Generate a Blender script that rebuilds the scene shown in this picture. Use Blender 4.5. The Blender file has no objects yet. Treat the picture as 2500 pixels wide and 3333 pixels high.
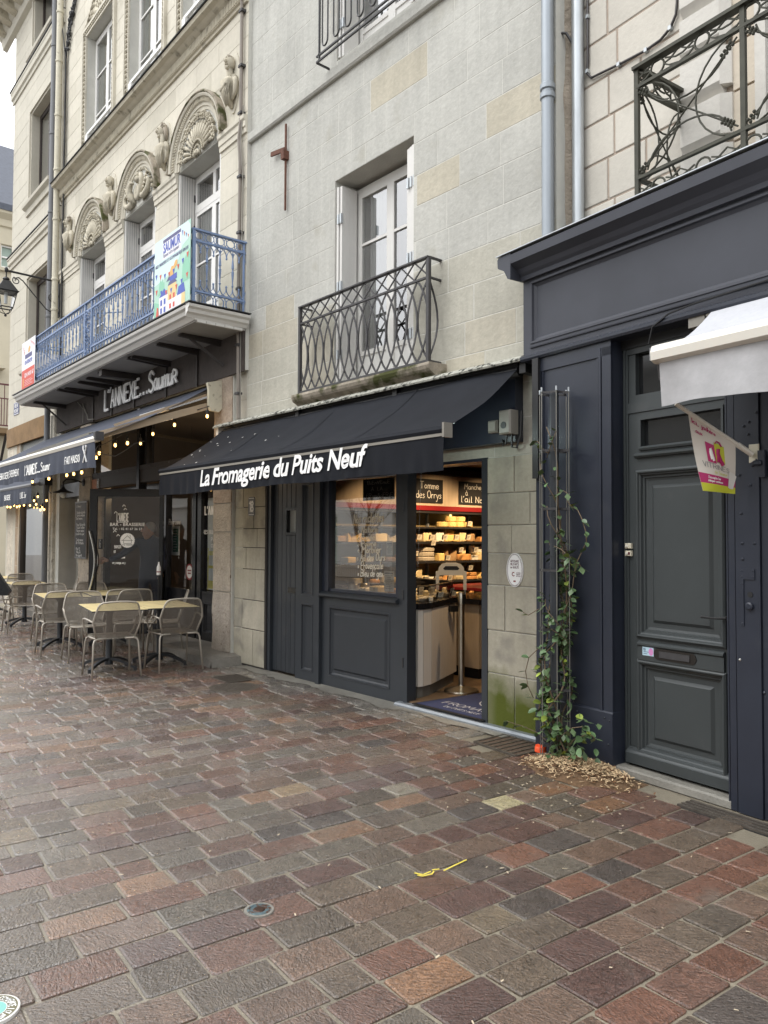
import bpy, bmesh, math, random
from mathutils import Vector, Matrix, noise as mnoise
random.seed(7)
PI = math.pi
R_ = math.radians
sc = bpy.context.scene
COL = sc.collection

# ---------------------------------------------------------------- camera, sky, light
cam_d = bpy.data.cameras.new("camera")
cam = bpy.data.objects.new("camera", cam_d)
COL.objects.link(cam)
cam_d.sensor_fit = 'HORIZONTAL'; cam_d.sensor_width = 36.0
cam_d.lens = 36.0 * 2503 / 2500
cam_d.clip_end = 400; cam_d.clip_start = 0.05
_yaw, _pit, _rol = R_(40.4), R_(1.95), R_(0.25)
_f = Vector((-math.cos(_yaw) * math.cos(_pit), math.sin(_yaw) * math.cos(_pit), math.sin(_pit)))
_r = _f.cross(Vector((0, 0, 1))).normalized()
_u = _r.cross(_f)
_r2 = _r * math.cos(_rol) + _u * math.sin(_rol)
_u2 = _u * math.cos(_rol) - _r * math.sin(_rol)
m = Matrix.Identity(4)
for i in range(3):
    m[i][0] = _r2[i]; m[i][1] = _u2[i]; m[i][2] = -_f[i]
m.translation = (0, 0, 1.55)
cam.matrix_world = m
sc.camera = cam

SUN_EL, SUN_AZ = R_(58), R_(205)
world = bpy.data.worlds.new("World"); sc.world = world
world.use_nodes = True
nt = world.node_tree; nt.nodes.clear()
sky = nt.nodes.new("ShaderNodeTexSky"); sky.sky_type = 'NISHITA'; sky.sun_disc = False
sky.sun_elevation = SUN_EL; sky.sun_rotation = SUN_AZ; sky.air_density = 1.0; sky.dust_density = 3.0
hs = nt.nodes.new("ShaderNodeHueSaturation"); hs.inputs['Saturation'].default_value = 0.12
mx = nt.nodes.new("ShaderNodeMix"); mx.data_type = 'RGBA'; mx.inputs[0].default_value = 0.72
mx.inputs[7].default_value = (10.2, 10.35, 10.6, 1)      # even cloud cover over the clear sky
bg = nt.nodes.new("ShaderNodeBackground"); bg.inputs['Strength'].default_value = 0.10
wo = nt.nodes.new("ShaderNodeOutputWorld")
nt.links.new(sky.outputs[0], hs.inputs['Color']); nt.links.new(hs.outputs[0], mx.inputs[6])
# overcast sky: brighter overhead than at the horizon
tc = nt.nodes.new("ShaderNodeTexCoord"); sx = nt.nodes.new("ShaderNodeSeparateXYZ"); nt.links.new(tc.outputs['Generated'], sx.inputs[0])
gr = nt.nodes.new("ShaderNodeMapRange"); gr.inputs[1].default_value = 0; gr.inputs[2].default_value = 1; gr.inputs[3].default_value = .72; gr.inputs[4].default_value = 1.75
nt.links.new(sx.outputs[2], gr.inputs[0])
vs_ = nt.nodes.new("ShaderNodeVectorMath"); vs_.operation = 'SCALE'; nt.links.new(mx.outputs[2], vs_.inputs[0]); nt.links.new(gr.outputs[0], vs_.inputs['Scale'])
nt.links.new(vs_.outputs[0], bg.inputs[0]); nt.links.new(bg.outputs[0], wo.inputs[0])

sun_d = bpy.data.lights.new("sun", 'SUN'); sun_d.energy = 0.6; sun_d.angle = R_(40); sun_d.color = (1.0, 0.97, 0.93)
sun = bpy.data.objects.new("sun", sun_d); COL.objects.link(sun)
# overcast brightness comes from high up over the street, on the camera's side
_sd = Vector((-0.25, -0.55, 0.80)).normalized()
sun.rotation_euler = (-_sd).to_track_quat('-Z', 'Y').to_euler()
sun.location = (0, -3, 12)

sc.view_settings.view_transform = 'Standard'; sc.view_settings.look = 'None'
sc.view_settings.gamma = 1.0; sc.view_settings.use_curve_mapping = False
sc.view_settings.exposure = 0.92
sc.render.engine = 'CYCLES'
sc.cycles.use_denoising = True
sc.cycles.max_bounces = 6; sc.cycles.diffuse_bounces = 3; sc.cycles.glossy_bounces = 3
sc.cycles.transmission_bounces = 4; sc.cycles.transparent_max_bounces = 12
sc.cycles.caustics_reflective = False; sc.cycles.caustics_refractive = False
sc.cycles.sample_clamp_indirect = 4.0

# ---------------------------------------------------------------- frames of the three facades
# local x runs along the facade, o points out to the street, z up
FR = {'G': (0, 4.80, 0), 'L': (-8.45, 4.75, R_(-1.0)), 'R': (-3.24, 4.545, R_(-6.4)), 'W': (0, 0, 0)}
def fw(k, s, o, z):
    ox, oy, a = FR[k]; c, n = math.cos(a), math.sin(a)
    if k == 'W': return Vector((s, o, z))
    return Vector((ox + s * c + o * n, oy + s * n - o * c, z))
SG = {'G': -1, 'L': -1, 'R': -1, 'W': 1}

ORG = {}
def thing(name, label, cat, k='W', org=(0, 0, 0), group=None, rz=0.0):
    o = bpy.data.objects.new(name, None); COL.objects.link(o)
    o.empty_display_size = 0.1
    o.location = fw(k, *org); o.rotation_euler = (0, 0, FR[k][2] + rz)
    o['label'] = label; o['category'] = cat
    if group: o['group'] = group
    ORG[o.name] = (org, SG[k])
    return o
def setting(name, k='W', org=(0, 0, 0), kind='structure'):
    o = bpy.data.objects.new(name, None); COL.objects.link(o)
    o.location = fw(k, *org); o.rotation_euler = (0, 0, FR[k][2]); o['kind'] = kind
    ORG[o.name] = (org, SG[k])
    return o
def tag(o, label, cat, group=None):
    o['label'] = label; o['category'] = cat
    if group: o['group'] = group
    return o
def root_of(p):
    while p.parent: p = p.parent
    return p
def dup(root, loc=None, rz=None, label=None, group=None):
    r = root.copy(); COL.objects.link(r)
    if loc is not None: r.location = loc
    if rz is not None: r.rotation_euler = (0, 0, rz)
    if label: r['label'] = label
    if group: r['group'] = group
    def cp(src, dst):
        for ch in list(src.children):
            c = ch.copy(); COL.objects.link(c); c.parent = dst
            cp(ch, c)
    cp(root, r)
    return r

class MB:
    """mesh builder in frame coordinates (s, o, z)"""
    def __init__(s): s.v = []; s.f = []; s.c = []
    def _add(s, vs, fs, col=None):
        b = len(s.v); s.v += [tuple(p) for p in vs]; s.f += [tuple(b + i for i in f) for f in fs]
        s.c += [col] * len(fs); return s
    def box(s, x0, x1, y0, y1, z0, z1, col=None):
        return s._add([(x0, y0, z0), (x1, y0, z0), (x1, y1, z0), (x0, y1, z0), (x0, y0, z1), (x1, y0, z1), (x1, y1, z1), (x0, y1, z1)],
               [(0, 3, 2, 1), (4, 5, 6, 7), (0, 1, 5, 4), (1, 2, 6, 5), (2, 3, 7, 6), (3, 0, 4, 7)], col)
    def cbox(s, x0, x1, y0, y1, z0, z1, c=0.006):
        """box with its outward (y1) face chamfered"""
        return s._add([(x0, y0, z0), (x1, y0, z0), (x1, y0, z1), (x0, y0, z1),
                (x0, y1 - c, z0), (x1, y1 - c, z0), (x1, y1 - c, z1), (x0, y1 - c, z1),
                (x0 + c, y1, z0 + c), (x1 - c, y1, z0 + c), (x1 - c, y1, z1 - c), (x0 + c, y1, z1 - c)],
               [(0, 1, 2, 3), (0, 1, 5, 4), (1, 2, 6, 5), (2, 3, 7, 6), (3, 0, 4, 7),
                (4, 5, 9, 8), (5, 6, 10, 9), (6, 7, 11, 10), (7, 4, 8, 11), (8, 9, 10, 11)])
    def quad(s, a, b, c, d, col=None): return s._add([a, b, c, d], [(0, 1, 2, 3)], col)
    def prism(s, prof, x0, x1, axis='x', cap=True):
        """closed profile [(o,z)] run along s (axis x) or [(s,z)] run along o (axis y) or [(s,o)] along z"""
        def P(t, p):
            return (t, p[0], p[1]) if axis == 'x' else ((p[0], t, p[1]) if axis == 'y' else (p[0], p[1], t))
        n = len(prof); vs = [P(x0, p) for p in prof] + [P(x1, p) for p in prof]
        fs = [(i, (i + 1) % n, n + (i + 1) % n, n + i) for i in range(n)]
        if cap: fs += [tuple(range(n)), tuple(range(n, 2 * n))]
        return s._add(vs, fs)
    def tube(s, pts, r, n=6, cap=True, closed=False):
        pts = [Vector(p) for p in pts]; N = len(pts)
        rs = r if isinstance(r, (list, tuple)) else [r] * N
        up = None; vs = []
        for i, p in enumerate(pts):
            if closed: t = pts[(i + 1) % N] - pts[i - 1]
            else: t = pts[min(i + 1, N - 1)] - pts[max(i - 1, 0)]
            if t.length < 1e-9: t = Vector((0, 0, 1))
            t.normalize()
            if up is None:
                up = Vector((0, 0, 1)) if abs(t.z) < .9 else Vector((1, 0, 0))
            a = t.cross(up)
            if a.length < 1e-6: a = t.cross(Vector((0, 1, 0)))
            a.normalize(); b = a.cross(t).normalized(); up = b
            for j in range(n):
                q = 2 * PI * (j + .5) / n
                vs.append(p + (a * math.cos(q) + b * math.sin(q)) * rs[i])
        fs = []
        for i in range(N if closed else N - 1):
            i2 = (i + 1) % N
            for j in range(n):
                j2 = (j + 1) % n
                fs.append((i * n + j, i * n + j2, i2 * n + j2, i2 * n + j))
        if cap and not closed:
            fs += [tuple(range(n)), tuple(range((N - 1) * n, N * n))]
        return s._add(vs, fs)
    def bar(s, p, q, w, h, up=(0, 0, 1)):
        """rectangular bar from p to q"""
        p = Vector(p); q = Vector(q); t = (q - p).normalized(); u = Vector(up)
        a = t.cross(u)
        if a.length < 1e-5: a = t.cross(Vector((0, 1, 0)))
        a.normalize(); b = a.cross(t).normalized(); a = a * w / 2; b = b * h / 2
        vs = [p - a - b, p + a - b, p + a + b, p - a + b, q - a - b, q + a - b, q + a + b, q - a + b]
        return s._add(vs, [(0, 1, 2, 3), (4, 5, 6, 7), (0, 1, 5, 4), (1, 2, 6, 5), (2, 3, 7, 6), (3, 0, 4, 7)])
    def lathe(s, prof, c=(0, 0, 0), n=16, axis='z', cap=True):
        """prof [(r,h)] about an axis through c"""
        vs = []
        for r, h in prof:
            for j in range(n):
                q = 2 * PI * j / n; x, y = r * math.cos(q), r * math.sin(q)
                if axis == 'z': vs.append((c[0] + x, c[1] + y, c[2] + h))
                elif axis == 'y': vs.append((c[0] + x, c[1] + h, c[2] + y))
                else: vs.append((c[0] + h, c[1] + x, c[2] + y))
        fs = []
        for i in range(len(prof) - 1):
            for j in range(n):
                j2 = (j + 1) % n; fs.append((i * n + j, i * n + j2, (i + 1) * n + j2, (i + 1) * n + j))
        if cap: fs += [tuple(range(n)), tuple(range((len(prof) - 1) * n, len(prof) * n))]
        return s._add(vs, fs)
    def ball(s, c, r, n=8, m=5, sc3=(1, 1, 1)):
        vs = []
        for i in range(m + 1):
            a = PI * i / m
            for j in range(n):
                q = 2 * PI * j / n
                vs.append((c[0] + r * sc3[0] * math.sin(a) * math.cos(q), c[1] + r * sc3[1] * math.sin(a) * math.sin(q), c[2] + r * sc3[2] * math.cos(a)))
        fs = [(i * n + j, i * n + (j + 1) % n, (i + 1) * n + (j + 1) % n, (i + 1) * n + j) for i in range(m) for j in range(n)]
        return s._add(vs, fs)
    def raw(s, vs, fs, col=None): return s._add(vs, fs, col)
    def mesh(s, name, org=(0, 0, 0), sg=1, smooth=False, recalc=True, mats=None):
        me = bpy.data.meshes.new(name)
        me.from_pydata([(p[0] - org[0], sg * (p[1] - org[1]), p[2] - org[2]) for p in s.v], [], s.f)
        if recalc:
            bm = bmesh.new(); bm.from_mesh(me)
            bmesh.ops.remove_doubles(bm, verts=bm.verts, dist=1e-6) if smooth else None
            bmesh.ops.recalc_face_normals(bm, faces=bm.faces); bm.to_mesh(me); bm.free()
        if smooth:
            me.polygons.foreach_set('use_smooth', [True] * len(me.polygons))
            if smooth is not True:
                me.set_sharp_from_angle(angle=R_(smooth))
        return me
    def part(s, name, mat, parent, smooth=False, recalc=True):
        org, sg = ORG[root_of(parent).name]
        me = s.mesh(name, org, sg, smooth, recalc)
        if mat: me.materials.append(mat)
        o = bpy.data.objects.new(name, me); COL.objects.link(o); o.parent = parent
        return o
    def solo(s, name, mat, label=None, cat=None, k='W', org=(0, 0, 0), group=None, smooth=False, kind=None):
        me = s.mesh(name, org, SG[k], smooth)
        if mat: me.materials.append(mat)
        o = bpy.data.objects.new(name, me); COL.objects.link(o)
        o.location = fw(k, *org); o.rotation_euler = (0, 0, FR[k][2])
        ORG[o.name] = (org, SG[k])
        if label: o['label'] = label
        if cat: o['category'] = cat
        if group: o['group'] = group
        if kind: o['kind'] = kind
        return o

def cut(rects, holes):
    """rectangles (x0,x1,z0,z1) minus holes"""
    for h in holes:
        out = []
        for r in rects:
            if r[1] <= h[0] or r[0] >= h[1] or r[3] <= h[2] or r[2] >= h[3]: out.append(r); continue
            if r[0] < h[0]: out.append((r[0], h[0], r[2], r[3]))
            if r[1] > h[1]: out.append((h[1], r[1], r[2], r[3]))
            a, b = max(r[0], h[0]), min(r[1], h[1])
            if r[2] < h[2]: out.append((a, b, r[2], h[2]))
            if r[3] > h[3]: out.append((a, b, h[3], r[3]))
        rects = out
    return rects

# ---------------------------------------------------------------- materials
def _n(nt, t, **kw):
    n = nt.nodes.new(t)
    for k, v in kw.items():
        if hasattr(n, k): setattr(n, k, v)
        else: n.inputs[k].default_value = v
    return n
def mat(name, col=(.5, .5, .5), rough=.6, metal=0.0, spec=.5, var=0.0, vs=3.0, fine=0.0, fs=60.0, bump=0.0, bs=40.0,
        ocol=False, vcol=False, streak=0.0, coat=0.0, emis=None, es=0.0, rvar=0.0, alpha=None, stretch=None, dirt=None, bdist=.01):
    M = bpy.data.materials.new(name); M.use_nodes = True
    nt = M.node_tree; b = nt.nodes['Principled BSDF']; L = nt.links
    b.inputs['Roughness'].default_value = rough; b.inputs['Metallic'].default_value = metal
    b.inputs['Specular IOR Level'].default_value = spec
    if coat: b.inputs['Coat Weight'].default_value = coat; b.inputs['Coat Roughness'].default_value = .12
    pos = _n(nt, 'ShaderNodeNewGeometry').outputs['Position']
    if stretch:
        mp = _n(nt, 'ShaderNodeMapping'); mp.inputs['Scale'].default_value = stretch
        L.new(pos, mp.inputs[0]); pos = mp.outputs[0]
    rgb = _n(nt, 'ShaderNodeRGB'); rgb.outputs[0].default_value = (*col, 1); cur = rgb.outputs[0]
    def mul(a, b_):
        q = _n(nt, 'ShaderNodeMix'); q.data_type = 'RGBA'; q.blend_type = 'MULTIPLY'; q.inputs[0].default_value = 1
        L.new(a, q.inputs[6]); L.new(b_, q.inputs[7]); return q.outputs[2]
    def vary(cur, scale, amt, detail=6, p=pos):
        nz = _n(nt, 'ShaderNodeTexNoise'); nz.inputs['Scale'].default_value = scale; nz.inputs['Detail'].default_value = detail
        nz.inputs['Roughness'].default_value = .62
        L.new(p, nz.inputs['Vector'])
        mr = _n(nt, 'ShaderNodeMapRange'); mr.inputs[1].default_value = .25; mr.inputs[2].default_value = .75
        mr.inputs[3].default_value = 1 - amt; mr.inputs[4].default_value = 1 + amt * .8
        L.new(nz.outputs['Fac'], mr.inputs[0])
        cc = _n(nt, 'ShaderNodeCombineColor')
        for i in range(3): L.new(mr.outputs[0], cc.inputs[i])
        return mul(cur, cc.outputs[0])
    if ocol: cur = mul(cur, _n(nt, 'ShaderNodeObjectInfo').outputs['Color'])
    if vcol:
        at = _n(nt, 'ShaderNodeAttribute'); at.attribute_name = 'Col'; cur = mul(cur, at.outputs['Color'])
    if var: cur = vary(cur, vs, var)
    if fine: cur = vary(cur, fs, fine, 3)
    if streak:
        mp = _n(nt, 'ShaderNodeMapping'); mp.inputs['Scale'].default_value = (9, 9, .7)
        L.new(_n(nt, 'ShaderNodeNewGeometry').outputs['Position'], mp.inputs[0])
        cur = vary(cur, 1.0, streak, 5, mp.outputs[0])
    if dirt:                       # (colour, threshold lo, hi, scale)
        dc, lo, hi, ds = dirt
        nz = _n(nt, 'ShaderNodeTexNoise'); nz.inputs['Scale'].default_value = ds; nz.inputs['Detail'].default_value = 8
        L.new(pos, nz.inputs['Vector'])
        mr = _n(nt, 'ShaderNodeMapRange'); mr.inputs[1].default_value = lo; mr.inputs[2].default_value = hi
        L.new(nz.outputs['Fac'], mr.inputs[0])
        q = _n(nt, 'ShaderNodeMix'); q.data_type = 'RGBA'; L.new(mr.outputs[0], q.inputs[0]); L.new(cur, q.inputs[6])
        q.inputs[7].default_value = (*dc, 1); cur = q.outputs[2]
    L.new(cur, b.inputs['Base Color'])
    if rvar:
        nz = _n(nt, 'ShaderNodeTexNoise'); nz.inputs['Scale'].default_value = vs * 1.7; L.new(pos, nz.inputs['Vector'])
        mr = _n(nt, 'ShaderNodeMapRange'); mr.inputs[1].default_value = .3; mr.inputs[2].default_value = .7
        mr.inputs[3].default_value = max(.03, rough - rvar); mr.inputs[4].default_value = rough + rvar
        L.new(nz.outputs['Fac'], mr.inputs[0]); L.new(mr.outputs[0], b.inputs['Roughness'])
    if bump:
        nz = _n(nt, 'ShaderNodeTexNoise'); nz.inputs['Scale'].default_value = bs; nz.inputs['Detail'].default_value = 6
        nz.inputs['Roughness'].default_value = .6
        L.new(pos, nz.inputs['Vector'])
        bp = _n(nt, 'ShaderNodeBump'); bp.inputs['Strength'].default_value = bump; bp.inputs['Distance'].default_value = bdist
        L.new(nz.outputs['Fac'], bp.inputs['Height']); L.new(bp.outputs[0], b.inputs['Normal'])
    if emis:
        b.inputs['Emission Color'].default_value = (*emis, 1); b.inputs['Emission Strength'].default_value = es
    return M
def glass(name, tint=(.75, .8, .8), refl=.10, rough=.02):
    """window pane: clear sheet that mirrors the street"""
    M = bpy.data.materials.new(name); M.use_nodes = True; nt = M.node_tree; nt.nodes.clear(); L = nt.links
    g = _n(nt, 'ShaderNodeBsdfGlossy'); g.inputs['Roughness'].default_value = rough
    t = _n(nt, 'ShaderNodeBsdfTransparent'); t.inputs[0].default_value = (*tint, 1)
    fr = _n(nt, 'ShaderNodeFresnel'); fr.inputs[0].default_value = 1.52
    ad = _n(nt, 'ShaderNodeMath', operation='MULTIPLY_ADD'); ad.inputs[1].default_value = 1.6; ad.inputs[2].default_value = refl
    ad.use_clamp = True
    mx = _n(nt, 'ShaderNodeMixShader'); out = _n(nt, 'ShaderNodeOutputMaterial')
    L.new(fr.outputs[0], ad.inputs[0]); L.new(ad.outputs[0], mx.inputs[0]); L.new(t.outputs[0], mx.inputs[1]); L.new(g.outputs[0], mx.inputs[2])
    L.new(mx.outputs[0], out.inputs[0])
    return M
def mesh_metal(name, col, period=.009, open_=.5):
    """perforated metal sheet: round holes in staggered rows"""
    M = bpy.data.materials.new(name); M.use_nodes = True; nt = M.node_tree; b = nt.nodes['Principled BSDF']; L = nt.links
    b.inputs['Base Color'].default_value = (*col, 1); b.inputs['Roughness'].default_value = .5; b.inputs['Metallic'].default_value = .3
    tc = _n(nt, 'ShaderNodeUVMap')
    sx = _n(nt, 'ShaderNodeSeparateXYZ'); L.new(tc.outputs[0], sx.inputs[0])
    outs = []
    for i in (0, 1):
        m1 = _n(nt, 'ShaderNodeMath', operation='MULTIPLY'); m1.inputs[1].default_value = 2 * PI / period
        L.new(sx.outputs[i], m1.inputs[0])
        m2 = _n(nt, 'ShaderNodeMath', operation='COSINE'); L.new(m1.outputs[0], m2.inputs[0]); outs.append(m2.outputs[0])
    s = _n(nt, 'ShaderNodeMath', operation='ADD'); L.new(outs[0], s.inputs[0]); L.new(outs[1], s.inputs[1])
    gt = _n(nt, 'ShaderNodeMath', operation='GREATER_THAN'); gt.inputs[1].default_value = .25 if open_ > .4 else .8; L.new(s.outputs[0], gt.inputs[0])
    t = _n(nt, 'ShaderNodeBsdfTransparent'); mx = _n(nt, 'ShaderNodeMixShader')
    L.new(gt.outputs[0], mx.inputs[0]); L.new(b.outputs[0], mx.inputs[1]); L.new(t.outputs[0], mx.inputs[2])
    L.new(mx.outputs[0], nt.nodes['Material Output'].inputs[0])
    return M

K = {}
K['stoneG'] = mat('ashlar grey', (.475, .472, .435), .85, ocol=True, streak=.09, var=.13, vs=1.3, fine=.09, fs=26, bump=.55, bs=18, dirt=((.36, .345, .29), .60, .80, 2.3), spec=.2)
K['stoneL'] = mat('tuffeau cream', (.61, .575, .485), .85, ocol=True, var=.10, vs=1.1, fine=.06, fs=16, bump=.3, bs=22, dirt=((.46, .43, .35), .60, .78, 1.6), streak=.05, spec=.2)
K['stoneR'] = mat('new limestone', (.585, .565, .52), .85, ocol=True, var=.08, vs=2.5, fine=.05, fs=30, bump=.3, bs=30, dirt=((.60, .50, .36), .66, .80, 2.6), spec=.2)
K['mortG'] = mat('lime mortar', (.56, .555, .51), .95, var=.1, vs=5, bump=.4, bs=60, spec=.1)
K['mortR'] = mat('pink lime mortar', (.42, .35, .29), .95, var=.15, vs=9, bump=.7, bs=70, spec=.1)
K['rough'] = mat('rough pitted stone', (.44, .40, .345), .9, ocol=True, var=.25, vs=6, fine=.2, fs=34, bump=.9, bs=40, dirt=((.13, .10, .075), .63, .72, 15), spec=.15, bdist=.02)
K['brownstone'] = mat('brown sandstone', (.20, .135, .075), .85, ocol=True, var=.25, vs=4, bump=.5, bs=30, spec=.2)
K['carve'] = mat('carved stone', (.52, .48, .385), .9, var=.12, vs=6, bump=.5, bs=50, dirt=((.17, .155, .12), .56, .76, 7), spec=.15)
K['moss'] = mat('mossy stone', (.33, .29, .235), .9, var=.25, vs=7, fine=.15, fs=50, bump=.6, bs=40, dirt=((.065, .07, .025), .46, .62, 6), spec=.2, streak=.3)
K['white'] = mat('white paint', (.78, .77, .74), .4, var=.03, vs=4)
K['whiteg'] = mat('grey white paint', (.66, .65, .62), .45, var=.05, vs=4)
K['curtain'] = mat('net curtain', (.72, .74, .72), .9, var=.06, vs=5)
K['curtgreen'] = mat('pale green curtain', (.34, .42, .37), .9, var=.08, vs=5)
K['navy'] = mat('navy paint', (.021, .0255, .039), .38, dirt=((.040, .042, .050), .62, .85, 5), var=.14, vs=4, spec=.5, bump=.05, bs=18, rvar=.05)
K['slate'] = mat('slate grey paint', (.031, .036, .043), .38, dirt=((.050, .052, .054), .64, .85, 4), var=.10, vs=3, spec=.5, bump=.04, bs=20, rvar=.05)
K['greenblack'] = mat('green black paint', (.043, .050, .052), .42, dirt=((.062, .066, .066), .66, .85, 4), var=.09, vs=4, bump=.05, bs=20, spec=.5)
K['frieze'] = mat('blue grey paint', (.048, .052, .066), .50, var=.14, vs=2.5, bump=.05, bs=12, spec=.4)
K['black'] = mat('black', (.012, .012, .013), .5)
K['blackgl'] = mat('black lacquer', (.012, .012, .014), .22)
K['iron'] = mat('wrought iron', (.062, .06, .062), .55, metal=.3, var=.2, vs=20)
K['irongreen'] = mat('weathered iron', (.052, .052, .038), .6, metal=.3, var=.35, vs=14)
K['rust'] = mat('rusty iron', (.13, .055, .035), .85, var=.35, vs=20, bump=.5, bs=90)
K['zinc'] = mat('zinc pipe', (.30, .33, .36), .45, metal=.55, var=.12, vs=7, stretch=(1, 1, .25))
K['galva'] = mat('galvanised pipe', (.46, .49, .51), .42, metal=.6, var=.14, vs=16, stretch=(1, 1, .25))
K['pvc'] = mat('grey plastic pipe', (.16, .165, .175), .5, var=.05)
K['cream'] = mat('cream enamel', (.60, .56, .44), .6, var=.1, vs=8, dirt=((.25, .22, .15), .6, .75, 18))
K['blueiron'] = mat('blue painted iron', (.19, .265, .43), .45, var=.12, vs=9)
K['bluedark'] = mat('dark blue sign', (.02, .03, .12), .4)
K['awnblack'] = mat('black awning cloth', (.0125, .014, .0185), .8, var=.2, vs=2.2, fine=.1, fs=200, bump=.1, bs=9, spec=.16, streak=.12)
K['awnblue'] = mat('slate awning cloth', (.060, .068, .092), .8, var=.15, vs=2.2, spec=.3)
K['awnwhite'] = mat('pale grey awning cloth', (.47, .48, .51), .8, var=.08, vs=5, fine=.04, fs=40)
K['valwhite'] = mat('weathered valance cloth', (.42, .42, .43), .85, var=.14, vs=9, bump=.2, bs=20)
K['creambar'] = mat('cream metal bar', (.72, .69, .62), .35, var=.04)
K['creamdark'] = mat('dull metal bar', (.24, .225, .195), .5, var=.1)
K['letter'] = mat('white lettering', (.90, .90, .89), .6)
K['chalk'] = mat('chalk', (.62, .61, .58), .9)
K['letterwarm'] = mat('painted lettering', (.92, .86, .72), .6, emis=(.8, .7, .52), es=.0)
K['taupe'] = mat('taupe metal tube', (.40, .365, .31), .36, metal=.2, var=.06)
K['mesh'] = mesh_metal('perforated taupe metal', (.25, .225, .19), .011, .5)
K['seatmesh'] = mesh_metal('perforated seat metal', (.34, .31, .265), .011, .2)
K['tablew'] = mat('pale wood laminate', (.66, .55, .29), .45, var=.22, vs=10, stretch=(.16, 2.4, 1))
K['tablebl'] = mat('black cast iron', (.020, .022, .026), .45)
K['rodm'] = mat('dull steel rod', (.30, .29, .26), .4, metal=.8)
K['steel'] = mat('brushed steel', (.52, .48, .40), .28, metal=1.0)
K['chrome'] = mat('polished handle', (.70, .69, .66), .22, metal=1.0)
K['glassclear'] = glass('window glass', (.9, .92, .92), .34)
K['glassdark'] = glass('street door glass', (.80, .82, .82), .0)
K['glassshop'] = glass('shop window glass', (.80, .80, .79), .28)
K['glassthin'] = glass('display glass', (.95, .95, .95), .02)
K['warmwood'] = mat('pale wood panel', (.46, .37, .27), .5, var=.12, vs=9, stretch=(3, 3, .25))
K['counter'] = mat('whitewashed wood', (.72, .66, .58), .5, var=.10, vs=10, stretch=(4, 4, .22))
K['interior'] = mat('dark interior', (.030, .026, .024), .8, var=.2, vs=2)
K['intwall'] = mat('interior wall', (.24, .18, .115), .8, var=.1)
K['red'] = mat('red band', (.21, .012, .014), .4)
K['shelf'] = mat('dark shelf', (.022, .020, .020), .5)
K['floorw'] = mat('wood floor', (.17, .115, .07), .45, var=.3, vs=8, stretch=(1, 5, 1))
K['bulb'] = mat('lit bulb glass', (.9, .7, .4), .3, emis=(1, .55, .16), es=3.2)
K['bulbhot'] = mat('lit filament', (1, .9, .6), .3, emis=(1, .82, .5), es=40)
K['led'] = mat('white led', (1, 1, 1), .3, emis=(.85, 1, .95), es=30)
K['lightwood'] = mat('beam wood dark', (.033, .026, .022), .6, var=.3, vs=14, stretch=(1, 6, 6))
K['bandwood'] = mat('stained band', (.060, .049, .044), .85, var=.3, vs=5, bump=.6, bs=18)
K['boardw'] = mat('painted soffit boards', (.33, .315, .29), .6, var=.1, vs=4)
K['rubble'] = mat('rubble render', (.36, .31, .25), .95, var=.25, vs=8, bump=1, bs=24, bdist=.03)
K['slateroof'] = mat('slate roof', (.075, .085, .11), .6, var=.25, vs=8)
K['redpaint'] = mat('dark red iron', (.10, .025, .03), .6)

# ---------------------------------------------------------------- ground: street paving
K['pave'] = mat('split sandstone sett', (1, 1, 1), .30, dirt=((.135, .112, .088), .60, .82, 2.6), vcol=True, var=.28, vs=9, fine=.7, fs=120, bump=1.0, bs=120, spec=.9, rvar=.12, bdist=.007)
def _cleft(M):
    """cleft ridges of split stone on top of the grain"""
    nt = M.node_tree; L = nt.links; b = nt.nodes['Principled BSDF']
    src = b.inputs['Normal'].links[0].from_node
    g = _n(nt, 'ShaderNodeNewGeometry'); at = _n(nt, 'ShaderNodeAttribute'); at.attribute_name = 'Dir'
    mp = _n(nt, 'ShaderNodeVectorRotate'); mp.rotation_type = 'Z_AXIS'
    L.new(g.outputs['Position'], mp.inputs['Vector']); L.new(at.outputs['Fac'], mp.inputs['Angle'])
    mm = _n(nt, 'ShaderNodeMapping'); mm.inputs['Scale'].default_value = (30, 85, 30); L.new(mp.outputs[0], mm.inputs[0])
    nz = _n(nt, 'ShaderNodeTexNoise'); nz.inputs['Scale'].default_value = 1; nz.inputs['Detail'].default_value = 5; nz.inputs['Distortion'].default_value = .8
    L.new(mm.outputs[0], nz.inputs['Vector'])
    mr = _n(nt, 'ShaderNodeMapRange'); mr.inputs[1].default_value = .3; mr.inputs[2].default_value = .7; mr.inputs[3].default_value = .72; mr.inputs[4].default_value = 1.30; L.new(nz.outputs['Fac'], mr.inputs[0])
    cs = b.inputs['Base Color'].links[0].from_socket; vm = _n(nt, 'ShaderNodeVectorMath', operation='SCALE'); L.new(cs, vm.inputs[0]); L.new(mr.outputs[0], vm.inputs['Scale']); L.new(vm.outputs[0], b.inputs['Base Color'])
    bp = _n(nt, 'ShaderNodeBump'); bp.inputs['Strength'].default_value = .85; bp.inputs['Distance'].default_value = .009
    L.new(nz.outputs['Fac'], bp.inputs['Height']); L.new(src.outputs[0], bp.inputs['Normal']); L.new(bp.outputs[0], b.inputs['Normal'])
_cleft(K['pave'])
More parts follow.
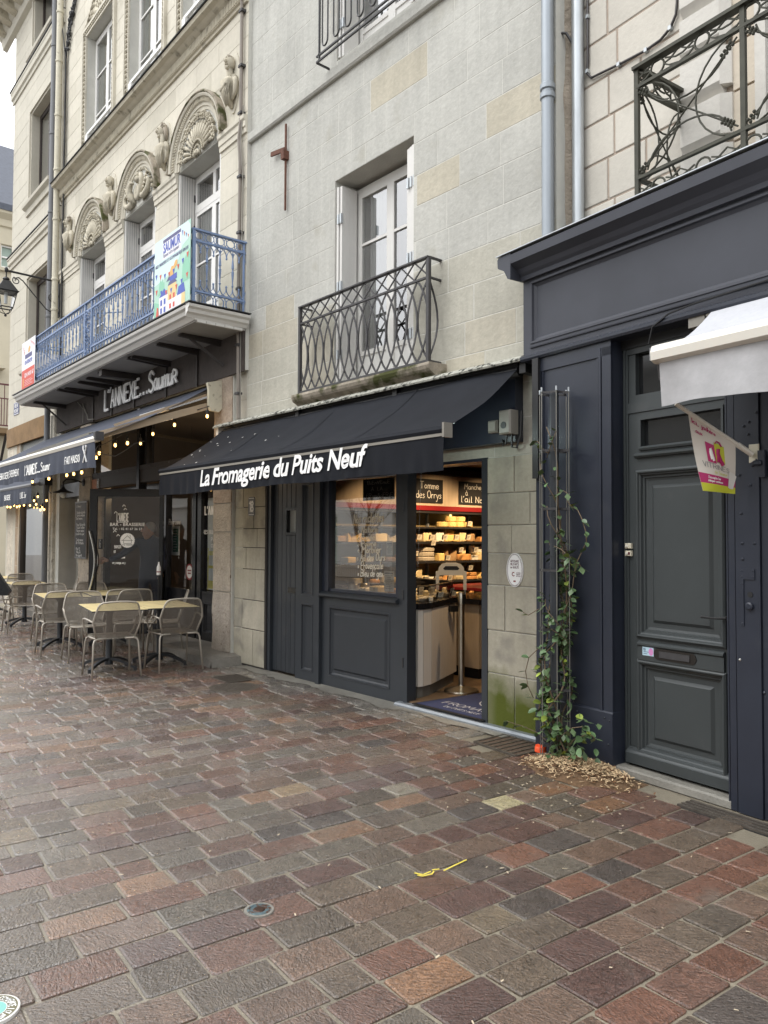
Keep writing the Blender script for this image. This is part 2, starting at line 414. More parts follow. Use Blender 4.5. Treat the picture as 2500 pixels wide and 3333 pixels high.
def _wet(M):
    """rain water lies on the stones in broad patches"""
    nt = M.node_tree; L = nt.links; b = nt.nodes['Principled BSDF']
    g = _n(nt, 'ShaderNodeNewGeometry'); nz = _n(nt, 'ShaderNodeTexNoise'); nz.inputs['Scale'].default_value = .55; nz.inputs['Detail'].default_value = 4; L.new(g.outputs['Position'], nz.inputs['Vector'])
    sp = _n(nt, 'ShaderNodeSeparateXYZ'); L.new(g.outputs['Position'], sp.inputs[0])
    # the street dries from the right hand shopfront outwards
    m1 = _n(nt, 'ShaderNodeMath', operation='MULTIPLY_ADD'); m1.inputs[1].default_value = -.16; m1.inputs[2].default_value = -.28; L.new(sp.outputs[0], m1.inputs[0])
    m2 = _n(nt, 'ShaderNodeMath', operation='MULTIPLY_ADD'); m2.inputs[1].default_value = -.12; L.new(sp.outputs[1], m2.inputs[0]); L.new(m1.outputs[0], m2.inputs[2])
    m3 = _n(nt, 'ShaderNodeMath', operation='ADD'); L.new(m2.outputs[0], m3.inputs[0]); L.new(nz.outputs[0], m3.inputs[1])
    mr = _n(nt, 'ShaderNodeMapRange'); mr.inputs[1].default_value = .25; mr.inputs[2].default_value = .70; L.new(m3.outputs[0], mr.inputs[0])
    L.new(mr.outputs[0], b.inputs['Coat Weight']); b.inputs['Coat Roughness'].default_value = .045; b.inputs['Coat IOR'].default_value = 1.85
    L.new(b.inputs['Normal'].links[0].from_socket, b.inputs['Coat Normal'])
_wet(K['pave'])
K['joint'] = mat('sanded mortar joint', (.225, .198, .15), .40, var=.25, vs=6, fine=.25, fs=120, bump=.6, bs=90, spec=.4); _wet(K['joint'])
K['asph'] = mat('paved street', (.15, .13, .115), .5, var=.3, vs=4)

MBg = MB(); MBg.quad((-70, -30, -.03), (40, -30, -.03), (40, 30, -.03), (-70, 30, -.03))
MBg.solo('ground', K['asph'], kind='structure')
pav = setting('street_paving')
mj = MB()
# gently uneven mortar bed
nx, ny = 60, 30; x0, x1, y0, y1 = -19.5, 1.3, -1.8, 5.0
mj.raw([(x0 + (x1 - x0) * i / nx, y0 + (y1 - y0) * j / ny, -.007 + random.uniform(-.0015, .0015)) for j in range(ny + 1) for i in range(nx + 1)],
       [(j * (nx + 1) + i, j * (nx + 1) + i + 1, (j + 1) * (nx + 1) + i + 1, (j + 1) * (nx + 1) + i) for j in range(ny) for i in range(nx)])
mj.part('mortar_bed', K['joint'], pav)

PAL = [((.128, .098, .074), 19), ((.100, .080, .062), 13), ((.155, .100, .074), 19), ((.140, .072, .053), 17), ((.092, .048, .042), 12),
       ((.130, .114, .094), 7), ((.170, .078, .052), 9), ((.240, .130, .072), 6), ((.074, .062, .058), 7), ((.18, .14, .095), 2)]
_pw = [w for c, w in PAL]
rs = random.Random(11)
DA = R_(86)
Dv = Vector((math.cos(DA), math.sin(DA), 0)); Uv = Vector((math.sin(DA), -math.cos(DA), 0))
HOLES_P = [(-2.80, 1.712, .058), (-7.10, 4.02, .24), ]     # round covers let into the stones
stones = []
b = -19.6
while b < 1.4:
    w = rs.uniform(.165, .205)
    a = -1.7 - rs.random() * .3
    while a < 5.4:
        ln = rs.choice((.19, .22, .25, .28, .31, .34)) + rs.uniform(-.015, .015)
        c = Uv * (b + w / 2) + Dv * (a + ln / 2)
        x, y = c.x, c.y
        near = 4.62 - y
        ok = (-18.6 < x < .9) and y > max(-1.5, -.215 * x - 1.9) and y < 4.80
        if x > -3.6 and y > 4.50 - (x + 3.3) * .112: ok = False
        if ok and -3.46 < x < -2.7 and (x + 3.08) ** 2 / .16 + (y - 4.36) ** 2 / .055 < 1: ok = False   # planting hole
        if ok and -4.08 < x < -3.56 and 4.30 < y < 4.70: ok = False            # pit cover
        if ok and -7.76 < x < -7.34 and 4.08 < y < 4.42: ok = False
        if x > -2.39 and y > 4.215 - (x + 2.35) * .112: ok = False
        if ok: stones.append((x, y, w, ln, b, a))
        a += ln
    b += w
def inv(hx, hy, hr, x, y, w, ln): return math.hypot(hx - x, hy - y) < hr + .02
def sett(mb, x, y, w, ln, col, r):
    g = .0052; hw, hl = w / 2 - g - r.uniform(0, .003), ln / 2 - g - r.uniform(0, .003)
    j = lambda: r.uniform(-.004, .004)
    c = r.uniform(.004, .011)
    pts = [(-hw, -hl + c), (-hw + c, -hl), (hw - c, -hl), (hw, -hl + c), (hw, hl - c), (hw - c, hl), (-hw + c, hl), (-hw, hl - c)]
    pts = [(p[0] + j(), p[1] + j()) for p in pts]
    tx, ty = r.uniform(-.018, .018), r.uniform(-.012, .012); h = r.uniform(-.001, .004)
    vs = []
    for k, (sc_, zz) in enumerate(((1.0, -.02), (1.0, -.0045), (.95, 0.0))):
        for px, py in pts:
            qx, qy = px * (sc_ if k < 2 else 1 - .006 / hw), py * (sc_ if k < 2 else 1 - .006 / hl)
            P = Uv * qx + Dv * qy
            z = zz + (h + tx * qx + ty * qy if k else 0)
            vs.append((x + P.x, y + P.y, z))
    fs = [tuple(range(16, 24))] + [(i, (i + 1) % 8, 8 + (i + 1) % 8, 8 + i) for i in range(8)] + [(8 + i, 8 + (i + 1) % 8, 16 + (i + 1) % 8, 16 + i) for i in range(8)]
    mb.raw(vs, fs, col)
def add_cols(me, cols, dirs):
    ca = me.color_attributes.new('Col', 'FLOAT_COLOR', 'CORNER'); fa = me.attributes.new('Dir', 'FLOAT', 'FACE')
    for i, p in enumerate(me.polygons):
        fa.data[i].value = dirs[i]
        for li in p.loop_indices: ca.data[li].color = (*cols[i], 1)
def stone_col(x, y, r):
    c = r.choices([c for c, w in PAL], _pw)[0]
    k = r.uniform(.74, .98); c = [(v * .86 + u * .14) * k for v, u in zip(c, (.12, .09, .072))]; c = [c[0] * 1.05, c[1] * 1.01, c[2] * .92]
    # the strip under the shopfronts is cement stained
    lim = 4.42 + .07 * math.sin(x * 5) if x > -8.6 else 4.30
    if y > lim - .12 and -9.3 < x < -3.4:
        t = min(1, (y - lim + .12) / .16); t *= r.uniform(.6, 1); c = [v * (1 - t) + u * t for v, u in zip(c, (.20, .185, .16))]
    return tuple(c)
SPECIAL = {(-3.05, 3.55): (.36, .31, .18), (-4.00, 2.72): (.26, .18, .10), (-3.62, 3.17): (.23, .20, .15)}
stones = [q for q in stones if not any(inv(*h, *q[:4]) and h[2] > .1 and math.hypot(h[0] - q[0], h[1] - q[1]) < h[2] - .02 for h in HOLES_P)]
stones.sort(key=lambda q: math.hypot(q[0], q[1]) * (1 if (q[0] > -9) else 2))
rest = MB(); dirs_rest = []
for i, q in enumerate(stones):
    x, y, w, ln = q[:4]
    col = stone_col(x, y, rs)
    for (sx, sy), cc in SPECIAL.items():
        if abs(sx - x) < w / 2 and abs(sy - y) < ln / 2: col = cc
    dr = rs.uniform(0, PI)
    if i < 300:
        mb = MB(); sett(mb, x, y, w, ln, col, rs)
        o = mb.part('paving_stone', K['pave'], pav, recalc=False)
        add_cols(o.data, mb.c, [dr] * len(mb.f))
    else:
        sett(rest, x, y, w, ln, col, rs); dirs_rest += [dr] * 17
o = rest.part('paving_stones', K['pave'], pav, recalc=False); o['kind'] = 'stuff'
add_cols(o.data, rest.c, dirs_rest)

# worn light cement bed beside the shopfront, with ragged edge
K['cem'] = mat('worn cement', (.21, .20, .175), .5, var=.35, vs=4, fine=.15, fs=60, bump=.5, bs=50)
mb = MB(); rr = random.Random(3)
xs = [-8.2 + i * .1 for i in range(43)]
ed = [4.63 + .09 * mnoise.noise(Vector((x * 2.3, 0, 0))) + .05 * mnoise.noise(Vector((x * 9, 3, 0))) for x in xs]
for i in range(len(xs) - 1):
    mb.quad((xs[i], ed[i], .0055), (xs[i + 1], ed[i + 1], .0055), (xs[i + 1], 4.815, .0075), (xs[i], 4.815, .0075))
o = mb.part('cement_strip', K['cem'], pav)
# grey metal sill along the shop
mb = MB(); mb.prism([(-.10, 0), (.075, 0), (.075, .018), (.06, .034), (-.10, .036)], -5.40, -3.72)
mb.solo('door_sill', K['zinc'], 'worn grey metal sill along the cheese shop doorway and green stone pier', 'door sill', 'G', (-4.5, 0, 0))

# ---------------------------------------------------------------- the grey stone building with the cheese shop
def unit_stone():
    mb = MB(); mb.cbox(0, 1, -1, 0, 0, 1, .0)
    me = bpy.data.meshes.new('stone_block')
    cx, cz = .010, .016
    vs = [(0, .06, 0), (1, .06, 0), (1, .06, 1), (0, .06, 1), (0, .003, 0), (1, .003, 0), (1, .003, 1), (0, .003, 1), (cx, 0, cz), (1 - cx, 0, cz), (1 - cx, 0, 1 - cz), (cx, 0, 1 - cz)]
    fs = [(0, 4, 5, 1), (1, 5, 6, 2), (2, 6, 7, 3), (3, 7, 4, 0), (4, 8, 9, 5), (5, 9, 10, 6), (6, 10, 11, 7), (7, 11, 8, 4), (8, 11, 10, 9)]
    me.from_pydata(vs, [], fs); return me
_us = {}
def ashlar(parent, m, s0, s1, z0, z1, holes, course, lens, gap, off=0.0, proud=.003, name='stone', tint=None, r=None, zstart=None, minw=.05, limit=300):
    """individual stones laid in courses round the openings"""
    if m not in _us:
        me = unit_stone(); me.materials.append(m); _us[m] = me
    me = _us[m]; org, sg = ORG[root_of(parent).name]; r = r or random.Random(5)
    z = z0 if zstart is None else zstart; row = 0; out = []
    while z < z1 - .02:
        h = course[row % len(course)] if isinstance(course, (list, tuple)) else course
        x = s0 - r.random() * lens[0]
        while x < s1:
            ln = r.uniform(*lens)
            for rc in cut([(max(x, s0), min(x + ln, s1), max(z, z0), min(z + h, z1))], holes):
                if rc[1] - rc[0] > minw and rc[3] - rc[2] > .04: out.append((rc, row))
            x += ln
        z += h; row += 1
    out = out[:limit]
    for rc, row in out:
        o = bpy.data.objects.new(name, me); COL.objects.link(o); o.parent = parent
        p = off + proud * r.random()
        o.location = (rc[0] + gap / 2 - org[0], sg * (p - org[1]), rc[2] + gap / 2 - org[2])
        o.scale = (rc[1] - rc[0] - gap, 1, rc[3] - rc[2] - gap)
        c = tint(rc, r) if tint else (1, 1, 1)
        o.color = (*c, 1)
    return out
def wall_body(parent, name, m, s0, s1, z0, z1, holes, o0, o1):
    mb = MB()
    for rc in cut([(s0, s1, z0, z1)], holes): mb.box(rc[0], rc[1], o0, o1, rc[2], rc[3])
    return mb.part(name, m, parent)

gb = thing('stone_building', 'grey limestone building above the cheese shop, with one French window on its first floor', 'building', 'G', (-6, 0, 0))
gh = [(-7.79, -4.31, -1, 2.22), (-6.463, -5.232, 3.09, 5.33), (-6.45, -5.22, 6.62, 8.9)]
GA = [(-8.24, -3.60, 2.0, 10.2)]
mb = MB()
for rc in cut([(-8.24, -3.60, 2.22, 10.2)], gh): mb.box(rc[0], rc[1], -.34, -.0012, rc[2], rc[3])
mb.box(-8.53, -7.79, -.34, -.004, 0, 2.22); mb.box(-4.31, -3.55, -.34, -.004, 0, 2.22)
mb.box(-8.53, -8.24, -.34, -.004, 2.22, 3.6); mb.box(-8.24, -3.4, -.9, -.34, 5.5, 10.2); mb.box(-8.53, -8.0, -.9, -.34, 0, 10.2)
mb.part('wall', K['mortG'], gb)
def tG(rc, r):
    z = rc[2]; k = r.uniform(.955, 1.035); c = [k, k, k]
    if z < 3.9: c = [k * .97, k * .945, k * .88]
    if z < 4.3 and r.random() < .22: c = [k * .99, k * .935, k * .84]
    if r.random() < .05: c = [k * 1.02, k * .955, k * .84]
    return c
ashlar(gb, K['stoneG'], -8.24, -3.60, 2.22, 10.1, gh, [.30, .28, .33, .29, .31], (.42, .85), .0032, tint=tG, r=random.Random(21), limit=262, proud=.0012)
def tP(rc, r):
    k = r.uniform(.84, .98); return (k, k * .97, k * .90)
K['pier'] = mat('pier limestone', (.47, .45, .39), .85, ocol=True, var=.13, vs=4, fine=.08, fs=30, bump=.4, bs=30, streak=.14, spec=.2, dirt=((.26, .245, .21), .55, .72, 3.2))
def green_foot(M):             # algae grow on the lowest stone of the right pier
    nt = M.node_tree; L = nt.links; b = nt.nodes['Principled BSDF']; src = b.inputs['Base Color'].links[0].from_socket
    g = _n(nt, 'ShaderNodeNewGeometry'); sp = _n(nt, 'ShaderNodeSeparateXYZ'); L.new(g.outputs['Position'], sp.inputs[0])
    nz = _n(nt, 'ShaderNodeTexNoise'); nz.inputs['Scale'].default_value = 4.5; nz.inputs['Detail'].default_value = 8; L.new(g.outputs['Position'], nz.inputs['Vector'])
    h = _n(nt, 'ShaderNodeMapRange'); h.inputs[1].default_value = .62; h.inputs[2].default_value = .12; L.new(sp.outputs[2], h.inputs[0])
    x = _n(nt, 'ShaderNodeMapRange'); x.inputs[1].default_value = -4.6; x.inputs[2].default_value = -4.2; L.new(sp.outputs[0], x.inputs[0])
    a = _n(nt, 'ShaderNodeMath', operation='ADD'); L.new(h.outputs[0], a.inputs[0]); L.new(nz.outputs[0], a.inputs[1])
    c = _n(nt, 'ShaderNodeMapRange'); c.inputs[1].default_value = .72; c.inputs[2].default_value = 1.25; L.new(a.outputs[0], c.inputs[0])
    d = _n(nt, 'ShaderNodeMath', operation='MULTIPLY'); L.new(c.outputs[0], d.inputs[0]); L.new(x.outputs[0], d.inputs[1])
    q = _n(nt, 'ShaderNodeMix'); q.data_type = 'RGBA'; q.inputs[7].default_value = (.088, .105, .018, 1)
    L.new(d.outputs[0], q.inputs[0]); L.new(src, q.inputs[6]); L.new(q.outputs[2], b.inputs['Base Color'])
green_foot(K['pier'])
zrow = [0.02, .45, .80, 1.17, 1.43, 1.66, 1.92, 2.22]
rp = random.Random(4)
def pier(s0, s1, splits):
    me = unit_stone(); me.materials.append(K['pier'])
    for i in range(len(zrow) - 1):
        cuts = [s0] + splits[i % len(splits)] + [s1]
        for a, b_ in zip(cuts, cuts[1:]):
            o = bpy.data.objects.new('pier_stone', me); COL.objects.link(o); o.parent = gb
            o.location = (a + .004 + 6, -.004 - .004 * rp.random(), zrow[i] + .004); o.scale = (b_ - a - .008, 1, zrow[i + 1] - zrow[i] - .008); o.color = (*tP(None, rp), 1)
pier(-4.31, -3.62, [[-4.02], [-3.80], [-4.12], [], [-4.05], [-3.86]])
ashlar(gb, K['stoneG'], -8.53, -8.24, 2.22, 3.6, [], .34, (.3, .3), .004, tint=lambda rc, r: (1.0, .95, .88))
pier(-8.53, -7.79, [[-8.05], [-8.30], [-8.0], [-8.22], [-7.97]])
# string course
mb = MB(); mb.prism([(0, 6.42), (.035, 6.42), (.05, 6.44), (.05, 6.53), (.02, 6.56), (0, 6.56)], -8.24, -3.60); mb.part('string_course', K['stoneG'], gb)
# windows
def casement(parent, s0, s1, z0, z1, o, bars=(), panel=None, fm=None, transom=None, curt='curtain', fw_=.06, gl='glassclear', cur_split=True, room=True, halves=2):
    """double casement: frame, two leaves with panes, curtain, dark room behind"""
    fm = fm or K['white']; org = None
    mb = MB(); t = fw_
    mb.box(s0, s0 + t, o - .05, o, z0, z1); mb.box(s1 - t, s1, o - .05, o, z0, z1); mb.box(s0 + t, s1 - t, o - .05, o, z1 - t, z1); mb.box(s0 + t, s1 - t, o - .05, o, z0, z0 + t * .6)
    zt = z1 - t
    if transom: mb.box(s0 + t, s1 - t, o - .05, o + .012, transom, transom + .07); zt = transom
    fr = mb.part('window_frame', fm, parent)
    w = (s1 - s0 - 2 * t) / halves
    for i in range(halves):
        a = s0 + t + i * w; b_ = a + w; z = z0 + t * .6; q = .055
        mb = MB(); oo = o + .008
        mb.box(a, a + q, oo - .04, oo, z, zt); mb.box(b_ - q, b_, oo - .04, oo, z, zt)
        mb.box(a + q, b_ - q, oo - .04, oo, zt - q, zt); mb.box(a + q, b_ - q, oo - .04, oo, z, z + q + .03)
        lo = z + q + .03
        if panel:
            mb.box(a + q, b_ - q, oo - .035, oo - .012, lo, panel - .05); mb.box(a + q, b_ - q, oo - .04, oo, panel - .05, panel); lo = panel
        for bz in bars: mb.box(a + q, b_ - q, oo - .03, oo - .002, bz - .014, bz + .014)
        lf = mb.part('window_leaf', fm, parent)
        MB().quad((a + q, oo - .02, lo), (b_ - q, oo - .02, lo), (b_ - q, oo - .02, zt - q), (a + q, oo - .02, zt - q)).part('pane', K[gl], lf, recalc=False)
        if transom:
            mb = MB(); zz0, zz1 = transom + .07, z1 - t
            mb.box(a, a + .04, oo - .04, oo, zz0, zz1); mb.box(b_ - .04, b_, oo - .04, oo, zz0, zz1); mb.box(a + .04, b_ - .04, oo - .04, oo, zz1 - .04, zz1); mb.box(a + .04, b_ - .04, oo - .04, oo, zz0, zz0 + .04)
            tf = mb.part('transom_light', fm, parent)
            MB().quad((a + .04, oo - .02, zz0 + .04), (b_ - .04, oo - .02, zz0 + .04), (b_ - .04, oo - .02, zz1 - .04), (a + .04, oo - .02, zz1 - .04)).part('pane', K[gl], tf, recalc=False)
        if curt:
            n = 26; mb = MB(); ca, cb = a + q * .5, b_ - q * .5
            if cur_split:
                if i == 0: cb = a + w * .80; ca = a + w * .22
                else: ca = a + w * .45
            pr = [(ca + (cb - ca) * j / n, o - .085 + .022 * math.sin(j * 1.55 + i) + .01 * math.sin(j * .7)) for j in range(n + 1)]
            for j in range(n): mb.quad((pr[j][0], pr[j][1], z0 + .05), (pr[j + 1][0], pr[j + 1][1], z0 + .05), (pr[j + 1][0], pr[j + 1][1], zt), (pr[j][0], pr[j][1], zt))
            mb.part('curtain', K[curt], parent, smooth=True)
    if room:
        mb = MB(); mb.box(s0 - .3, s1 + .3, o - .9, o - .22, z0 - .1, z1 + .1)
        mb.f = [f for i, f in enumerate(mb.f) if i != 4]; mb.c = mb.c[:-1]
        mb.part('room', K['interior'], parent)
    return fr
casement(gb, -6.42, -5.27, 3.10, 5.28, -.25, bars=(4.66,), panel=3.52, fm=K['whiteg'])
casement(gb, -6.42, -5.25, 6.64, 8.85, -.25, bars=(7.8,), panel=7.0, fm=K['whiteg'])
def shutter_stack(parent, s, side, z0, z1, n, name='shutter', m=None):
    """leaves folded back into the reveal; side +1 opens to the right"""
    for i in range(n):
        a = s + side * (.012 + i * .045); mb = MB()
        x0, x1 = sorted((a, a + side * .032))
        mb.box(x0, x1, -.235 + .01 * i, -.015 - .012 * i, z0, z1)
        for j in range(1, 4):
            oo = -.235 + j * .055; xx = x1 if side > 0 else x0
            mb.box(xx - .001, xx + .001, oo, oo + .004, z0, z1)
        p = mb.part(name, m or K['whiteg'], parent)
        for zz in (z0 + .35, (z0 + z1) / 2, z1 - .35):
            MB().box(a - .004 if side < 0 else a + .02, a + .02 if side < 0 else a + .044, -.03, -.004, zz - .05, zz + .05).part('hinge', K['galva'], p)
shutter_stack(gb, -6.463, 1, 3.12, 5.26, 2); shutter_stack(gb, -5.232, -1, 3.12, 5.26, 3)
shutter_stack(gb, -6.45, 1, 6.66, 8.8, 2); shutter_stack(gb, -5.22, -1, 6.66, 8.8, 2)

# balcony of the first floor
bal = thing('balcony', 'mossy stone balcony with grey interlaced oval ironwork above the cheese shop awning', 'balcony', 'G', (-5.9, 0, 3.0))
mb = MB(); mb.prism([(0, 2.925), (.115, 2.925), (.125, 2.95), (.15, 2.985), (.20, 3.01), (.215, 3.03), (.225, 3.06), (.22, 3.085), (0, 3.09)], -6.93, -4.79)
mb.part('balcony_slab', K['moss'], bal)
mb = MB(); mb.box(-6.80, -4.92, 0.0, .10, 2.90, 2.925); mb.part('slab_bed', K['whiteg'], bal)
a, b_, oo = -6.875, -4.87, .15
mb = MB()
for s in (a, b_):
    mb.bar((s, oo, 3.09), (s, oo, 4.035), .034, .034)
mb.bar((a - .01, oo, 4.04), (b_ + .01, oo, 4.04), .05, .014); mb.bar((a, oo, 3.86), (b_, oo, 3.86), .026, .018); mb.bar((a, oo, 3.115), (b_, oo, 3.115), .03, .018)
for s in (a, b_):
    mb.bar((s, oo, 4.04), (s, 0, 4.04), .035, .012); mb.bar((s, oo, 3.86), (s, 0, 3.86), .022, .016); mb.bar((s, oo, 3.115), (s, 0, 3.115), .022, .016)
mb.part('railing_frame', K['iron'], bal)
n = 14; p = (b_ - a) / n
for i in range(-1, n):
    mb = MB(); c = a + (i + 1) * p
    for sgn in (-1, 1):
        pts = []
        for t in range(13):
            q = t / 12; x = c + sgn * p * 1.0 * (math.sin(PI * q) ** .8)
            x = max(a, min(b_, x)); pts.append((x, oo + .004 * sgn, 3.12 + .74 * q))
        for u, v in zip(pts, pts[1:]):
            if abs(u[0] - v[0]) + abs(u[2] - v[2]) > 1e-4 and not (u[0] == v[0] and u[0] in (a, b_)): mb.bar(u, v, .006, .020, up=(1, 0, 0))
    if mb.v: mb.part('oval_bar', K['iron'], bal)
mb = MB(); m_ = 11; w = (b_ - a) / m_
for i in range(m_):
    x = a + i * w
    mb.bar((x, oo + .003, 3.87), (x + w, oo + .003, 4.03), .010, .012); mb.bar((x, oo - .003, 4.03), (x + w, oo - .003, 3.87), .010, .012)
mb.part('cross_bars', K['iron'], bal)
mb = MB()
for s in (a, b_):
    pts = [(s, oo * (1 - .75 * math.sin(PI * q)) if True else 0, 3.12 + .74 * q) for q in [i / 10 for i in range(11)]]
    for u, v in zip(pts, pts[1:]): mb.bar(u, v, .02, .006, up=(0, 1, 0))
mb.part('side_curve', K['iron'], bal)

# upper balcony
ub = thing('balcony', 'black wrought iron window guard with looped bars at the top edge of the photo', 'window guard', 'G', (-5.85, 0, 6.6))
a, b_, oo = -6.53, -5.14, .17
mb = MB()
for zz in (6.60, 6.66, 7.55):
    mb.bar((a - .05, oo, zz), (b_ + .05, oo, zz), .018, .018)
for s in (a - .05, b_ + .05):
    mb.bar((s, oo, 6.60), (s, 0, 6.60), .018, .018); mb.bar((s, oo, 7.55), (s, 0, 7.55), .018, .018)
mb.bar((a, oo, 6.6), (a, oo, 7.55), .018, .018); mb.bar((b_, oo, 6.6), (b_, oo, 7.55), .018, .018)
mb.part('guard_frame', K['black'], ub)
n = 7
for i in range(n):
    c = a + (i + .5) * (b_ - a) / n; r = .048
    pts = [(c - r, oo, 7.45), (c - r, oo, 6.78)] + [(c - r * math.cos(PI * t / 8), oo, 6.78 - r * 1.3 * math.sin(PI * t / 8)) for t in range(1, 8)] + [(c + r, oo, 6.78), (c + r, oo, 7.45)]
    top = [(c + r - .03 - .03 * math.cos(PI * t / 6), oo, 7.45 + .05 * math.sin(PI * t / 6)) for t in range(7)]
    MB().tube(pts, .009, 5).tube(top, .009, 5).part('loop_bar', K['black'], ub)

# wall anchor
an = thing('wall_anchor', 'rusty iron wall tie shaped like a cross on the grey stone wall', 'wall anchor', 'G', (-7.38, 0, 5.8))
mb = MB(); mb.bar((-7.38, .03, 5.31), (-7.38, .03, 6.32), .020, .018); mb.bar((-7.40, .03, 6.03), (-7.66, .05, 6.06), .02, .05); mb.box(-7.415, -7.355, .0, .075, 5.90, 6.0)
mb.part('anchor_bar', K['rust'], an)

# ------------------------------------------------ timber shopfront of the cheese shop
sf = thing('shopfront', 'dark slate grey timber shopfront of the cheese shop', 'shopfront', 'G', (-6.0, 0, 0))
S = K['slate']
mb = MB(); mb.box(-7.79, -7.70, -.16, -.015, .0, 2.22); mb.part('door_post', S, sf)
# plank door
for i in range(6):
    x = -7.70 + i * .0925
    hole = [(-7.42, -7.17, 1.58, 1.88), (-7.36, -7.20, .945, .975)]
    mb = MB()
    for rc in cut([(x + .003, x + .0895, .02, 2.20)], hole): mb.cbox(rc[0], rc[1], -.13, -.055, rc[2], rc[3], .004)
    mb.part('door_board', S, sf)
MB().box(-7.70, -7.145, -.16, -.13, .02, 2.20).part('door_back', K['black'], sf)
mb = MB(); mb.box(-7.42, -7.17, -.12, -.03, 1.58, 1.61); mb.box(-7.42, -7.17, -.12, -.03, 1.86, 1.89); mb.box(-7.42, -7.39, -.12, -.03, 1.61, 1.86); mb.box(-7.20, -7.17, -.12, -.03, 1.61, 1.86)
h = mb.part('door_hatch', K['blackgl'], sf); MB().quad((-7.39, -.08, 1.61), (-7.20, -.08, 1.61), (-7.20, -.08, 1.86), (-7.39, -.08, 1.86)).part('pane', mat('frosted pane', (.42, .44, .43), .3), h)
MB().box(-7.37, -7.19, -.06, -.045, .93, .99).part('letter_slot', K['blackgl'], sf)
def panel(parent, m, a, b_, z0, z1, o, d=.022, w=.028, field=True, fo=-.006, name='panel'):
    mb = MB()
    def ring(r0, r1):
        (A, B, Z0, Z1, O), (a2, b2, y0, y1, O2) = r0, r1
        P = [(A, O, Z0), (B, O, Z0), (B, O, Z1), (A, O, Z1)]; Q = [(a2, O2, y0), (b2, O2, y0), (b2, O2, y1), (a2, O2, y1)]
        for i in range(4): mb.quad(P[i], P[(i + 1) % 4], Q[(i + 1) % 4], Q[i])
    r = [(a - .006, b_ + .006, z0 - .006, z1 + .006, o + .0), (a - .002, b_ + .002, z0 - .002, z1 + .002, o + .007), (a + w * .35, b_ - w * .35, z0 + w * .35, z1 - w * .35, o + .006), (a + w * .5, b_ - w * .5, z0 + w * .5, z1 - w * .5, o - d * .5), (a + w, b_ - w, z0 + w, z1 - w, o - d)]
    if field:
        k = w + .03; r += [(a + k, b_ - k, z0 + k, z1 - k, o - d), (a + k + .02, b_ - k - .02, z0 + k + .02, z1 - k - .02, o + fo)]
    for u, v in zip(r, r[1:]): ring(u, v)
    l = r[-1]; mb.quad((l[0], l[4], l[2]), (l[1], l[4], l[2]), (l[1], l[4], l[3]), (l[0], l[4], l[3]))
    return mb.part(name, m, parent)
def holed(parent, m, name, a, b_, z0, z1, holes, o0, o1):
    mb = MB()
    for rc in cut([(a, b_, z0, z1)], holes): mb.box(rc[0], rc[1], o0, o1, rc[2], rc[3])
    return mb.part(name, m, parent)
holed(sf, S, 'side_panel_board', -7.145, -6.72, .0, 2.20, [(-7.03, -6.82, .11, .83), (-7.03, -6.82, .93, 2.14)], -.14, .0)
panel(sf, S, -7.03, -6.82, .11, .83, 0, field=False); panel(sf, S, -7.03, -6.82, .93, 2.14, 0, field=False)
mb = MB(); mb.box(-6.72, -6.655, -.14, .035, 0, 2.20); mb.part('post', S, sf)
holed(sf, S, 'window_apron', -6.655, -5.43, .0, .93, [(-6.52, -5.555, .12, .83)], -.14, -.005)
panel(sf, S, -6.52, -5.555, .12, .83, -.005, d=.02, w=.03, field=True, fo=-.004)
mb = MB(); mb.prism([(-.10, .93), (.03, .93), (.045, .945), (.045, .965), (.0, .985), (-.10, .99)], -6.67, -5.42); mb.part('sill', S, sf)
mb = MB(); mb.box(-6.655, -6.545, -.10, -.005, .99, 2.20); mb.box(-5.47, -5.43, -.10, -.005, .99, 2.20); mb.box(-6.545, -5.47, -.10, -.005, 2.155, 2.20); mb.box(-6.545, -5.47, -.10, -.02, .99, 1.02)
wf = mb.part('shop_window_frame', K['navy'], sf)
MB().quad((-6.545, -.05, 1.02), (-5.47, -.05, 1.02), (-5.47, -.05, 2.155), (-6.545, -.05, 2.155)).part('pane', K['glassshop'], wf, recalc=False)
mb = MB(); mb.box(-5.43, -5.35, -.12, .0, 0, 2.20); mb.box(-5.345, -5.29, -.10, .012, 0, 2.20); pp = mb.part('door_jamb', S, sf)
for zz in (.35, .98, 1.8): MB().lathe([(.008, 0), (.008, .09)], (-5.347, .015, zz), 6).part('hinge', K['iron'], pp)
mb = MB(); mb.box(-4.366, -4.305, -.12, .012, 0, 2.22); mb.part('door_jamb', S, sf)
mb = MB(); mb.box(-7.79, -4.305, -.14, .0, 2.20, 2.32); mb.part('head_beam', K['navy'], sf)
mb = MB(); mb.box(-8.24, -3.93, .004, .10, 2.32, 2.90); mb.part('fascia', K['navy'], sf)
MB().box(-8.30, -3.88, .0, .13, 2.895, 2.93).part('fascia_cap', K['black'], sf)

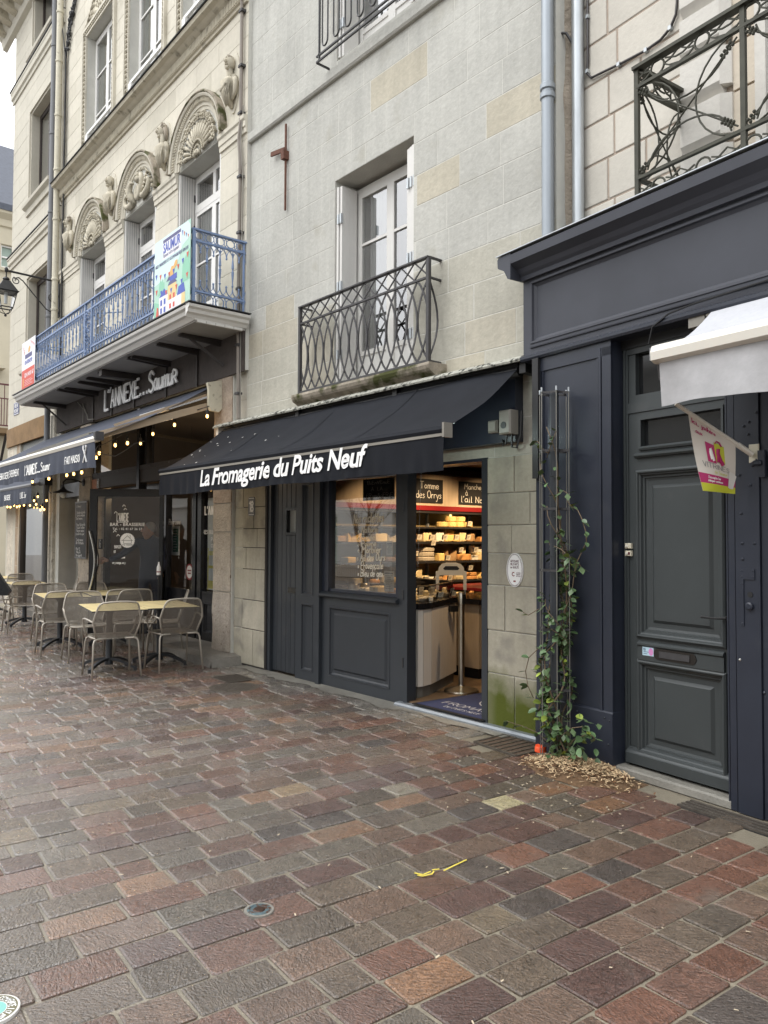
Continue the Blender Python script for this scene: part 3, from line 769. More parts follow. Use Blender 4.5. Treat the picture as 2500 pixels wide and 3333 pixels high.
# ---------------------------------------------------------------- lettering
GL = {  # single stroke hand, unit height; "|" parts strokes
'A': "0,0 .28,1 .56,0|.1,.36 .46,.36", 'B': "0,0 0,1 .3,1 .45,.85 .4,.6 0,.52 .42,.48 .5,.22 .35,0 0,0", 'C': ".5,.85 .3,1 .08,.85 0,.5 .08,.15 .3,0 .5,.15",
'D': "0,0 0,1 .28,.95 .5,.7 .5,.3 .28,.03 0,0", 'E': ".45,1 0,1 0,0 .45,0|0,.52 .36,.52", 'F': ".46,1 0,1 0,0|0,.52 .36,.52", 'G': ".5,.85 .3,1 .08,.85 0,.5 .08,.12 .3,0 .5,.15 .5,.45 .3,.45",
'H': "0,0 0,1|.46,0 .46,1|0,.5 .46,.5", 'I': "0,0 0,1", 'J': ".3,1 .3,.15 .15,0 0,.12", 'K': "0,0 0,1|.46,1 0,.45 .48,0", 'L': "0,1 0,0 .42,0", 'M': "0,0 .06,1 .33,.4 .6,1 .66,0",
'N': "0,0 0,1 .46,0 .46,1", 'O': ".28,1 .06,.85 0,.5 .06,.15 .28,0 .5,.15 .56,.5 .5,.85 .28,1", 'P': "0,0 0,1 .35,1 .48,.8 .4,.55 0,.48", 'Q': ".28,1 0,.5 .28,0 .56,.5 .28,1|.35,.2 .55,-.05",
'R': "0,0 0,1 .35,1 .48,.8 .38,.55 0,.5|.2,.5 .5,0", 'S': ".46,.86 .26,1 .06,.86 .08,.65 .4,.42 .48,.18 .26,0 .02,.12", 'T': "-.02,1 .5,1|.24,1 .24,0", 'U': "0,1 0,.22 .2,0 .4,.12 .46,.3 .46,1", 'V': "0,1 .24,0 .48,1",
'W': "0,1 .15,0 .32,.7 .5,0 .66,1", 'X': "0,0 .46,1|0,1 .46,0", 'Y': "0,1 .23,.5 .46,1|.23,.5 .23,0", 'Z': "0,1 .46,1 0,0 .46,0",
'a': ".38,.5 .12,.55 0,.3 .1,.02 .3,.1 .38,.4|.38,.52 .38,.08 .46,0", 'b': "0,1 0,0 .25,0 .38,.25 .28,.5 0,.42", 'c': ".34,.48 .14,.52 0,.26 .14,0 .36,.08", 'd': ".36,.46 .1,.52 0,.25 .12,0 .34,.12|.38,1 .36,0",
'e': ".03,.26 .36,.32 .26,.54 .06,.46 0,.2 .15,0 .38,.1", 'f': ".34,.92 .2,1 .12,.8 .12,0|0,.52 .28,.52", 'g': ".36,.5 .1,.54 0,.3 .14,.04 .36,.2|.38,.52 .36,-.3 .14,-.42 -.02,-.28", 'h': "0,1 0,0|0,.35 .2,.55 .34,.4 .34,0",
'i': ".04,.5 .04,.06 .12,0|.04,.72 .05,.75", 'j': ".1,.5 .1,-.3 -.05,-.35|.1,.72 .11,.75", 'k': "0,1 0,0|.32,.55 0,.25 .34,0", 'l': ".06,1 .04,.1 .14,0", 'm': "0,.52 0,0|0,.36 .14,.54 .24,.4 .24,0|.24,.36 .38,.54 .48,.4 .48,0",
'n': "0,.52 0,0|0,.34 .18,.54 .32,.4 .32,0", 'o': ".18,.54 0,.28 .16,0 .36,.24 .18,.54", 'p': "0,.52 -.02,-.4|0,.42 .22,.54 .36,.3 .2,.02 0,.08", 'q': ".36,.5 .1,.54 0,.28 .14,0 .34,.1|.38,.52 .38,-.4",
'r': "0,.52 0,0|0,.32 .14,.52 .28,.5", 's': ".3,.46 .14,.54 .04,.42 .28,.2 .18,.02 0,.06", 't': ".12,.9 .12,.1 .26,0|0,.56 .28,.56", 'u': "0,.52 .02,.1 .16,0 .32,.14|.34,.52 .34,0", 'v': "0,.52 .16,0 .32,.52",
'w': "0,.52 .12,0 .24,.4 .36,0 .46,.52", 'x': "0,0 .32,.52|0,.52 .32,0", 'y': "0,.52 .16,.08|.36,.52 .1,-.36 -.06,-.34", 'z': "0,.52 .3,.52 0,0 .32,0",
"'": ".06,1 0,.8", '.': "0,.02 .03,.05", ',': ".04,.05 0,-.1", '*': "0,.3 .2,.3|.04,.14 .16,.46|.16,.14 .04,.46", '-': "0,.4 .3,.4", ':': "0,.1 .02,.12|0,.5 .02,.52",
'0': ".25,1 .04,.8 0,.4 .2,0 .42,.2 .46,.6 .25,1", '1': ".02,.8 .18,1 .18,0", '2': "0,.8 .2,1 .42,.8 .36,.5 0,0 .46,0", '3': "0,.92 .3,1 .4,.75 .16,.55 .42,.3 .25,0 0,.08", '4': ".34,0 .34,1 0,.3 .46,.3",
'6': ".4,.95 .08,.6 0,.2 .22,0 .42,.2 .3,.48 .04,.35", '7': "0,1 .45,1 .14,0", '8': ".22,.55 .02,.78 .22,1 .42,.78 .22,.55 0,.25 .22,0 .44,.25 .22,.55", '9': ".4,.65 .16,.5 .04,.8 .24,1 .42,.8 .3,0", '5': ".42,1 .06,1 .03,.58 .3,.6 .42,.3 .25,0 0,.06"}
ACC = {'é': ('e', ".14,.66 .28,.84"), 'è': ('e', ".26,.66 .12,.84"), 'à': ('a', ".28,.66 .14,.84"), 'À': ('A', ".34,1.08 .2,1.24"), 'ç': ('c', ".16,0 .1,-.2"), 'ê': ('e', ".06,.66 .18,.82 .3,.66")}
def _smooth(p, k=3):
    if len(p) < 3: return p
    out = []
    for i in range(len(p) - 1):
        p0, p1, p2, p3 = p[max(i - 1, 0)], p[i], p[i + 1], p[min(i + 2, len(p) - 1)]
        for t in range(k):
            u = t / k; a = [0.5 * ((2 * p1[d]) + (-p0[d] + p2[d]) * u + (2 * p0[d] - 5 * p1[d] + 4 * p2[d] - p3[d]) * u * u + (-p0[d] + 3 * p1[d] - 3 * p2[d] + p3[d]) * u ** 3) for d in (0, 1)]
            out.append(tuple(a))
    out.append(p[-1]); return out
def strokes(txt, w=.08, smooth=True, space=.16, word=.38, jit=0.0, xs=1.0, caps=False):
    """2d ribbons of a hand lettered line; returns quads and width (cap height 1)"""
    r = random.Random(len(txt) * 7 + 1); x = 0; quads = []
    for ch in txt:
        if ch == ' ': x += word; continue
        ex = None; g = ch
        if ch in ACC: g, ex = ACC[ch]
        st = GL.get(g, GL['o']); parts = st.split('|') + ([ex] if ex else [])
        wd = 0; dy = r.uniform(-jit, jit); k = 1 + r.uniform(-jit, jit)
        for s_ in parts:
            pts = [tuple(float(v) for v in q.split(',')) for q in s_.split()]
            wd = max(wd, max(q[0] for q in pts) * xs)
            if smooth and (g.islower() or g in 'BCDGJOPRSU0235689'): pts = _smooth(pts)
            pts = [(x + q[0] * k * xs, q[1] * k + dy) for q in pts]
            for a, b in zip(pts, pts[1:]):
                d = Vector((b[0] - a[0], b[1] - a[1], 0))
                if d.length < 1e-5: continue
                d.normalize(); n_ = Vector((-d.y, d.x, 0)) * w / 2; e = d * w * .35
                A, B = Vector((a[0], a[1], 0)) - e, Vector((b[0], b[1], 0)) + e
                quads.append([tuple(A - n_)[:2], tuple(B - n_)[:2], tuple(B + n_)[:2], tuple(A + n_)[:2]])
        x += wd + space
    return quads, x - space
def hand(mb, txt, s, z, h, o, w=.08, width=None, shear=0.0, slope=0.0, xs=1.0, jit=0.0, align='l', fn=None, smooth=True, space=.16):
    """lettering on a plane o = const (or through fn(x,z) -> point)"""
    q, wd = strokes(txt, w, jit=jit, xs=xs, smooth=smooth, space=space)
    kx = h if width is None else width / max(wd, 1e-6)
    s0 = s - (wd * kx / 2 if align == 'c' else (wd * kx if align == 'r' else 0)); e = 0
    for p in q:
        e = (e + 1) % 7
        pts = [(s0 + a * kx + shear * b * h, z + b * h + slope * a * kx) for a, b in p]
        mb.raw([fn(*t, e * .00005) if fn else (t[0], o + e * .00005, t[1]) for t in pts], [(0, 1, 2, 3)])
    return wd * kx
def font_mesh(txt, bold=0.0, shear=0.0, spacing=1.0, res=3):
    cu = bpy.data.curves.new('lettering', 'FONT'); cu.body = txt; cu.size = 1; cu.offset = bold; cu.shear = shear; cu.space_character = spacing; cu.resolution_u = res
    ob = bpy.data.objects.new('lettering', cu); COL.objects.link(ob)
    dg = bpy.context.evaluated_depsgraph_get(); me = bpy.data.meshes.new_from_object(ob.evaluated_get(dg))
    vs = [tuple(v.co) for v in me.vertices]; fs = [tuple(p.vertices) for p in me.polygons]
    bpy.data.objects.remove(ob); bpy.data.curves.remove(cu); bpy.data.meshes.remove(me)
    return vs, fs
def printed(mb, txt, s0, s1, z, h, fn, bold=0.0, shear=0.0, spacing=1.0):
    """font lettering fitted between s0 and s1; fn(x, z) gives the point"""
    vs, fs = font_mesh(txt, bold, shear, spacing)
    x0 = min(v[0] for v in vs); x1 = max(v[0] for v in vs)
    k = (s1 - s0) / (x1 - x0)
    mb.raw([fn(s0 + (v[0] - x0) * k, z + v[1] * h / .69) for v in vs], fs)

# ---------------------------------------------------------------- awning of the cheese shop
aw = thing('awning', 'black awning lettered La Fromagerie du Puits Neuf', 'awning', 'G', (-6.2, 0, 2.1))
A0, A1, AO, ZF, ZW = -8.58, -3.86, .95, 2.335, 2.90
n, m_ = 36, 10; mb = MB(); vs = []
for j in range(m_ + 1):
    t = j / m_
    for i in range(n + 1):
        s = A0 + (A1 - A0) * i / n
        sag = -.045 * math.sin(PI * t) + .010 * mnoise.noise(Vector((s * 4.5 + t * 2, t * 1.2, 0))) * math.sin(PI * t) * 2 + .012 * mnoise.noise(Vector((s * 1.7, t * 2, 5))) - .02 * abs(math.sin((s + 8.58) * PI / 1.18)) ** .5 * math.sin(PI * t)
        vs.append((s, .13 + (AO - .13) * t, ZW + (ZF - ZW) * t + sag))
mb.raw(vs, [(j * (n + 1) + i, j * (n + 1) + i + 1, (j + 1) * (n + 1) + i + 1, (j + 1) * (n + 1) + i) for j in range(m_) for i in range(n)])
cl = mb.part('awning_cloth', K['awnblack'], aw, smooth=True)
mb = MB()
for s in (-7.35, -6.15, -5.0):
    for j in range(m_):
        p, q = vs[j * (n + 1)], vs[(j + 1) * (n + 1)]
        mb.quad((s, p[1], p[2] + .006), (s + .012, p[1], p[2] + .006), (s + .012, q[1], q[2] + .006), (s, q[1], q[2] + .006))
mb.part('cloth_seam', K['awnblack'], cl)
# bird droppings on the cloth
mb = MB(); r = random.Random(9)
for i in range(17):
    s = A0 + abs(r.gauss(0, .9)) + .12; t = r.uniform(.25, .97); o = .13 + (AO - .13) * t; z = ZW + (ZF - ZW) * t - .035 * math.sin(PI * t) + .010; k = r.uniform(.006, .018)
    mb.raw([(s + k * math.cos(q) * r.uniform(.7, 1.4), o + k * .6 * math.sin(q), z - k * .4 * math.sin(q)) for q in [0, 1.2, 2.4, 3.6, 4.9]], [(0, 1, 2, 3, 4)])
mb.part('droppings', K['whiteg'], cl)
mb = MB(); mb.prism([(AO - .03, ZF - .035), (AO + .02, ZF - .035), (AO + .028, ZF - .01), (AO + .01, ZF + .018), (AO - .03, ZF + .015)], A0 - .02, A1 + .01)
mb.part('front_bar', K['awnblack'], aw)
mb = MB(); mb.prism([(AO + .0, ZF - .058), (AO + .018, ZF - .058), (AO + .018, ZF - .036), (AO + .0, ZF - .036)], A0, A1); mb.part('rail', K['creamdark'], aw)
mb = MB(); mb.box(A1 + .01, A1 + .03, AO - .045, AO + .04, ZF - .07, ZF + .035); mb.part('end_cap', K['creamdark'], aw)
def valf(s, z, e=0.0):
    d = (ZF - .05 - z)
    return (s, AO + .012 + d * (.30 * (.018 / .05) + .04) * (mnoise.noise(Vector((s * 9, z * 2, 1))) + .35 * math.sin(s * 33 + z * 4)) * .55 + e, z)
n, m_ = 190, 7; mb = MB(); vs = []
for j in range(m_ + 1):
    for i in range(n + 1):
        s = A0 + (A1 - A0) * i / n; z = ZF - .05 - .25 * j / m_ + (.006 * math.sin(s * 5) if j == m_ else 0)
        vs.append(valf(s, z))
mb.raw(vs, [(j * (n + 1) + i, j * (n + 1) + i + 1, (j + 1) * (n + 1) + i + 1, (j + 1) * (n + 1) + i) for j in range(m_) for i in range(n)])
va = mb.part('valance', K['awnblack'], aw, smooth=True)
mb = MB(); printed(mb, 'La Fromagerie du Puits Neuf', -7.56, -4.70, 2.10, .165, lambda x, z: (x, valf(x, z)[1] + .010, z + (x + 7.5) * .010), bold=.026, shear=.26, spacing=.97)
mb.part('lettering', K['letter'], va)
mb = MB(); mb.prism([(.0, 2.935), (.18, 2.935), (.21, 2.915), (.215, 2.93), (.18, 2.962), (.0, 2.985)], -8.72, -3.76); mb.part('rain_cover', mat('lichened flashing', (.38, .38, .33), .9, var=.4, vs=30, dirt=((.04, .04, .035), .5, .62, 22), bump=.6, bs=60), aw)
MB().tube([(A0 + .03, .12, 2.86), (A1, .12, 2.86)], .045, 10).part('roller', K['black'], aw)
for s in (-8.68, -6.9, -5.3, -3.80): MB().box(s - .03, s + .03, .0, .17, 2.83, 2.935).part('bracket', K['whiteg'] if s < -8.5 else K['black'], aw)
for s, e in ((-8.2, 1), (-4.3, -1)):
    mb = MB(); mb.bar((s, .14, 2.78), (s + e * .95, .35, 2.60), .045, .04); mb.bar((s + e * .95, .35, 2.60), (s + e * .05, AO - .05, ZF - .03), .04, .035); mb.part('folding_arm', K['galva'], aw)
led = thing('floodlight', 'small white lamp shining under the right end of the black awning', 'lamp', 'G', (-4.22, .60, 2.5))
MB().box(-4.29, -4.15, .55, .62, 2.44, 2.47).part('lamp_body', K['galva'], led); MB().box(-4.27, -4.17, .56, .615, 2.432, 2.439).part('led_panel', K['led'], led)
ld = bpy.data.lights.new('floodlight_beam', 'POINT'); ld.energy = 2.2; ld.color = (.82, 1, .95); ld.shadow_soft_size = .03
lo = bpy.data.objects.new('floodlight_beam', ld); COL.objects.link(lo); lo.parent = led; lo.location = (0, -.0, -.09)
# fittings on the wall beside the awning
bx = thing('switch_box', 'beige weatherproof socket box with a round black hole under the awning end', 'switch box', 'G', (-3.93, 0, 2.4))
MB().cbox(-4.02, -3.90, .10, .20, 2.37, 2.56, .012).part('housing', K['creamdark'], bx); MB().lathe([(.028, 0), (.028, .004)], (-3.965, .199, 2.44), 14, 'y').part('knockout', K['black'], bx)
MB().tube([(-3.98, .14, 2.37), (-3.99, .14, 2.30), (-4.03, .13, 2.29), (-4.05, .11, 2.34)], .008, 6).tube([(-3.93, .14, 2.37), (-3.93, .14, 2.27), (-3.89, .13, 2.26), (-3.87, .11, 2.36), (-3.87, .10, 2.55)], .009, 6).part('cable', K['black'], bx)
bx = thing('switch_box', 'small square light switch left of the socket box on the navy fascia', 'light switch', 'G', (-4.10, 0, 2.4))
MB().cbox(-4.17, -4.07, .10, .155, 2.40, 2.50, .008).part('housing', K['creamdark'], bx); MB().cbox(-4.16, -4.08, .155, .166, 2.41, 2.49, .004).part('rocker', K['creamdark'], bx)
# number plate and oval plaque
pl = thing('number_plate', 'grey house number plate reading 18 on the pale stone pier', 'number plate', 'G', (-8.09, 0, 1.94))
MB().prism([(-8.17, 1.83), (-8.15, 1.81), (-8.04, 1.81), (-8.02, 1.83), (-8.02, 2.02), (-8.04, 2.04), (-8.15, 2.04), (-8.17, 2.02)], .0, .012, 'y').part('plate', K['pvc'], pl)
mb = MB(); hand(mb, '18', -8.095, 1.865, .12, .0135, w=.17, align='c', width=.085); mb.box(-8.155, -8.035, .0125, .0135, 2.02, 2.026); mb.box(-8.155, -8.035, .0125, .0135, 1.824, 1.83); mb.part('number', K['letter'], pl)
pl = thing('plaque', 'white oval enamel plaque reading Artisans militants de la qualité on the stone pier', 'plaque', 'G', (-4.01, 0, 1.31))
def oval(mb, c, z, a, h, o, n=28): mb.raw([(c + a * math.cos(2 * PI * i / n), o, z + h * math.sin(2 * PI * i / n)) for i in range(n)], [tuple(range(n))])
mb = MB(); mb.prism([(-4.01 + .085 * math.cos(2 * PI * i / 28), 1.30 + .135 * math.sin(2 * PI * i / 28)) for i in range(28)], .0, .014, 'y'); mb.part('plate', K['letter'], pl)
mb = MB(); n = 36
for a, h, w in ((.079, .129, .0035), (.072, .122, .0015)):
    for i in range(n):
        q0, q1 = 2 * PI * i / n, 2 * PI * (i + 1) / n
        mb.quad(*[(-4.01 + (a - d) * math.cos(q), .0148, 1.30 + (h - d) * math.sin(q)) for q, d in ((q0, 0), (q1, 0), (q1, w), (q0, w))])
mb.part('rim', mat('plum rim', (.09, .03, .05), .5), pl)
mb = MB()
for t, z, h in (('ARTISANS', 1.362, .017), ('MILITANTS', 1.338, .017), ('de QUALITÉ'.replace('É', 'E'), 1.314, .017)): hand(mb, t, -4.01, z, h, .0150, w=.16, align='c', width=.085)
for t, z in (('le Collège', 1.275), ('Culinaire', 1.262), ('de France', 1.249)): hand(mb, t, -3.992, z, .009, .0150, w=.16, width=.042)
mb.part('plaque_text', mat('plum print', (.12, .04, .06), .6), pl)
mb = MB()
for i in range(14):
    q = R_(50 + i * 20)
    mb.quad(*[(-4.022 + d * math.cos(q + e) * .95, .0150, 1.267 + d * math.sin(q + e)) for d, e in ((.010, -.17), (.019 if i % 2 else .016, -.17), (.019 if i % 2 else .016, .17), (.010, .17))])
mb.box(-4.022, -3.998, .0148, .0152, 1.205, 1.217); mb.part('emblem', K['red'], pl)

# ---------------------------------------------------------------- inside the cheese shop (world coordinates)
room = setting('shop_interior')
MB().box(-7.9, -3.9, 4.93, 10.5, -.02, .045).box(-5.29, -4.366, 4.815, 4.93, -.02, .045).part('shop_floor', K['floorw'], room)
MB().box(-7.9, -3.9, 4.95, 10.5, 2.50, 2.56).part('shop_ceiling', K['intwall'], room)
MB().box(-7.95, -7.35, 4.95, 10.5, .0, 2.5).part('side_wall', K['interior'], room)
MB().box(-4.0, -3.9, 4.95, 10.5, .0, 2.5).part('side_wall', K['intwall'], room)
MB().box(-7.9, -3.9, 10.4, 10.5, .0, 2.5).part('rear_wall', K['intwall'], room)
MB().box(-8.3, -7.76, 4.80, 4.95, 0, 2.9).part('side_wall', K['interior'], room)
# shelving against the left hand wall of the shop
SX = -7.0
sh = thing('shelving', 'tall dark shelving against the shop wall with a red band along its top', 'shelves', 'W', (SX, 6.6, .0))
MB().box(SX - .35, SX - .32, 5.30, 8.9, .0, 2.42).part('back_panel', mat('shelf back panel', (.34, .26, .12), .7, var=.2), sh)
MB().box(SX - .30, SX - .05, 5.25, 8.9, 1.965, 2.36).part('header_panel', K['warmwood'], sh)
MB().box(SX - .31, SX - .03, 5.25, 8.9, 1.905, 1.963).part('red_band', K['red'], sh)
MB().box(SX - .31, SX - .0, 5.25, 8.9, 2.362, 2.44).part('top_rail', K['black'], sh)
MB().box(SX - .31, SX - .05, 5.25, 8.9, 1.87, 1.90).part('shelf', K['shelf'], sh)
SZ = [1.695, 1.505, 1.26, 1.01, .76]
for z in SZ: MB().box(SX - .31, SX + .03, 5.30, 8.8, z - .022, z).part('shelf', K['shelf'], sh)
for y in (5.4, 6.15, 6.95, 7.75, 8.5):
    MB().box(SX - .31, SX - .27, y - .012, y + .012, .1, 1.9).part('upright', K['zinc'], sh)
    if y in (6.15, 6.95): MB().box(SX - .28, SX - .265, y + .40, y + .425, 1.72, 1.87).part('light_strip', mat('lit strip', (1, .8, .4), .4, emis=(1, .7, .25), es=1.6), sh)
def lamp_at(name, x, y, z, e, col, parent=None, size=.05, tgt=None, angle=80):
    d = bpy.data.lights.new(name, 'SPOT' if tgt else 'POINT'); d.energy = e; d.color = col; d.shadow_soft_size = size
    o = bpy.data.objects.new(name, d); COL.objects.link(o)
    if tgt: d.spot_size = R_(angle); d.spot_blend = .7; o.rotation_euler = (Vector(tgt) - Vector((x, y, z))).to_track_quat('-Z', 'Y').to_euler()
    if parent: o.parent = parent; o.location = Vector((x, y, z)) - parent.location
    else: o.location = (x, y, z)
    return o
WARM = (1, .69, .38)
for i, (x, y, t) in enumerate([(-6.1, 5.7, (-7.0, 6.0, 1.2)), (-6.1, 6.6, (-7.0, 6.9, 1.3)), (-6.1, 7.5, (-7.0, 7.8, 1.3)), (-5.0, 5.9, (-5.5, 5.2, .7)), (-5.75, 5.45, (-5.72, 5.42, .9))]):  # last two spots are added to brighten the counter front and its goods
    sp = thing('spotlight', 'small ceiling spotlight in the cheese shop', 'spotlight', 'W', (x, y, 2.46), group='ceiling spotlights in the cheese shop')
    MB().lathe([(.035, .0), (.04, .04)], (x, y, 2.455), 10).part('spot_can', K['galva'], sp)
    lamp_at('spot_beam', x, y, 2.42, 62 if i < 3 else 34, WARM, sp, .04, t, 95)
# shelf goods
ORD = ['first', 'second', 'third', 'fourth', 'fifth', 'sixth', 'seventh', 'eighth', 'ninth', 'tenth']
CH = {'ivory': (.72, .58, .33), 'butter': (.74, .52, .20), 'rind': (.36, .22, .10), 'orange': (.60, .30, .10), 'grey': (.42, .37, .29), 'dark': (.16, .10, .06), 'white': (.76, .71, .60), 'blue': (.42, .45, .42)}
CM = {k: mat('cheese ' + k, v, .6, var=.14, vs=22, dirt=((v[0] * .6, v[1] * .55, v[2] * .45), .60, .8, 30), bump=.3, bs=60) for k, v in CH.items()}
def rot(pts, c, a): return [(c[0] + (p[0] - c[0]) * math.cos(a) - (p[1] - c[1]) * math.sin(a), c[1] + (p[0] - c[0]) * math.sin(a) + (p[1] - c[1]) * math.cos(a), p[2]) for p in pts]
def wheel(x, y, z, r, h, col, label, cut_=0, name='round_cheese', grp='cheeses on the shop shelves and counter'):
    mb = MB(); n = 14; e = min(.012, h * .2)
    prof = [(r - e, 0), (r, e), (r, h - e), (r - e, h)]
    if not cut_: mb.lathe(prof, (x, y, z), n)
    else:      # a wheel with its near part cut off, showing the paste
        a0, a1 = R_(cut_), R_(360 - cut_)
        vs = []
        for rr_, hh in [(0, 0)] + prof + [(0, h)]:
            for j in range(n + 1): q = a0 + (a1 - a0) * j / n; vs.append((x + rr_ * math.cos(q), y + rr_ * math.sin(q), z + hh))
        fs = [(i * (n + 1) + j, i * (n + 1) + j + 1, (i + 1) * (n + 1) + j + 1, (i + 1) * (n + 1) + j) for i in range(5) for j in range(n)]
        fs += [tuple(i * (n + 1) for i in range(6)), tuple(i * (n + 1) + n for i in range(6))]
        mb.raw(vs, fs)
    return mb.solo(name, CM[col], label, 'cheese', 'W', (x, y, z), group=grp)
def wedge(x, y, z, l, w, h, col, label, a=0, name='cheese_wedge', tall=False):
    mb = MB()
    if tall: pts = [(x - w / 2, y - l / 2, z), (x + w / 2, y - l / 2, z), (x + w / 2, y + l / 2, z), (x - w / 2, y + l / 2, z), (x - w / 2, y + l * .2, z + h), (x + w / 2, y + l * .2, z + h), (x + w / 2, y + l / 2, z + h * .96), (x - w / 2, y + l / 2, z + h * .96)]
    else: pts = [(x - w / 2, y - l / 2, z), (x + w / 2, y - l / 2, z), (x + w / 2, y + l / 2, z), (x - w / 2, y + l / 2, z), (x - w / 2, y - l / 2, z + h), (x + w / 2, y - l / 2, z + h), (x + w / 2, y + l / 2, z + h), (x - w / 2, y + l / 2, z + h)]
    mb.raw(rot(pts, (x, y), a), [(0, 3, 2, 1), (4, 5, 6, 7), (0, 1, 5, 4), (1, 2, 6, 5), (2, 3, 7, 6), (3, 0, 4, 7)])
    o = mb.solo(name, CM[col], label, 'cheese', 'W', (x, y, z), group='cheeses on the shop shelves and counter')
    bv = bmesh.new(); bv.from_mesh(o.data); bmesh.ops.bevel(bv, geom=bv.edges[:], offset=min(.008, h * .12), segments=1, affect='EDGES'); bv.to_mesh(o.data); bv.free()
    return o
K['card'] = mat('price card', (.72, .66, .52), .6); K['cardbl'] = mat('price card stub', (.03, .02, .02), .5)
def card(x, y, z, a=0.0, where='on the shop shelf', k=1.0, lbl=None):
    c = thing('price_card', lbl or 'small price card ' + where, 'price card', 'W', (x, y, z), group='price cards ' + where)
    h, w = .062 * k, .075 * k
    P = lambda u, v, e=0: (x + e + v * .25 + u * math.sin(a), y + u * math.cos(a), z + v)
    MB().quad(P(-w * .2, .0), P(w * .8, .0), P(w * .8, h), P(-w * .2, h)).part('card_face', K['card'], c, recalc=False)
    MB().quad(P(-w * .55, .0), P(-w * .2, .0), P(-w * .2, h), P(-w * .55, h)).part('card_stub', K['cardbl'], c, recalc=False)
    mb = MB()
    for i in range(3): mb.quad(P(-w * .1, h * (.3 + .2 * i), .001), P(w * (.4 + .1 * i), h * (.3 + .2 * i), .001), P(w * (.4 + .1 * i), h * (.36 + .2 * i), .001), P(-w * .1, h * (.36 + .2 * i), .001))
    mb.part('card_text', K['cardbl'], c, recalc=False)
rc = random.Random(17)
ytop = [(7.03, 0), (7.19, 0), (7.34, 0), (7.50, 0), (7.19, 1), (7.36, 1), (8.0, 0)]
for i, (y, l) in enumerate(ytop): wheel(SX - .10, y, 1.695 + .072 * l, .074, .070, 'butter', 'round boxed cheese, %s from the left in the %s layer on the top shelf' % (ORD[i - 4 * l], ('upper' if l else 'lower')), name='boxed_cheese')
desc = {'ivory': 'ivory', 'butter': 'yellow', 'rind': 'brown rinded', 'orange': 'orange', 'grey': 'grey rinded', 'dark': 'dark rinded', 'white': 'white', 'blue': 'blue veined'}
def row(zi, items, where):
    for y, kind, sz, h, col, d in items:
        if kind == 'w': wheel(SX - .11, y, SZ[zi], sz, h, col, '%s half wheel of cheese %s %s' % (desc[col], d, where), cut_=55)
        elif kind == 'f': wheel(SX - .11, y, SZ[zi], sz, h, col, '%s whole wheel of cheese %s %s' % (desc[col], d, where))
        elif kind == 't': wedge(SX - .10, y, SZ[zi], sz, .14, h, col, '%s tall wedge of cheese %s %s' % (desc[col], d, where), tall=True)
        else: wedge(SX - .10, y, SZ[zi], sz, .15, h, col, '%s block of cheese %s %s' % (desc[col], d, where))
row(1, [(5.55, 'w', .12, .11, 'butter', 'seen through the window'), (5.95, 'b', .18, .10, 'ivory', 'at the window end'), (6.46, 'w', .10, .115, 'orange', 'left of the others'), (6.71, 'b', .14, .115, 'ivory', 'second from the left'), (6.93, 'b', .14, .12, 'white', 'third from the left'), (7.15, 'b', .24, .095, 'butter', 'under another wedge'), (7.35, 'b', .12, .125, 'ivory', 'beside a dark wheel'), (7.54, 'f', .085, .11, 'rind', 'at the right'), (7.95, 'b', .2, .1, 'orange', 'at the far right')], 'on the second shelf')
wedge(SX - .10, 7.12, SZ[1] + .10, .16, .12, .07, 'rind', 'small cut cheese lying on the yellow block of the second shelf')
row(2, [(6.15, 'f', .10, .06, 'dark', 'at the far left'), (6.48, 'f', .11, .055, 'dark', 'with a card on it'), (6.73, 'f', .13, .058, 'grey', 'lowest of three'), (6.96, 'b', .10, .10, 'butter', 'beside the grey stack'), (7.17, 'w', .10, .14, 'rind', 'in the middle'), (7.42, 'f', .12, .085, 'orange', 'under a small piece'), (7.78, 'b', .30, .10, 'ivory', 'at the right')], 'on the third shelf')
for k in (1, 2): wheel(SX - .11, 6.73, SZ[2] + .06 * k, .125, .057, 'grey', 'grey rinded whole wheel of cheese, %s of the stack of three on the third shelf' % ('middle' if k == 1 else 'top'))
wedge(SX - .10, 6.70, SZ[2] + .18, .14, .1, .055, 'rind', 'small brown cheese lying on the grey stack of the third shelf')
wedge(SX - .10, 7.40, SZ[2] + .085, .07, .09, .09, 'ivory', 'small upright piece on the orange wheel of the third shelf'); wedge(SX - .10, 7.66, SZ[2] + .10, .15, .12, .10, 'white', 'white square cheese on the ivory block of the third shelf')
row(3, [(6.25, 'b', .12, .06, 'butter', 'at the left edge of the doorway'), (6.52, 't', .20, .17, 'ivory', 'with a sloping back'), (6.80, 'b', .18, .05, 'white', 'behind price cards'), (7.10, 't', .14, .14, 'orange', 'in the middle'), (7.30, 'b', .16, .07, 'ivory', 'beside the orange wedge'), (7.52, 'f', .13, .045, 'orange', 'lower of two'), (7.85, 'f', .14, .05, 'butter', 'at the right')], 'on the fourth shelf')
for zi, ys in ((1, (5.35, 5.75, 6.15, 7.75)), (2, (5.5, 5.8, 6.32, 7.58)), (3, (5.6, 5.9, 6.08, 6.68, 6.96, 7.70)), (4, (5.5, 5.8, 6.05))):
    for i, y in enumerate(ys): row(zi, [(y, 'bfw'[i % 3], (.12, .07, .08)[i % 3], (.07, .05, .09)[i % 3], ('ivory', 'rind', 'butter', 'grey', 'orange', 'white')[(i + zi) % 6], 'tucked in the %s gap' % ORD[i])], 'on the %s shelf' % ORD[zi])
row(4, [(6.3 + .2 * i, ('b', 'f', 't', 'b')[i % 4], (.14, .08, .13, .15)[i % 4], (.06, .07, .11, .09)[(i * 3) % 4], ('ivory', 'orange', 'butter', 'white', 'rind')[i % 5], '%s from the left' % ORD[i]) for i in range(8)], 'on the lowest shelf in view')
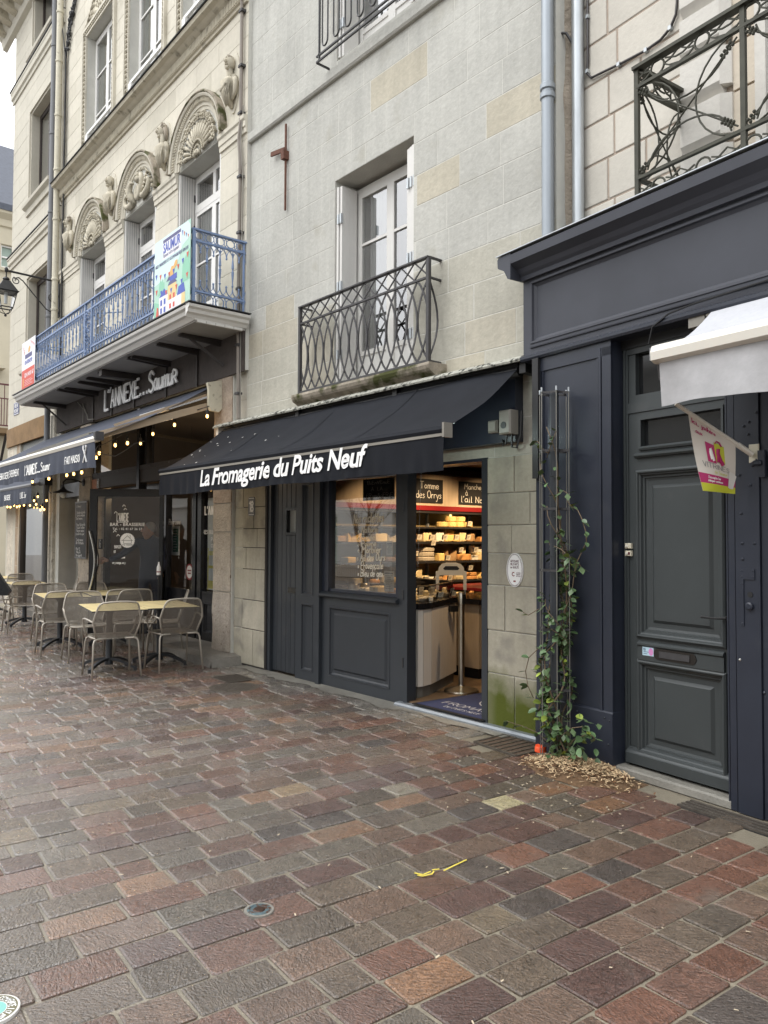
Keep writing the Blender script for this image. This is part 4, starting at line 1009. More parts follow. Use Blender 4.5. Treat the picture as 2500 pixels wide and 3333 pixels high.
wheel(SX - .11, 7.52, SZ[3] + .047, .125, .045, 'orange', 'orange whole wheel of cheese, upper of two on the fourth shelf')
for i, y in enumerate((6.48, 6.70, 6.93, 7.14, 7.36)): card(SX + .035, y, SZ[1] + .03, lbl='price card, %s from the left on the second cheese shelf' % ORD[i])
for i, (y, h) in enumerate(((6.25, .0), (6.42, .06), (6.72, .19), (6.98, .0), (7.22, .1), (7.50, .1), (7.75, .0))): card(SX + .035, y, SZ[2] + .012 + h, lbl='price card, %s from the left on the third cheese shelf' % ORD[i])
for i, (y, h) in enumerate(((6.30, 0), (6.48, 0), (6.60, 0), (6.78, 0), (7.02, 0), (7.20, .08), (7.40, .12), (7.66, .03), (7.9, .08))): card(SX + .035, y, SZ[3] + .006 + h, lbl='price card, %s from the left on the fourth cheese shelf' % ORD[i])
card(SX + .0, 7.42, SZ[0] + .02, lbl='price card before the boxed cheeses on the top shelf')
# chalkboards on the header
K['boardbl'] = mat('chalkboard', (.010, .010, .011), .6, var=.3, vs=5)
def chalkboard(y0, y1, z0, z1, lines, label, x=SX - .045):
    t = thing('chalkboard', label, 'chalkboard', 'W', (x, (y0 + y1) / 2, z0))
    MB().box(x, x + .012, y0, y1, z0, z1).part('board', K['boardbl'], t)
    mb = MB()
    for tx, u, v, h, wd in lines:
        hand(mb, tx, 0, 0, h, 0, w=.075, width=wd, fn=lambda a, b, e=0, u=u, v=v: (x + .0125 + e, y0 + u + a, z0 + v + b), jit=.03)
    mb.part('chalk_text', K['chalk'], t, recalc=False)
chalkboard(6.47, 6.98, 2.0, 2.30, [('Tomme', .11, .18, .085, .32), ('des Orrys', .045, .06, .09, .43)], 'chalkboard reading Tomme des Orrys above the red shelf band')
chalkboard(7.28, 7.86, 2.0, 2.30, [('Manchego', .10, .205, .07, .42), ('à', .12, .12, .075, .04), ("l'ail Noir", .04, .03, .08, .50)], "chalkboard reading Manchego à l'ail Noir beside the first, cut off by the door frame")
cb = thing('chalkboard', 'chalkboard reading Bienvenue à la Fromagerie behind the shop window', 'chalkboard', 'G', (-5.85, -.30, 1.95))
MB().box(-6.35, -5.85, -.32, -.31, 1.945, 2.17).part('board', K['boardbl'], cb)
mb = MB(); hand(mb, 'BiEnVEnuE', -6.09, 2.11, .036, -.3085, w=.10, align='c', width=.36); hand(mb, 'À  LA', -6.12, 2.045, .036, -.3085, w=.10, align='c', width=.18); hand(mb, 'FRomAgERiE', -6.08, 1.975, .040, -.3085, w=.10, align='c', width=.42); mb.part('chalk_text', mat('faint chalk', (.60, .60, .58), .9), cb, recalc=False)
MB().tube([(-6.3, -.315, 2.17), (-6.28, -.315, 2.3)], .002, 4).tube([(-5.9, -.315, 2.17), (-5.92, -.315, 2.3)], .002, 4).part('cord', K['black'], cb)
# window writing
ww = thing('window_lettering', 'handwritten list of raclette cheeses painted on the shop window', 'window lettering', 'G', (-5.8, -.045, 1.1))
mb = MB()
for t, z, x, wd, h in (('Nos raclettes', 1.70, -6.17, .46, .09), ('* Nature', 1.60, -6.10, .30, .06), ('* Fumée', 1.53, -6.10, .26, .055), ('* Poivre', 1.465, -6.10, .28, .055), ('* Morbier', 1.40, -6.10, .36, .065), ('* Ail des Ours', 1.32, -6.11, .43, .07), ('* Provençale', 1.24, -6.10, .39, .07), ('* Bleu de gex', 1.165, -6.10, .39, .065)):
    hand(mb, t, x, z, h, -.0455, w=.13, width=wd, shear=.12, jit=.04, slope=.03)
mb.part('lettering', K['letterwarm'], ww, recalc=False)
for (a, b_, z0, z1, lb) in ((-5.70, -5.56, 1.035, 1.235, 'white printed notice at the lower right corner of the shop window'), (-5.67, -5.58, 1.385, 1.52, 'narrow printed notice in the middle right of the shop window')):
    nt_ = thing('notice', lb, 'notice', 'G', (a, -.06, z0)); MB().box(a, b_, -.062, -.058, z0, z1).part('paper', K['card'], nt_)
    mb = MB(); r = random.Random(2)
    for i in range(9):
        zz = z1 - .03 - i * (z1 - z0 - .04) / 9; w_ = r.uniform(.2, .42) * (b_ - a); mb.box((a + b_) / 2 - w_, (a + b_) / 2 + w_, -.058, -.0575, zz, zz + (.012 if i == 0 else .004))
    mb.part('print', K['pvc'], nt_)
# counter
CP = [(-5.325, 4.96), (-5.315, 5.02), (-5.35, 5.16), (-5.70, 5.86), (-5.95, 6.05), (-6.55, 6.05), (-6.70, 5.05), (-6.60, 4.96)]
co = thing('counter', 'whitewashed wood shop counter with a dark worktop inside the door', 'counter', 'W', (-5.6, 5.2, .04))
def inset(pts, d):
    cx = sum(p[0] for p in pts) / len(pts); cy = sum(p[1] for p in pts) / len(pts); return [(cx + (p[0] - cx) * (1 - d), cy + (p[1] - cy) * (1 - d)) for p in pts]
mb = MB(); mb.prism(inset(CP, .06), .045, .16, 'z'); mb.part('plinth', mat('grey plinth', (.16, .15, .13), .6, var=.2), co)
for i in range(len(CP)):
    p, q = Vector((*CP[i], 0)), Vector((*CP[(i + 1) % len(CP)], 0)); d = (q - p).normalized(); nrm = Vector((d.y, -d.x, 0)) * .0; q = q - d * .004
    inn = Vector((-5.95, 5.5, 0)); v = (inn - (p + q) / 2).normalized() * .02
    MB().raw([(*p.xy, .155), (*q.xy, .155), (*q.xy, .875), (*p.xy, .875), (p.x + v.x, p.y + v.y, .155), (q.x + v.x, q.y + v.y, .155), (q.x + v.x, q.y + v.y, .875), (p.x + v.x, p.y + v.y, .875)],
             [(0, 1, 2, 3), (4, 5, 6, 7), (0, 1, 5, 4), (1, 2, 6, 5), (2, 3, 7, 6), (3, 0, 4, 7)]).part('front_panel', K['counter'], co)
mb = MB(); mb.prism(inset(CP, -.025), .88, .935, 'z'); mb.part('worktop', K['blackgl'], co)
MB().box(-5.58, -5.54, 5.62, 5.80, .80, .865).part('scanner_shelf', K['black'], co)
c2 = thing('counter', 'lower side counter with a red ledge at the back of the doorway', 'counter', 'W', (-5.5, 6.5, .04))
MB().box(-6.4, -5.62, 6.12, 7.4, .16, .84).part('front_panel', K['warmwood'], c2); MB().box(-6.4, -5.66, 6.16, 7.4, .045, .16).part('plinth', K['black'], c2)
MB().box(-6.4, -5.58, 6.08, 7.4, .845, .90).part('worktop', K['blackgl'], c2); MB().box(-6.4, -5.60, 6.2, 7.4, .98, 1.01).part('red_ledge', K['red'], c2)
gs = thing('glass_screen', 'low glass screen with a metal rail round the cheese counter', 'glass screen', 'W', (-5.4, 5.3, .94))
GPT = [(-5.40, 5.02), (-5.42, 5.18), (-5.75, 5.86), (-6.0, 6.02), (-6.5, 6.0)]
for p, q in zip(GPT, GPT[1:]): MB().quad((*p, .94), (*q, .94), (*q, 1.085), (*p, 1.085)).part('pane', K['glassthin'], gs, recalc=False)
MB().tube([(*p, 1.09) for p in GPT], .007, 5).part('top_rail', K['steel'], gs)
r = random.Random(5)
names = ['small white goat cheese', 'small ash dusted cheese', 'round soft cheese', 'cream coloured log cheese']
for i in range(46):
    y = r.uniform(5.0, 5.85); lim = -5.46 if y < 5.2 else -5.46 - (y - 5.2) * .5
    x = r.uniform(lim - .42, lim); kd = r.random(); where = 'on the counter by the door' if x > -5.8 else 'on the counter behind the window'
    if kd < .5: wheel(x, y, .935, r.uniform(.026, .045), r.uniform(.025, .06), r.choice(['white', 'ivory', 'blue', 'grey', 'white']), 'small round white or grey goat cheese ' + where, name='goat_cheese', grp='small cheeses on the counter')
    elif kd < .75: wedge(x, y, .935, r.uniform(.07, .11), .06, r.uniform(.03, .07), r.choice(['white', 'ivory', 'butter']), 'small pale block of cheese ' + where, r.uniform(0, 3), name='small_cheese')
    else: wheel(x, y, .935, .028, r.uniform(.07, .11), r.choice(['white', 'ivory']), 'small upright log of white cheese ' + where, name='log_cheese', grp='small cheeses on the counter')
for i in range(12): card(r.uniform(-5.8, -5.50), r.uniform(5.0, 5.8), r.uniform(.96, 1.03), r.uniform(-.5, .5), 'on the counter', .8)
for (x, y, l, h, c) in ((-6.1, 5.15, .2, .12, 'ivory'), (-5.95, 5.25, .16, .1, 'orange'), (-6.35, 5.2, .22, .09, 'white')): wedge(x, y, .935, l, .14, h, c, '%s block of cheese standing on the counter behind the window' % desc[c])
bt = thing('tin', 'pair of shiny tins on the counter behind the window', 'tins', 'W', (-6.45, 5.1, .935))
for y in (5.05, 5.19): MB().lathe([(.06, 0), (.06, .12), (.055, .125)], (-6.42, y, .94), 14).part('tin_can', K['steel'], bt, smooth=40)
# carrying frame on the counter and barrier post
hf = thing('handle_frame', 'white hooped handle frame on thin rods above the counter', 'handle frame', 'W', (-5.62, 5.75, .94))
hx, hy = -5.62, 5.70; D_ = Vector((-.62, .78, 0)) * -1; ax = Vector((.45, .60, 0)).normalized()
def HP(u, z): return (hx + ax.x * u, hy + ax.y * u, z)
mb = MB(); arch = [(-.16, 1.02), (-.16, 1.21), (-.135, 1.215), (-.13, 1.25), (-.10, 1.285), (-.05, 1.30), (.05, 1.30), (.10, 1.285), (.13, 1.25), (.135, 1.215), (.16, 1.21), (.16, 1.02), (.125, 1.02), (.125, 1.17), (-.125, 1.17), (-.125, 1.02)]
vs = [HP(*p) for p in arch]; vs += [(v[0] + .02, v[1] - .02, v[2]) for v in vs]; n = len(arch)
for i in range(n): mb.raw([vs[i], vs[(i + 1) % n], vs[n + (i + 1) % n], vs[n + i]], [(0, 1, 2, 3)])
tri = [(0, 1, 14, 15), (1, 2, 9, 14), (9, 10, 13, 14), (10, 11, 12, 13), (2, 3, 8, 9), (3, 4, 7, 8), (4, 5, 6, 7)]
for b_ in (0, n): mb.raw(vs[b_:b_ + n], tri)
mb.part('handle', K['creambar'], hf)
mb = MB(); mb.raw([(HP(u, z)[0] + .0205, HP(u, z)[1] - .0205, z) for u, z in ((-.085, 1.24), (-.07, 1.225), (.07, 1.225), (.085, 1.24), (.06, 1.265), (-.06, 1.265))], [(0, 1, 2, 3, 4, 5)]); mb.part('grip_slot', K['black'], hf, recalc=False)
MB().tube([HP(-.145, .94), HP(-.145, 1.03)], .005, 5).tube([HP(.145, .94), HP(.145, 1.03)], .005, 5).part('rods', K['steel'], hf)
st = thing('barrier_post', 'brushed steel barrier post standing in the shop doorway', 'barrier post', 'W', (-5.30, 5.52, .045))
MB().lathe([(.17, 0), (.172, .012), (.165, .022), (.06, .05), (.034, .06), (.031, .07)], (-5.30, 5.52, .045), 26).part('base', K['steel'], st, smooth=35)
MB().lathe([(.030, 0), (.030, .86)], (-5.30, 5.52, .10), 16).part('post', K['steel'], st, smooth=40)
MB().lathe([(.034, 0), (.034, .115), (.030, .12)], (-5.30, 5.52, .90), 16).part('cap', K['steel'], st, smooth=40); MB().box(-5.295, -5.262, 5.500, 5.545, .91, 1.0).part('belt_slot', K['black'], st)
# door mat
mt = thing('door_mat', 'navy door mat lettered Fromagerie du Puits Neuf in the shop doorway', 'door mat', 'W', (-4.8, 5.1, .045))
mb = MB(); mb.raw([(-5.19, 4.76, .046), (-4.33, 4.76, .046), (-4.10, 5.75, .046), (-5.12, 5.66, .046), (-5.19, 4.76, .054), (-4.33, 4.76, .054), (-4.10, 5.75, .054), (-5.12, 5.66, .054)], [(0, 1, 2, 3), (4, 5, 6, 7), (0, 1, 5, 4), (1, 2, 6, 5), (2, 3, 7, 6), (3, 0, 4, 7)])
mb.part('mat_edge', K['black'], mt)
mb = MB(); mb.raw([(-5.165, 4.785, .056), (-4.35, 4.785, .056), (-4.13, 5.72, .056), (-5.095, 5.63, .056)], [(0, 1, 2, 3)]); mb.part('carpet', mat('navy carpet', (.025, .032, .085), .95, var=.25, vs=60), mt)
mb = MB(); fnm = lambda a, b, e=0: (-5.02 + a, 4.80 + b, .0575 + e)
hand(mb, 'FROMAGERIE', 0, .17, .085, 0, w=.10, width=.80, fn=fnm); hand(mb, 'DU PUITS NEUF', .12, .07, .045, 0, w=.13, width=.42, fn=fnm)
for rr_ in (.26, .225):
    for i in range(40):
        q0, q1 = 2 * PI * i / 40, 2 * PI * (i + 1) / 40
        mb.quad(*[(-4.58 + d * math.cos(q), 5.36 + d * math.sin(q) * .9, .0575) for q, d in ((q0, rr_), (q1, rr_), (q1, rr_ - .012), (q0, rr_ - .012))])
for t in range(3): mb.raw([(-4.76 + .04 * t, 5.30 + .06 * t, .0577), (-4.42, 5.25 + .07 * t, .0577), (-4.42, 5.262 + .07 * t, .0577), (-4.76 + .04 * t, 5.312 + .06 * t, .0577)], [(0, 1, 2, 3)])
mb.part('mat_lettering', mat('mat print', (.42, .42, .44), .9), mt, recalc=False)
# bead chain hanging in the doorway
ch = thing('chain', 'thin bead chain hanging inside the left edge of the shop doorway', 'chain', 'G', (-5.22, -.10, 1.3))
mb = MB()
for i in range(70): mb.ball((-5.225 - .0006 * i, -.10, 2.15 - i * .0125), .0032, 5, 3)
mb.part('beads', K['galva'], ch)

# ---------------------------------------------------------------- the cream building with carved arches (brasserie)
lb = thing('arched_building', 'cream stone building with carved half round arches and busts above a blue balcony', 'building', 'L', (-3.4, 0, 0))
AC_ = [(-5.36, -4.68), (-3.20, -2.56), (-1.11, -.46)]
AC_ = [(c, e - c) for c, e in AC_]                                    # centre, half width
lh = [(-7.02, -.54, -1, 3.60)] + [(c - h, c + h, 4.2, 6.76) for c, h in AC_]
UW = [(-5.83, -4.47), (-3.72, -2.37), (-1.68, -.35)]
lh += [(a, b, 8.62, 10.85) for a, b in UW]
mb = MB()
for rc in cut([(-7.2, .24, 0, 13.5)], lh + [(-.045, .3, -1, 3.6)]): mb.box(rc[0], rc[1], -.34, -.004, rc[2], rc[3])
mb.part('wall', K['mortG'], lb)
def tL(rc, r):
    k = r.uniform(.95, 1.04); c = [k, k, k]
    if r.random() < .1: c = [k * .94, k * .94, k * .93]
    return c
lh2 = lh + [(-7.2, .24, 3.5, 4.24), (-7.3, .3, 8.20, 8.53)] + [(c - .62, c + .62, 6.76, 7.35) for c, h in AC_]
ashlar(lb, K['stoneL'], -7.2, .24, 3.6, 13.3, lh2, [.34, .30, .32], (.55, 1.1), .003, tint=tL, r=random.Random(31), limit=298, proud=.0015)
# signboard band under the balcony
MB().box(-7.2, .24, .0, .03, 3.58, 4.10).part('signboard_band', K['bandwood'], lb)
# cornice with fluted frieze
CO = [(0, 8.20), (.03, 8.205), (.035, 8.24), (.06, 8.25), (.065, 8.38), (.10, 8.40), (.14, 8.43), (.20, 8.45), (.215, 8.50), (0, 8.53)]
MB().prism(CO, -7.22, .24).part('cornice', K['carve'], lb)
mb = MB(); x = -7.2
while x < .2: mb.box(x, x + .022, .06, .072, 8.26, 8.375); x += .042
_k = mb.part('flutes', K['carve'], lb); _k['kind'] = 'stuff'
MB().prism([(0, 8.532), (.235, 8.502), (.24, 8.512), (0, 8.552)], -7.22, .24).part('lead_flashing', K['black'], lb)
# imposts
ends = [(-7.2, AC_[0][0] - .80)] + [(AC_[0][0] + .80, AC_[1][0] - .79), (AC_[1][0] + .79, AC_[2][0] - .79), (AC_[2][0] + .80, .24)]
IP_ = [(0, 6.55), (.02, 6.555), (.022, 6.62), (.035, 6.63), (.036, 6.70), (.055, 6.72), (.06, 6.765), (0, 6.775)]
for a, b in ends: MB().prism(IP_, a, b).part('impost_moulding', K['stoneL'], lb)
for c, h in AC_:
    for s0, s1 in ((c - .80, c - h), (c + h, c + .80)): MB().prism(IP_, s0, s1).part('impost_moulding', K['stoneL'], lb)
def arc_prism(mb, c, zc, prof, a0=0, a1=PI, n=24, zs=1.0):
    """profile [(radius, o)] swept over an arch"""
    k = len(prof); vs = []
    for i in range(n + 1):
        q = a0 + (a1 - a0) * i / n
        for r, o in prof: vs.append((c + r * math.cos(q), o, zc + r * zs * math.sin(q)))
    fs = [(i * k + j, i * k + (j + 1) % k, (i + 1) * k + (j + 1) % k, (i + 1) * k + j) for i in range(n) for j in range(k)]
    mb.raw(vs, fs + [tuple(range(k)), tuple(range(n * k, n * k + k))])
rnd = random.Random(77)
def flower(mb, x, o, z, r, rr):
    n = 5; a0 = rr.random() * 6
    mb.ball((x, o + r * .35, z), r * .38, 5, 3)
    for i in range(n):
        q = a0 + 2 * PI * i / n
        mb.ball((x + r * .6 * math.cos(q), o + r * .12, z + r * .6 * math.sin(q)), r * .42, 5, 3, (1, .5, 1))
for ai, (c, h) in enumerate(AC_):
    zc = 6.775
    ty = MB()
    # sunk field and deep soffit lintel
    vs = [(c, -.02, zc)] + [(c + .60 * math.cos(PI * i / 20), -.02, zc + .60 * math.sin(PI * i / 20)) for i in range(21)]
    ty.raw(vs, [(0, i, i + 1) for i in range(1, 21)])
    tf = ty.part('tympanum', K['carve'], lb)
    mb = MB(); arc_prism(mb, c, zc, [(.80, 0), (.80, .085), (.775, .10), (.75, .085), (.745, .055), (.69, .05), (.685, .035), (.645, .03), (.64, .015), (.60, .01), (.595, -.03), (.62, -.03)])
    mb.part('archivolt', K['stoneL'], lb, smooth=30)
    mb = MB(); arc_prism(mb, c, zc, [(.785, .09), (.80, .112), (.825, .10), (.825, .0), (.80, .0)], n=24); mb.part('hood_mould', K['moss'], lb)
    mb = MB()
    for i in range(58):
        q = PI * (i + .5) / 58; r0, r1 = .690, .742
        for e in (-.011,): mb.bar((c + r0 * math.cos(q + e), .054, zc + r0 * math.sin(q + e)), (c + r1 * math.cos(q), .060, zc + r1 * math.sin(q)), .017, .018, up=(0, 1, 0))
    _k = mb.part('leaf_ring', K['carve'], tf); _k['kind'] = 'stuff'
    mb = MB()
    if ai != 1:
        for i in range(15):      # scallop shell ribs
            q = R_(8 + 164 * i / 14); a, b = .13, .40
            mb.tube([(c + a * math.cos(q), -.0, zc + .02 + a * math.sin(q)), (c + (a + b) / 2 * math.cos(q), .035, zc + .02 + (a + b) / 2 * math.sin(q)), (c + b * math.cos(q), .02, zc + .02 + b * math.sin(q))], [.010, .022, .030], 5)
            mb.ball((c + .42 * math.cos(q), .02, zc + .02 + .42 * math.sin(q)), .033, 6, 4, (1, .7, 1))
        for i in range(23):
            q = R_(6 + 168 * i / 22); flower(mb, c + .495 * math.cos(q), .03, zc + .02 + .50 * math.sin(q), rnd.uniform(.042, .058), rnd)
            if i % 2: mb.tube([(c + .53 * math.cos(q), .0, zc + .53 * math.sin(q)), (c + .575 * math.cos(q + .06), .05, zc + .575 * math.sin(q + .06)), (c + .55 * math.cos(q + .12), .07, zc + .55 * math.sin(q + .12))], [.02, .018, .008], 5)
        for i in range(13):
            q = R_(10 + 160 * i / 12); mb.ball((c + .11 * math.cos(q), .03, zc + .02 + .12 * math.sin(q)), .016, 5, 3)
        for i in range(19):
            q = R_(5 + 170 * i / 18); mb.ball((c + .175 * math.cos(q), .035, zc + .02 + .19 * math.sin(q)), .019, 5, 3)
        arc_prism(mb, c, zc, [(.085, 0), (.085, .045), (.065, .05), (.06, 0)], n=10); mb.ball((c, .03, zc + .035), .035, 7, 4)
    else:
        # two scrolling beasts either side of a central cartouche
        mb.lathe([(.0, -.02), (.11, .0), (.13, .04), (.09, .06), (.0, .05)], (c, .0, zc + .22), 10, 'y'); mb.ball((c, .03, zc + .42), .06, 7, 5); mb.ball((c, .03, zc + .50), .04, 6, 4)
        for sg in (-1, 1):
            pts = [(c + sg * (.14 + .0), .02, zc + .08), (c + sg * .22, .05, zc + .20), (c + sg * .26, .07, zc + .33), (c + sg * .20, .06, zc + .43), (c + sg * .14, .05, zc + .40)]
            mb.tube(pts, [.04, .06, .05, .038, .02], 6)
            pts = [(c + sg * .20, .03, zc + .10), (c + sg * .33, .05, zc + .07), (c + sg * .45, .05, zc + .13), (c + sg * .49, .05, zc + .24), (c + sg * .42, .05, zc + .30), (c + sg * .37, .05, zc + .24)]
            mb.tube(pts, [.055, .05, .04, .032, .025, .014], 6)
            for k in range(5): mb.tube([(c + sg * (.20 + .03 * k), .03, zc + .14 + .05 * k), (c + sg * (.30 + .035 * k), .06, zc + .20 + .05 * k), (c + sg * (.35 + .03 * k), .05, zc + .17 + .05 * k)], [.018, .022, .006], 5)
            for k in range(9): q = R_(20 + 14 * k); mb.ball((c + sg * .55 * math.cos(q * .62), .02, zc + .03 + .54 * math.sin(q * .62)), rnd.uniform(.022, .036), 6, 4, (1, .6, 1))
        for k in range(34): mb.ball((c + rnd.uniform(-.5, .5), .005, zc + rnd.uniform(.03, .3)), rnd.uniform(.012, .03), 5, 3, (1, .7, 1))
    _k = mb.part('carving', K['carve'], tf, smooth=True); _k['kind'] = 'stuff'
# busts in relief
def bust(s, z, kind):
    p = MB(); p.prism([(s + .17 * math.cos(2 * PI * i / 18) * (1 if i < 10 else .75), z + .40 + .40 * math.sin(2 * PI * i / 18)) for i in range(18)], .0, .018, 'y')
    b = p.part('medallion', K['stoneL'], lb)
    m = MB(); f = [-1, 1, -1, 1][kind]
    m.ball((s + .01 * f, .07, z + .63), .082, 10, 8, (.80, .9, 1.2))
    m.ball((s + .035 * f, .15, z + .62), .018, 6, 4, (1, 1.2, 1.6)); m.ball((s + .025 * f, .135, z + .585), .020, 6, 4, (1.4, 1, .6)); m.ball((s + .02 * f, .12, z + .55), .028, 6, 4)
    for e in (-1, 1): m.ball((s + .03 * f + .028 * e, .148, z + .655), .012, 5, 3, (1.4, .8, .8))
    m.tube([(s, .07, z + .58), (s - .005, .06, z + .48), (s - .01, .05, z + .40)], [.048, .045, .07], 8)
    m.tube([(s - .0, .03, z + .06), (s - .01, .06, z + .14), (s - .01, .075, z + .26), (s - .01, .07, z + .36), (s - .01, .05, z + .44)], [.02, .05, .085, .115, .06], 10)
    for e in (-1, 1): m.tube([(s + .09 * e, .05, z + .43), (s + .135 * e, .055, z + .34), (s + .11 * e, .05, z + .22), (s + .05 * e, .06, z + .14)], [.036, .038, .03, .02], 7)
    for k in range(7):
        q = k / 6; m.tube([(s - .10 + .03 * k, .10 + .03 * math.sin(PI * q), z + .38), (s - .085 + .028 * k, .13 + .03 * math.sin(PI * q), z + .24), (s - .05 + .015 * k, .09, z + .09)], [.010, .014, .008], 5)
    if kind == 3: m.tube([(s - .10, .08, z + .30), (s - .04, .16, z + .26), (s + .05, .15, z + .33)], [.03, .028, .022], 7)
    m.part('torso', K['carve'], b, smooth=True)
    h = MB(); r = random.Random(kind)
    for k in range(34):
        q = r.uniform(0, 2 * PI); t = r.uniform(.25, 1.0); h.ball((s - .02 * f + .072 * t * math.cos(q), .06 + .04 * r.random(), z + .665 + .062 * t * abs(math.sin(q)) * (1 if r.random() < .8 else -1)), r.uniform(.016, .028), 5, 3)
    if kind == 2:
        for e in (-1, 1): h.tube([(s + .07 * e, .07, z + .70), (s + .10 * e, .06, z + .58), (s + .10 * e, .055, z + .46)], [.03, .032, .02], 6)
    h.part('hair', K['moss'], b, smooth=True)
for k, (s, z) in enumerate(((-6.52, 6.93), (-4.34, 6.93), (-2.17, 6.90), (-.11, 6.93))): bust(s, z, k)
# French doors behind the balcony
for ci, (c, h) in enumerate(AC_):
    a, b = c - h, c + h
    MB().box(a, b, -.26, -.004, 6.762, 6.80).part('lintel_soffit', K['stoneL'], lb)
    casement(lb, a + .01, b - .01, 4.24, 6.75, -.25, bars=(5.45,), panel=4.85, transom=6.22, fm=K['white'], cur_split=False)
    for side, s in ((1, a), (-1, b)):
        mb = MB(); x0, x1 = sorted((s + side * .012, s + side * .045)); mb.box(x0, x1, -.235, -.012, 4.26, 6.74)
        p = mb.part('shutter', K['whiteg'], lb)
        mb = MB(); xx = s + side * .046
        for j in range(1, 6): mb.box(xx - .0015, xx + .0015, -.235 + j * .037, -.231 + j * .037, 4.26, 6.74)
        mb.part('board_joint', K['pvc'], p)
        mb = MB()
        for zz in (4.7, 5.5, 6.0, 6.45): mb.box(min(s, s + side * .06), max(s, s + side * .06), -.25, -.225, zz - .05, zz + .05)
        mb.part('hinge', K['iron'], p)
# upper windows with carved surrounds
for ui, (a, b) in enumerate(UW):
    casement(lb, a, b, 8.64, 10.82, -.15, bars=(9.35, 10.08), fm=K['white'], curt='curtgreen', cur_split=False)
    mb = MB(); mb.box(a - .02, a + .0, .0, .03, 8.55, 10.9); mb.box(b, b + .02, .0, .03, 8.55, 10.9); mb.box(a - .16, a - .12, .0, .05, 8.55, 10.95); mb.box(b + .10, b + .14, .0, .05, 8.55, 10.95); mb.box(a - .16, b + .14, 0, .05, 10.95, 11.0); mb.box(a - .02, b + .02, 0, .03, 10.85, 10.88)
    sr = mb.part('window_surround', K['stoneL'], lb)
    mb = MB(); z = 8.60
    while z < 10.95:
        for s in (a - .07, b + .06):
            mb.tube([(s - .03, .01, z), (s, .035, z + .035), (s + .03, .01, z + .07)], [.012, .020, .012], 5); mb.ball((s - .02, .02, z + .055), .018, 5, 3); mb.ball((s + .025, .02, z + .02), .014, 5, 3)
        z += .085
    x = a - .1
    while x < b + .1: mb.ball((x, .03, 10.915), .03, 5, 3, (.8, .7, 1)); x += .07
    _k = mb.part('carved_chain', K['carve'], sr, smooth=True); _k['kind'] = 'stuff'
    # crest above
    mb = MB(); w = b - a; pr = []
    for i in range(21):
        t = i / 20; pr.append((a - .16 + (w + .30) * t, 11.0 + .46 * math.sin(PI * t) ** 2.2))
    mb.prism([(a - .16, 11.0)] + pr[1:-1] + [(b + .14, 11.0)], .0, .02, 'y')
    for p, q in zip(pr, pr[1:]): mb.bar((p[0], .03, p[1]), (q[0], .03, q[1]), .05, .035, up=(0, 1, 0))
    for k in range(46):
        t = rnd.uniform(.12, .88); hh = .46 * math.sin(PI * t) ** 2.2
        mb.ball((a - .16 + (w + .3) * t, .02, 11.0 + rnd.uniform(.02, max(.04, hh - .03))), rnd.uniform(.018, .04), 6, 4, (1, .8, 1))
    for k in range(7): flower(mb, (a + b) / 2 + rnd.uniform(-.12, .12), .04, 11.42 + rnd.uniform(0, .16), .05, rnd)
    _k = mb.part('crest', K['carve'], sr, smooth=True); _k['kind'] = 'stuff'
    # low guard bar
    mb = MB(); mb.bar((a, -.02, 9.0), (b, -.02, 9.0), .04, .05); mb.bar((a + .05, -.02, 8.8), (a + .05, -.0, 9.0), .03, .03); mb.box(a - .0, a + .12, -.04, .02, 8.62, 8.97)
    mb.part('guard_bar', K['white'], lb)
# ground floor masonry
mb = MB(); r = random.Random(8)
def roughpost(mb, s0, s1, z0, z1, o0, o1, n=14, amp=.012):
    """weathered square pillar with wavering faces"""
    rings = [(s0, o0), (s0, o1), (s1, o1), (s1, o0)]; vs = []; N = n
    ed = []
    for i in range(N + 1):
        z = z0 + (z1 - z0) * i / N
        pts = []
        for (ax_, ay), (bx, by) in zip(rings, rings[1:] + rings[:1]):
            for t in (0, .25, .5, .75): pts.append((ax_ + (bx - ax_) * t, ay + (by - ay) * t))
        for j, (px, py) in enumerate(pts):
            d = amp * mnoise.noise(Vector((px * 6, py * 6, z * 4.2)))
            cx, cy = (s0 + s1) / 2, (o0 + o1) / 2
            if j % 4 == 0: px += (cx - px) * .06; py += (cy - py) * .06
            vs.append((px + d * (1 if px > cx else -1), py + d * (1 if py > cy else -1), z))
    k = 16; fs = [(i * k + j, i * k + (j + 1) % k, (i + 1) * k + (j + 1) % k, (i + 1) * k + j) for i in range(N) for j in range(k)] + [tuple(range(k)), tuple(range(N * k, N * k + k))]
    mb.raw(vs, fs)
zz = [.12, .87, 1.62, 1.98, 2.75, 3.58]
for i in range(5):
    mb = MB(); roughpost(mb, -.545, -.045, zz[i] + .006, zz[i + 1] - .006, -.34, .02, 8)
    o = mb.part('pillar_stone', K['rough'], lb, smooth=50); k = [.98, .95, 1.05, 1.0, .92][i]; o.color = (k, k * (.97 if i < 3 else .90), k * (.95 if i < 3 else .84), 1)
zz = [.10, .75, 1.35, 2.0, 2.62, 3.58]
for i in range(5):
    mb = MB(); roughpost(mb, -5.90, -5.28, zz[i] + .005, zz[i + 1] - .005, -.34, .0, 5, .006)
    o = mb.part('pillar_stone', K['rough'], lb, smooth=50); o.color = (1.25, 1.2, 1.15, 1)
mb = MB(); roughpost(mb, -7.60, -7.26, .0, 3.95, -.34, .06, 16, .008); o = mb.part('corner_pier', K['rough'], lb, smooth=50); o.color = (1.45, 1.5, 1.5, 1)
r = random.Random(12); ashl = []
MB().box(-7.26, -5.90, -.60, -.46, .0, 3.6).part('recess_wall', K['mortG'], lb)
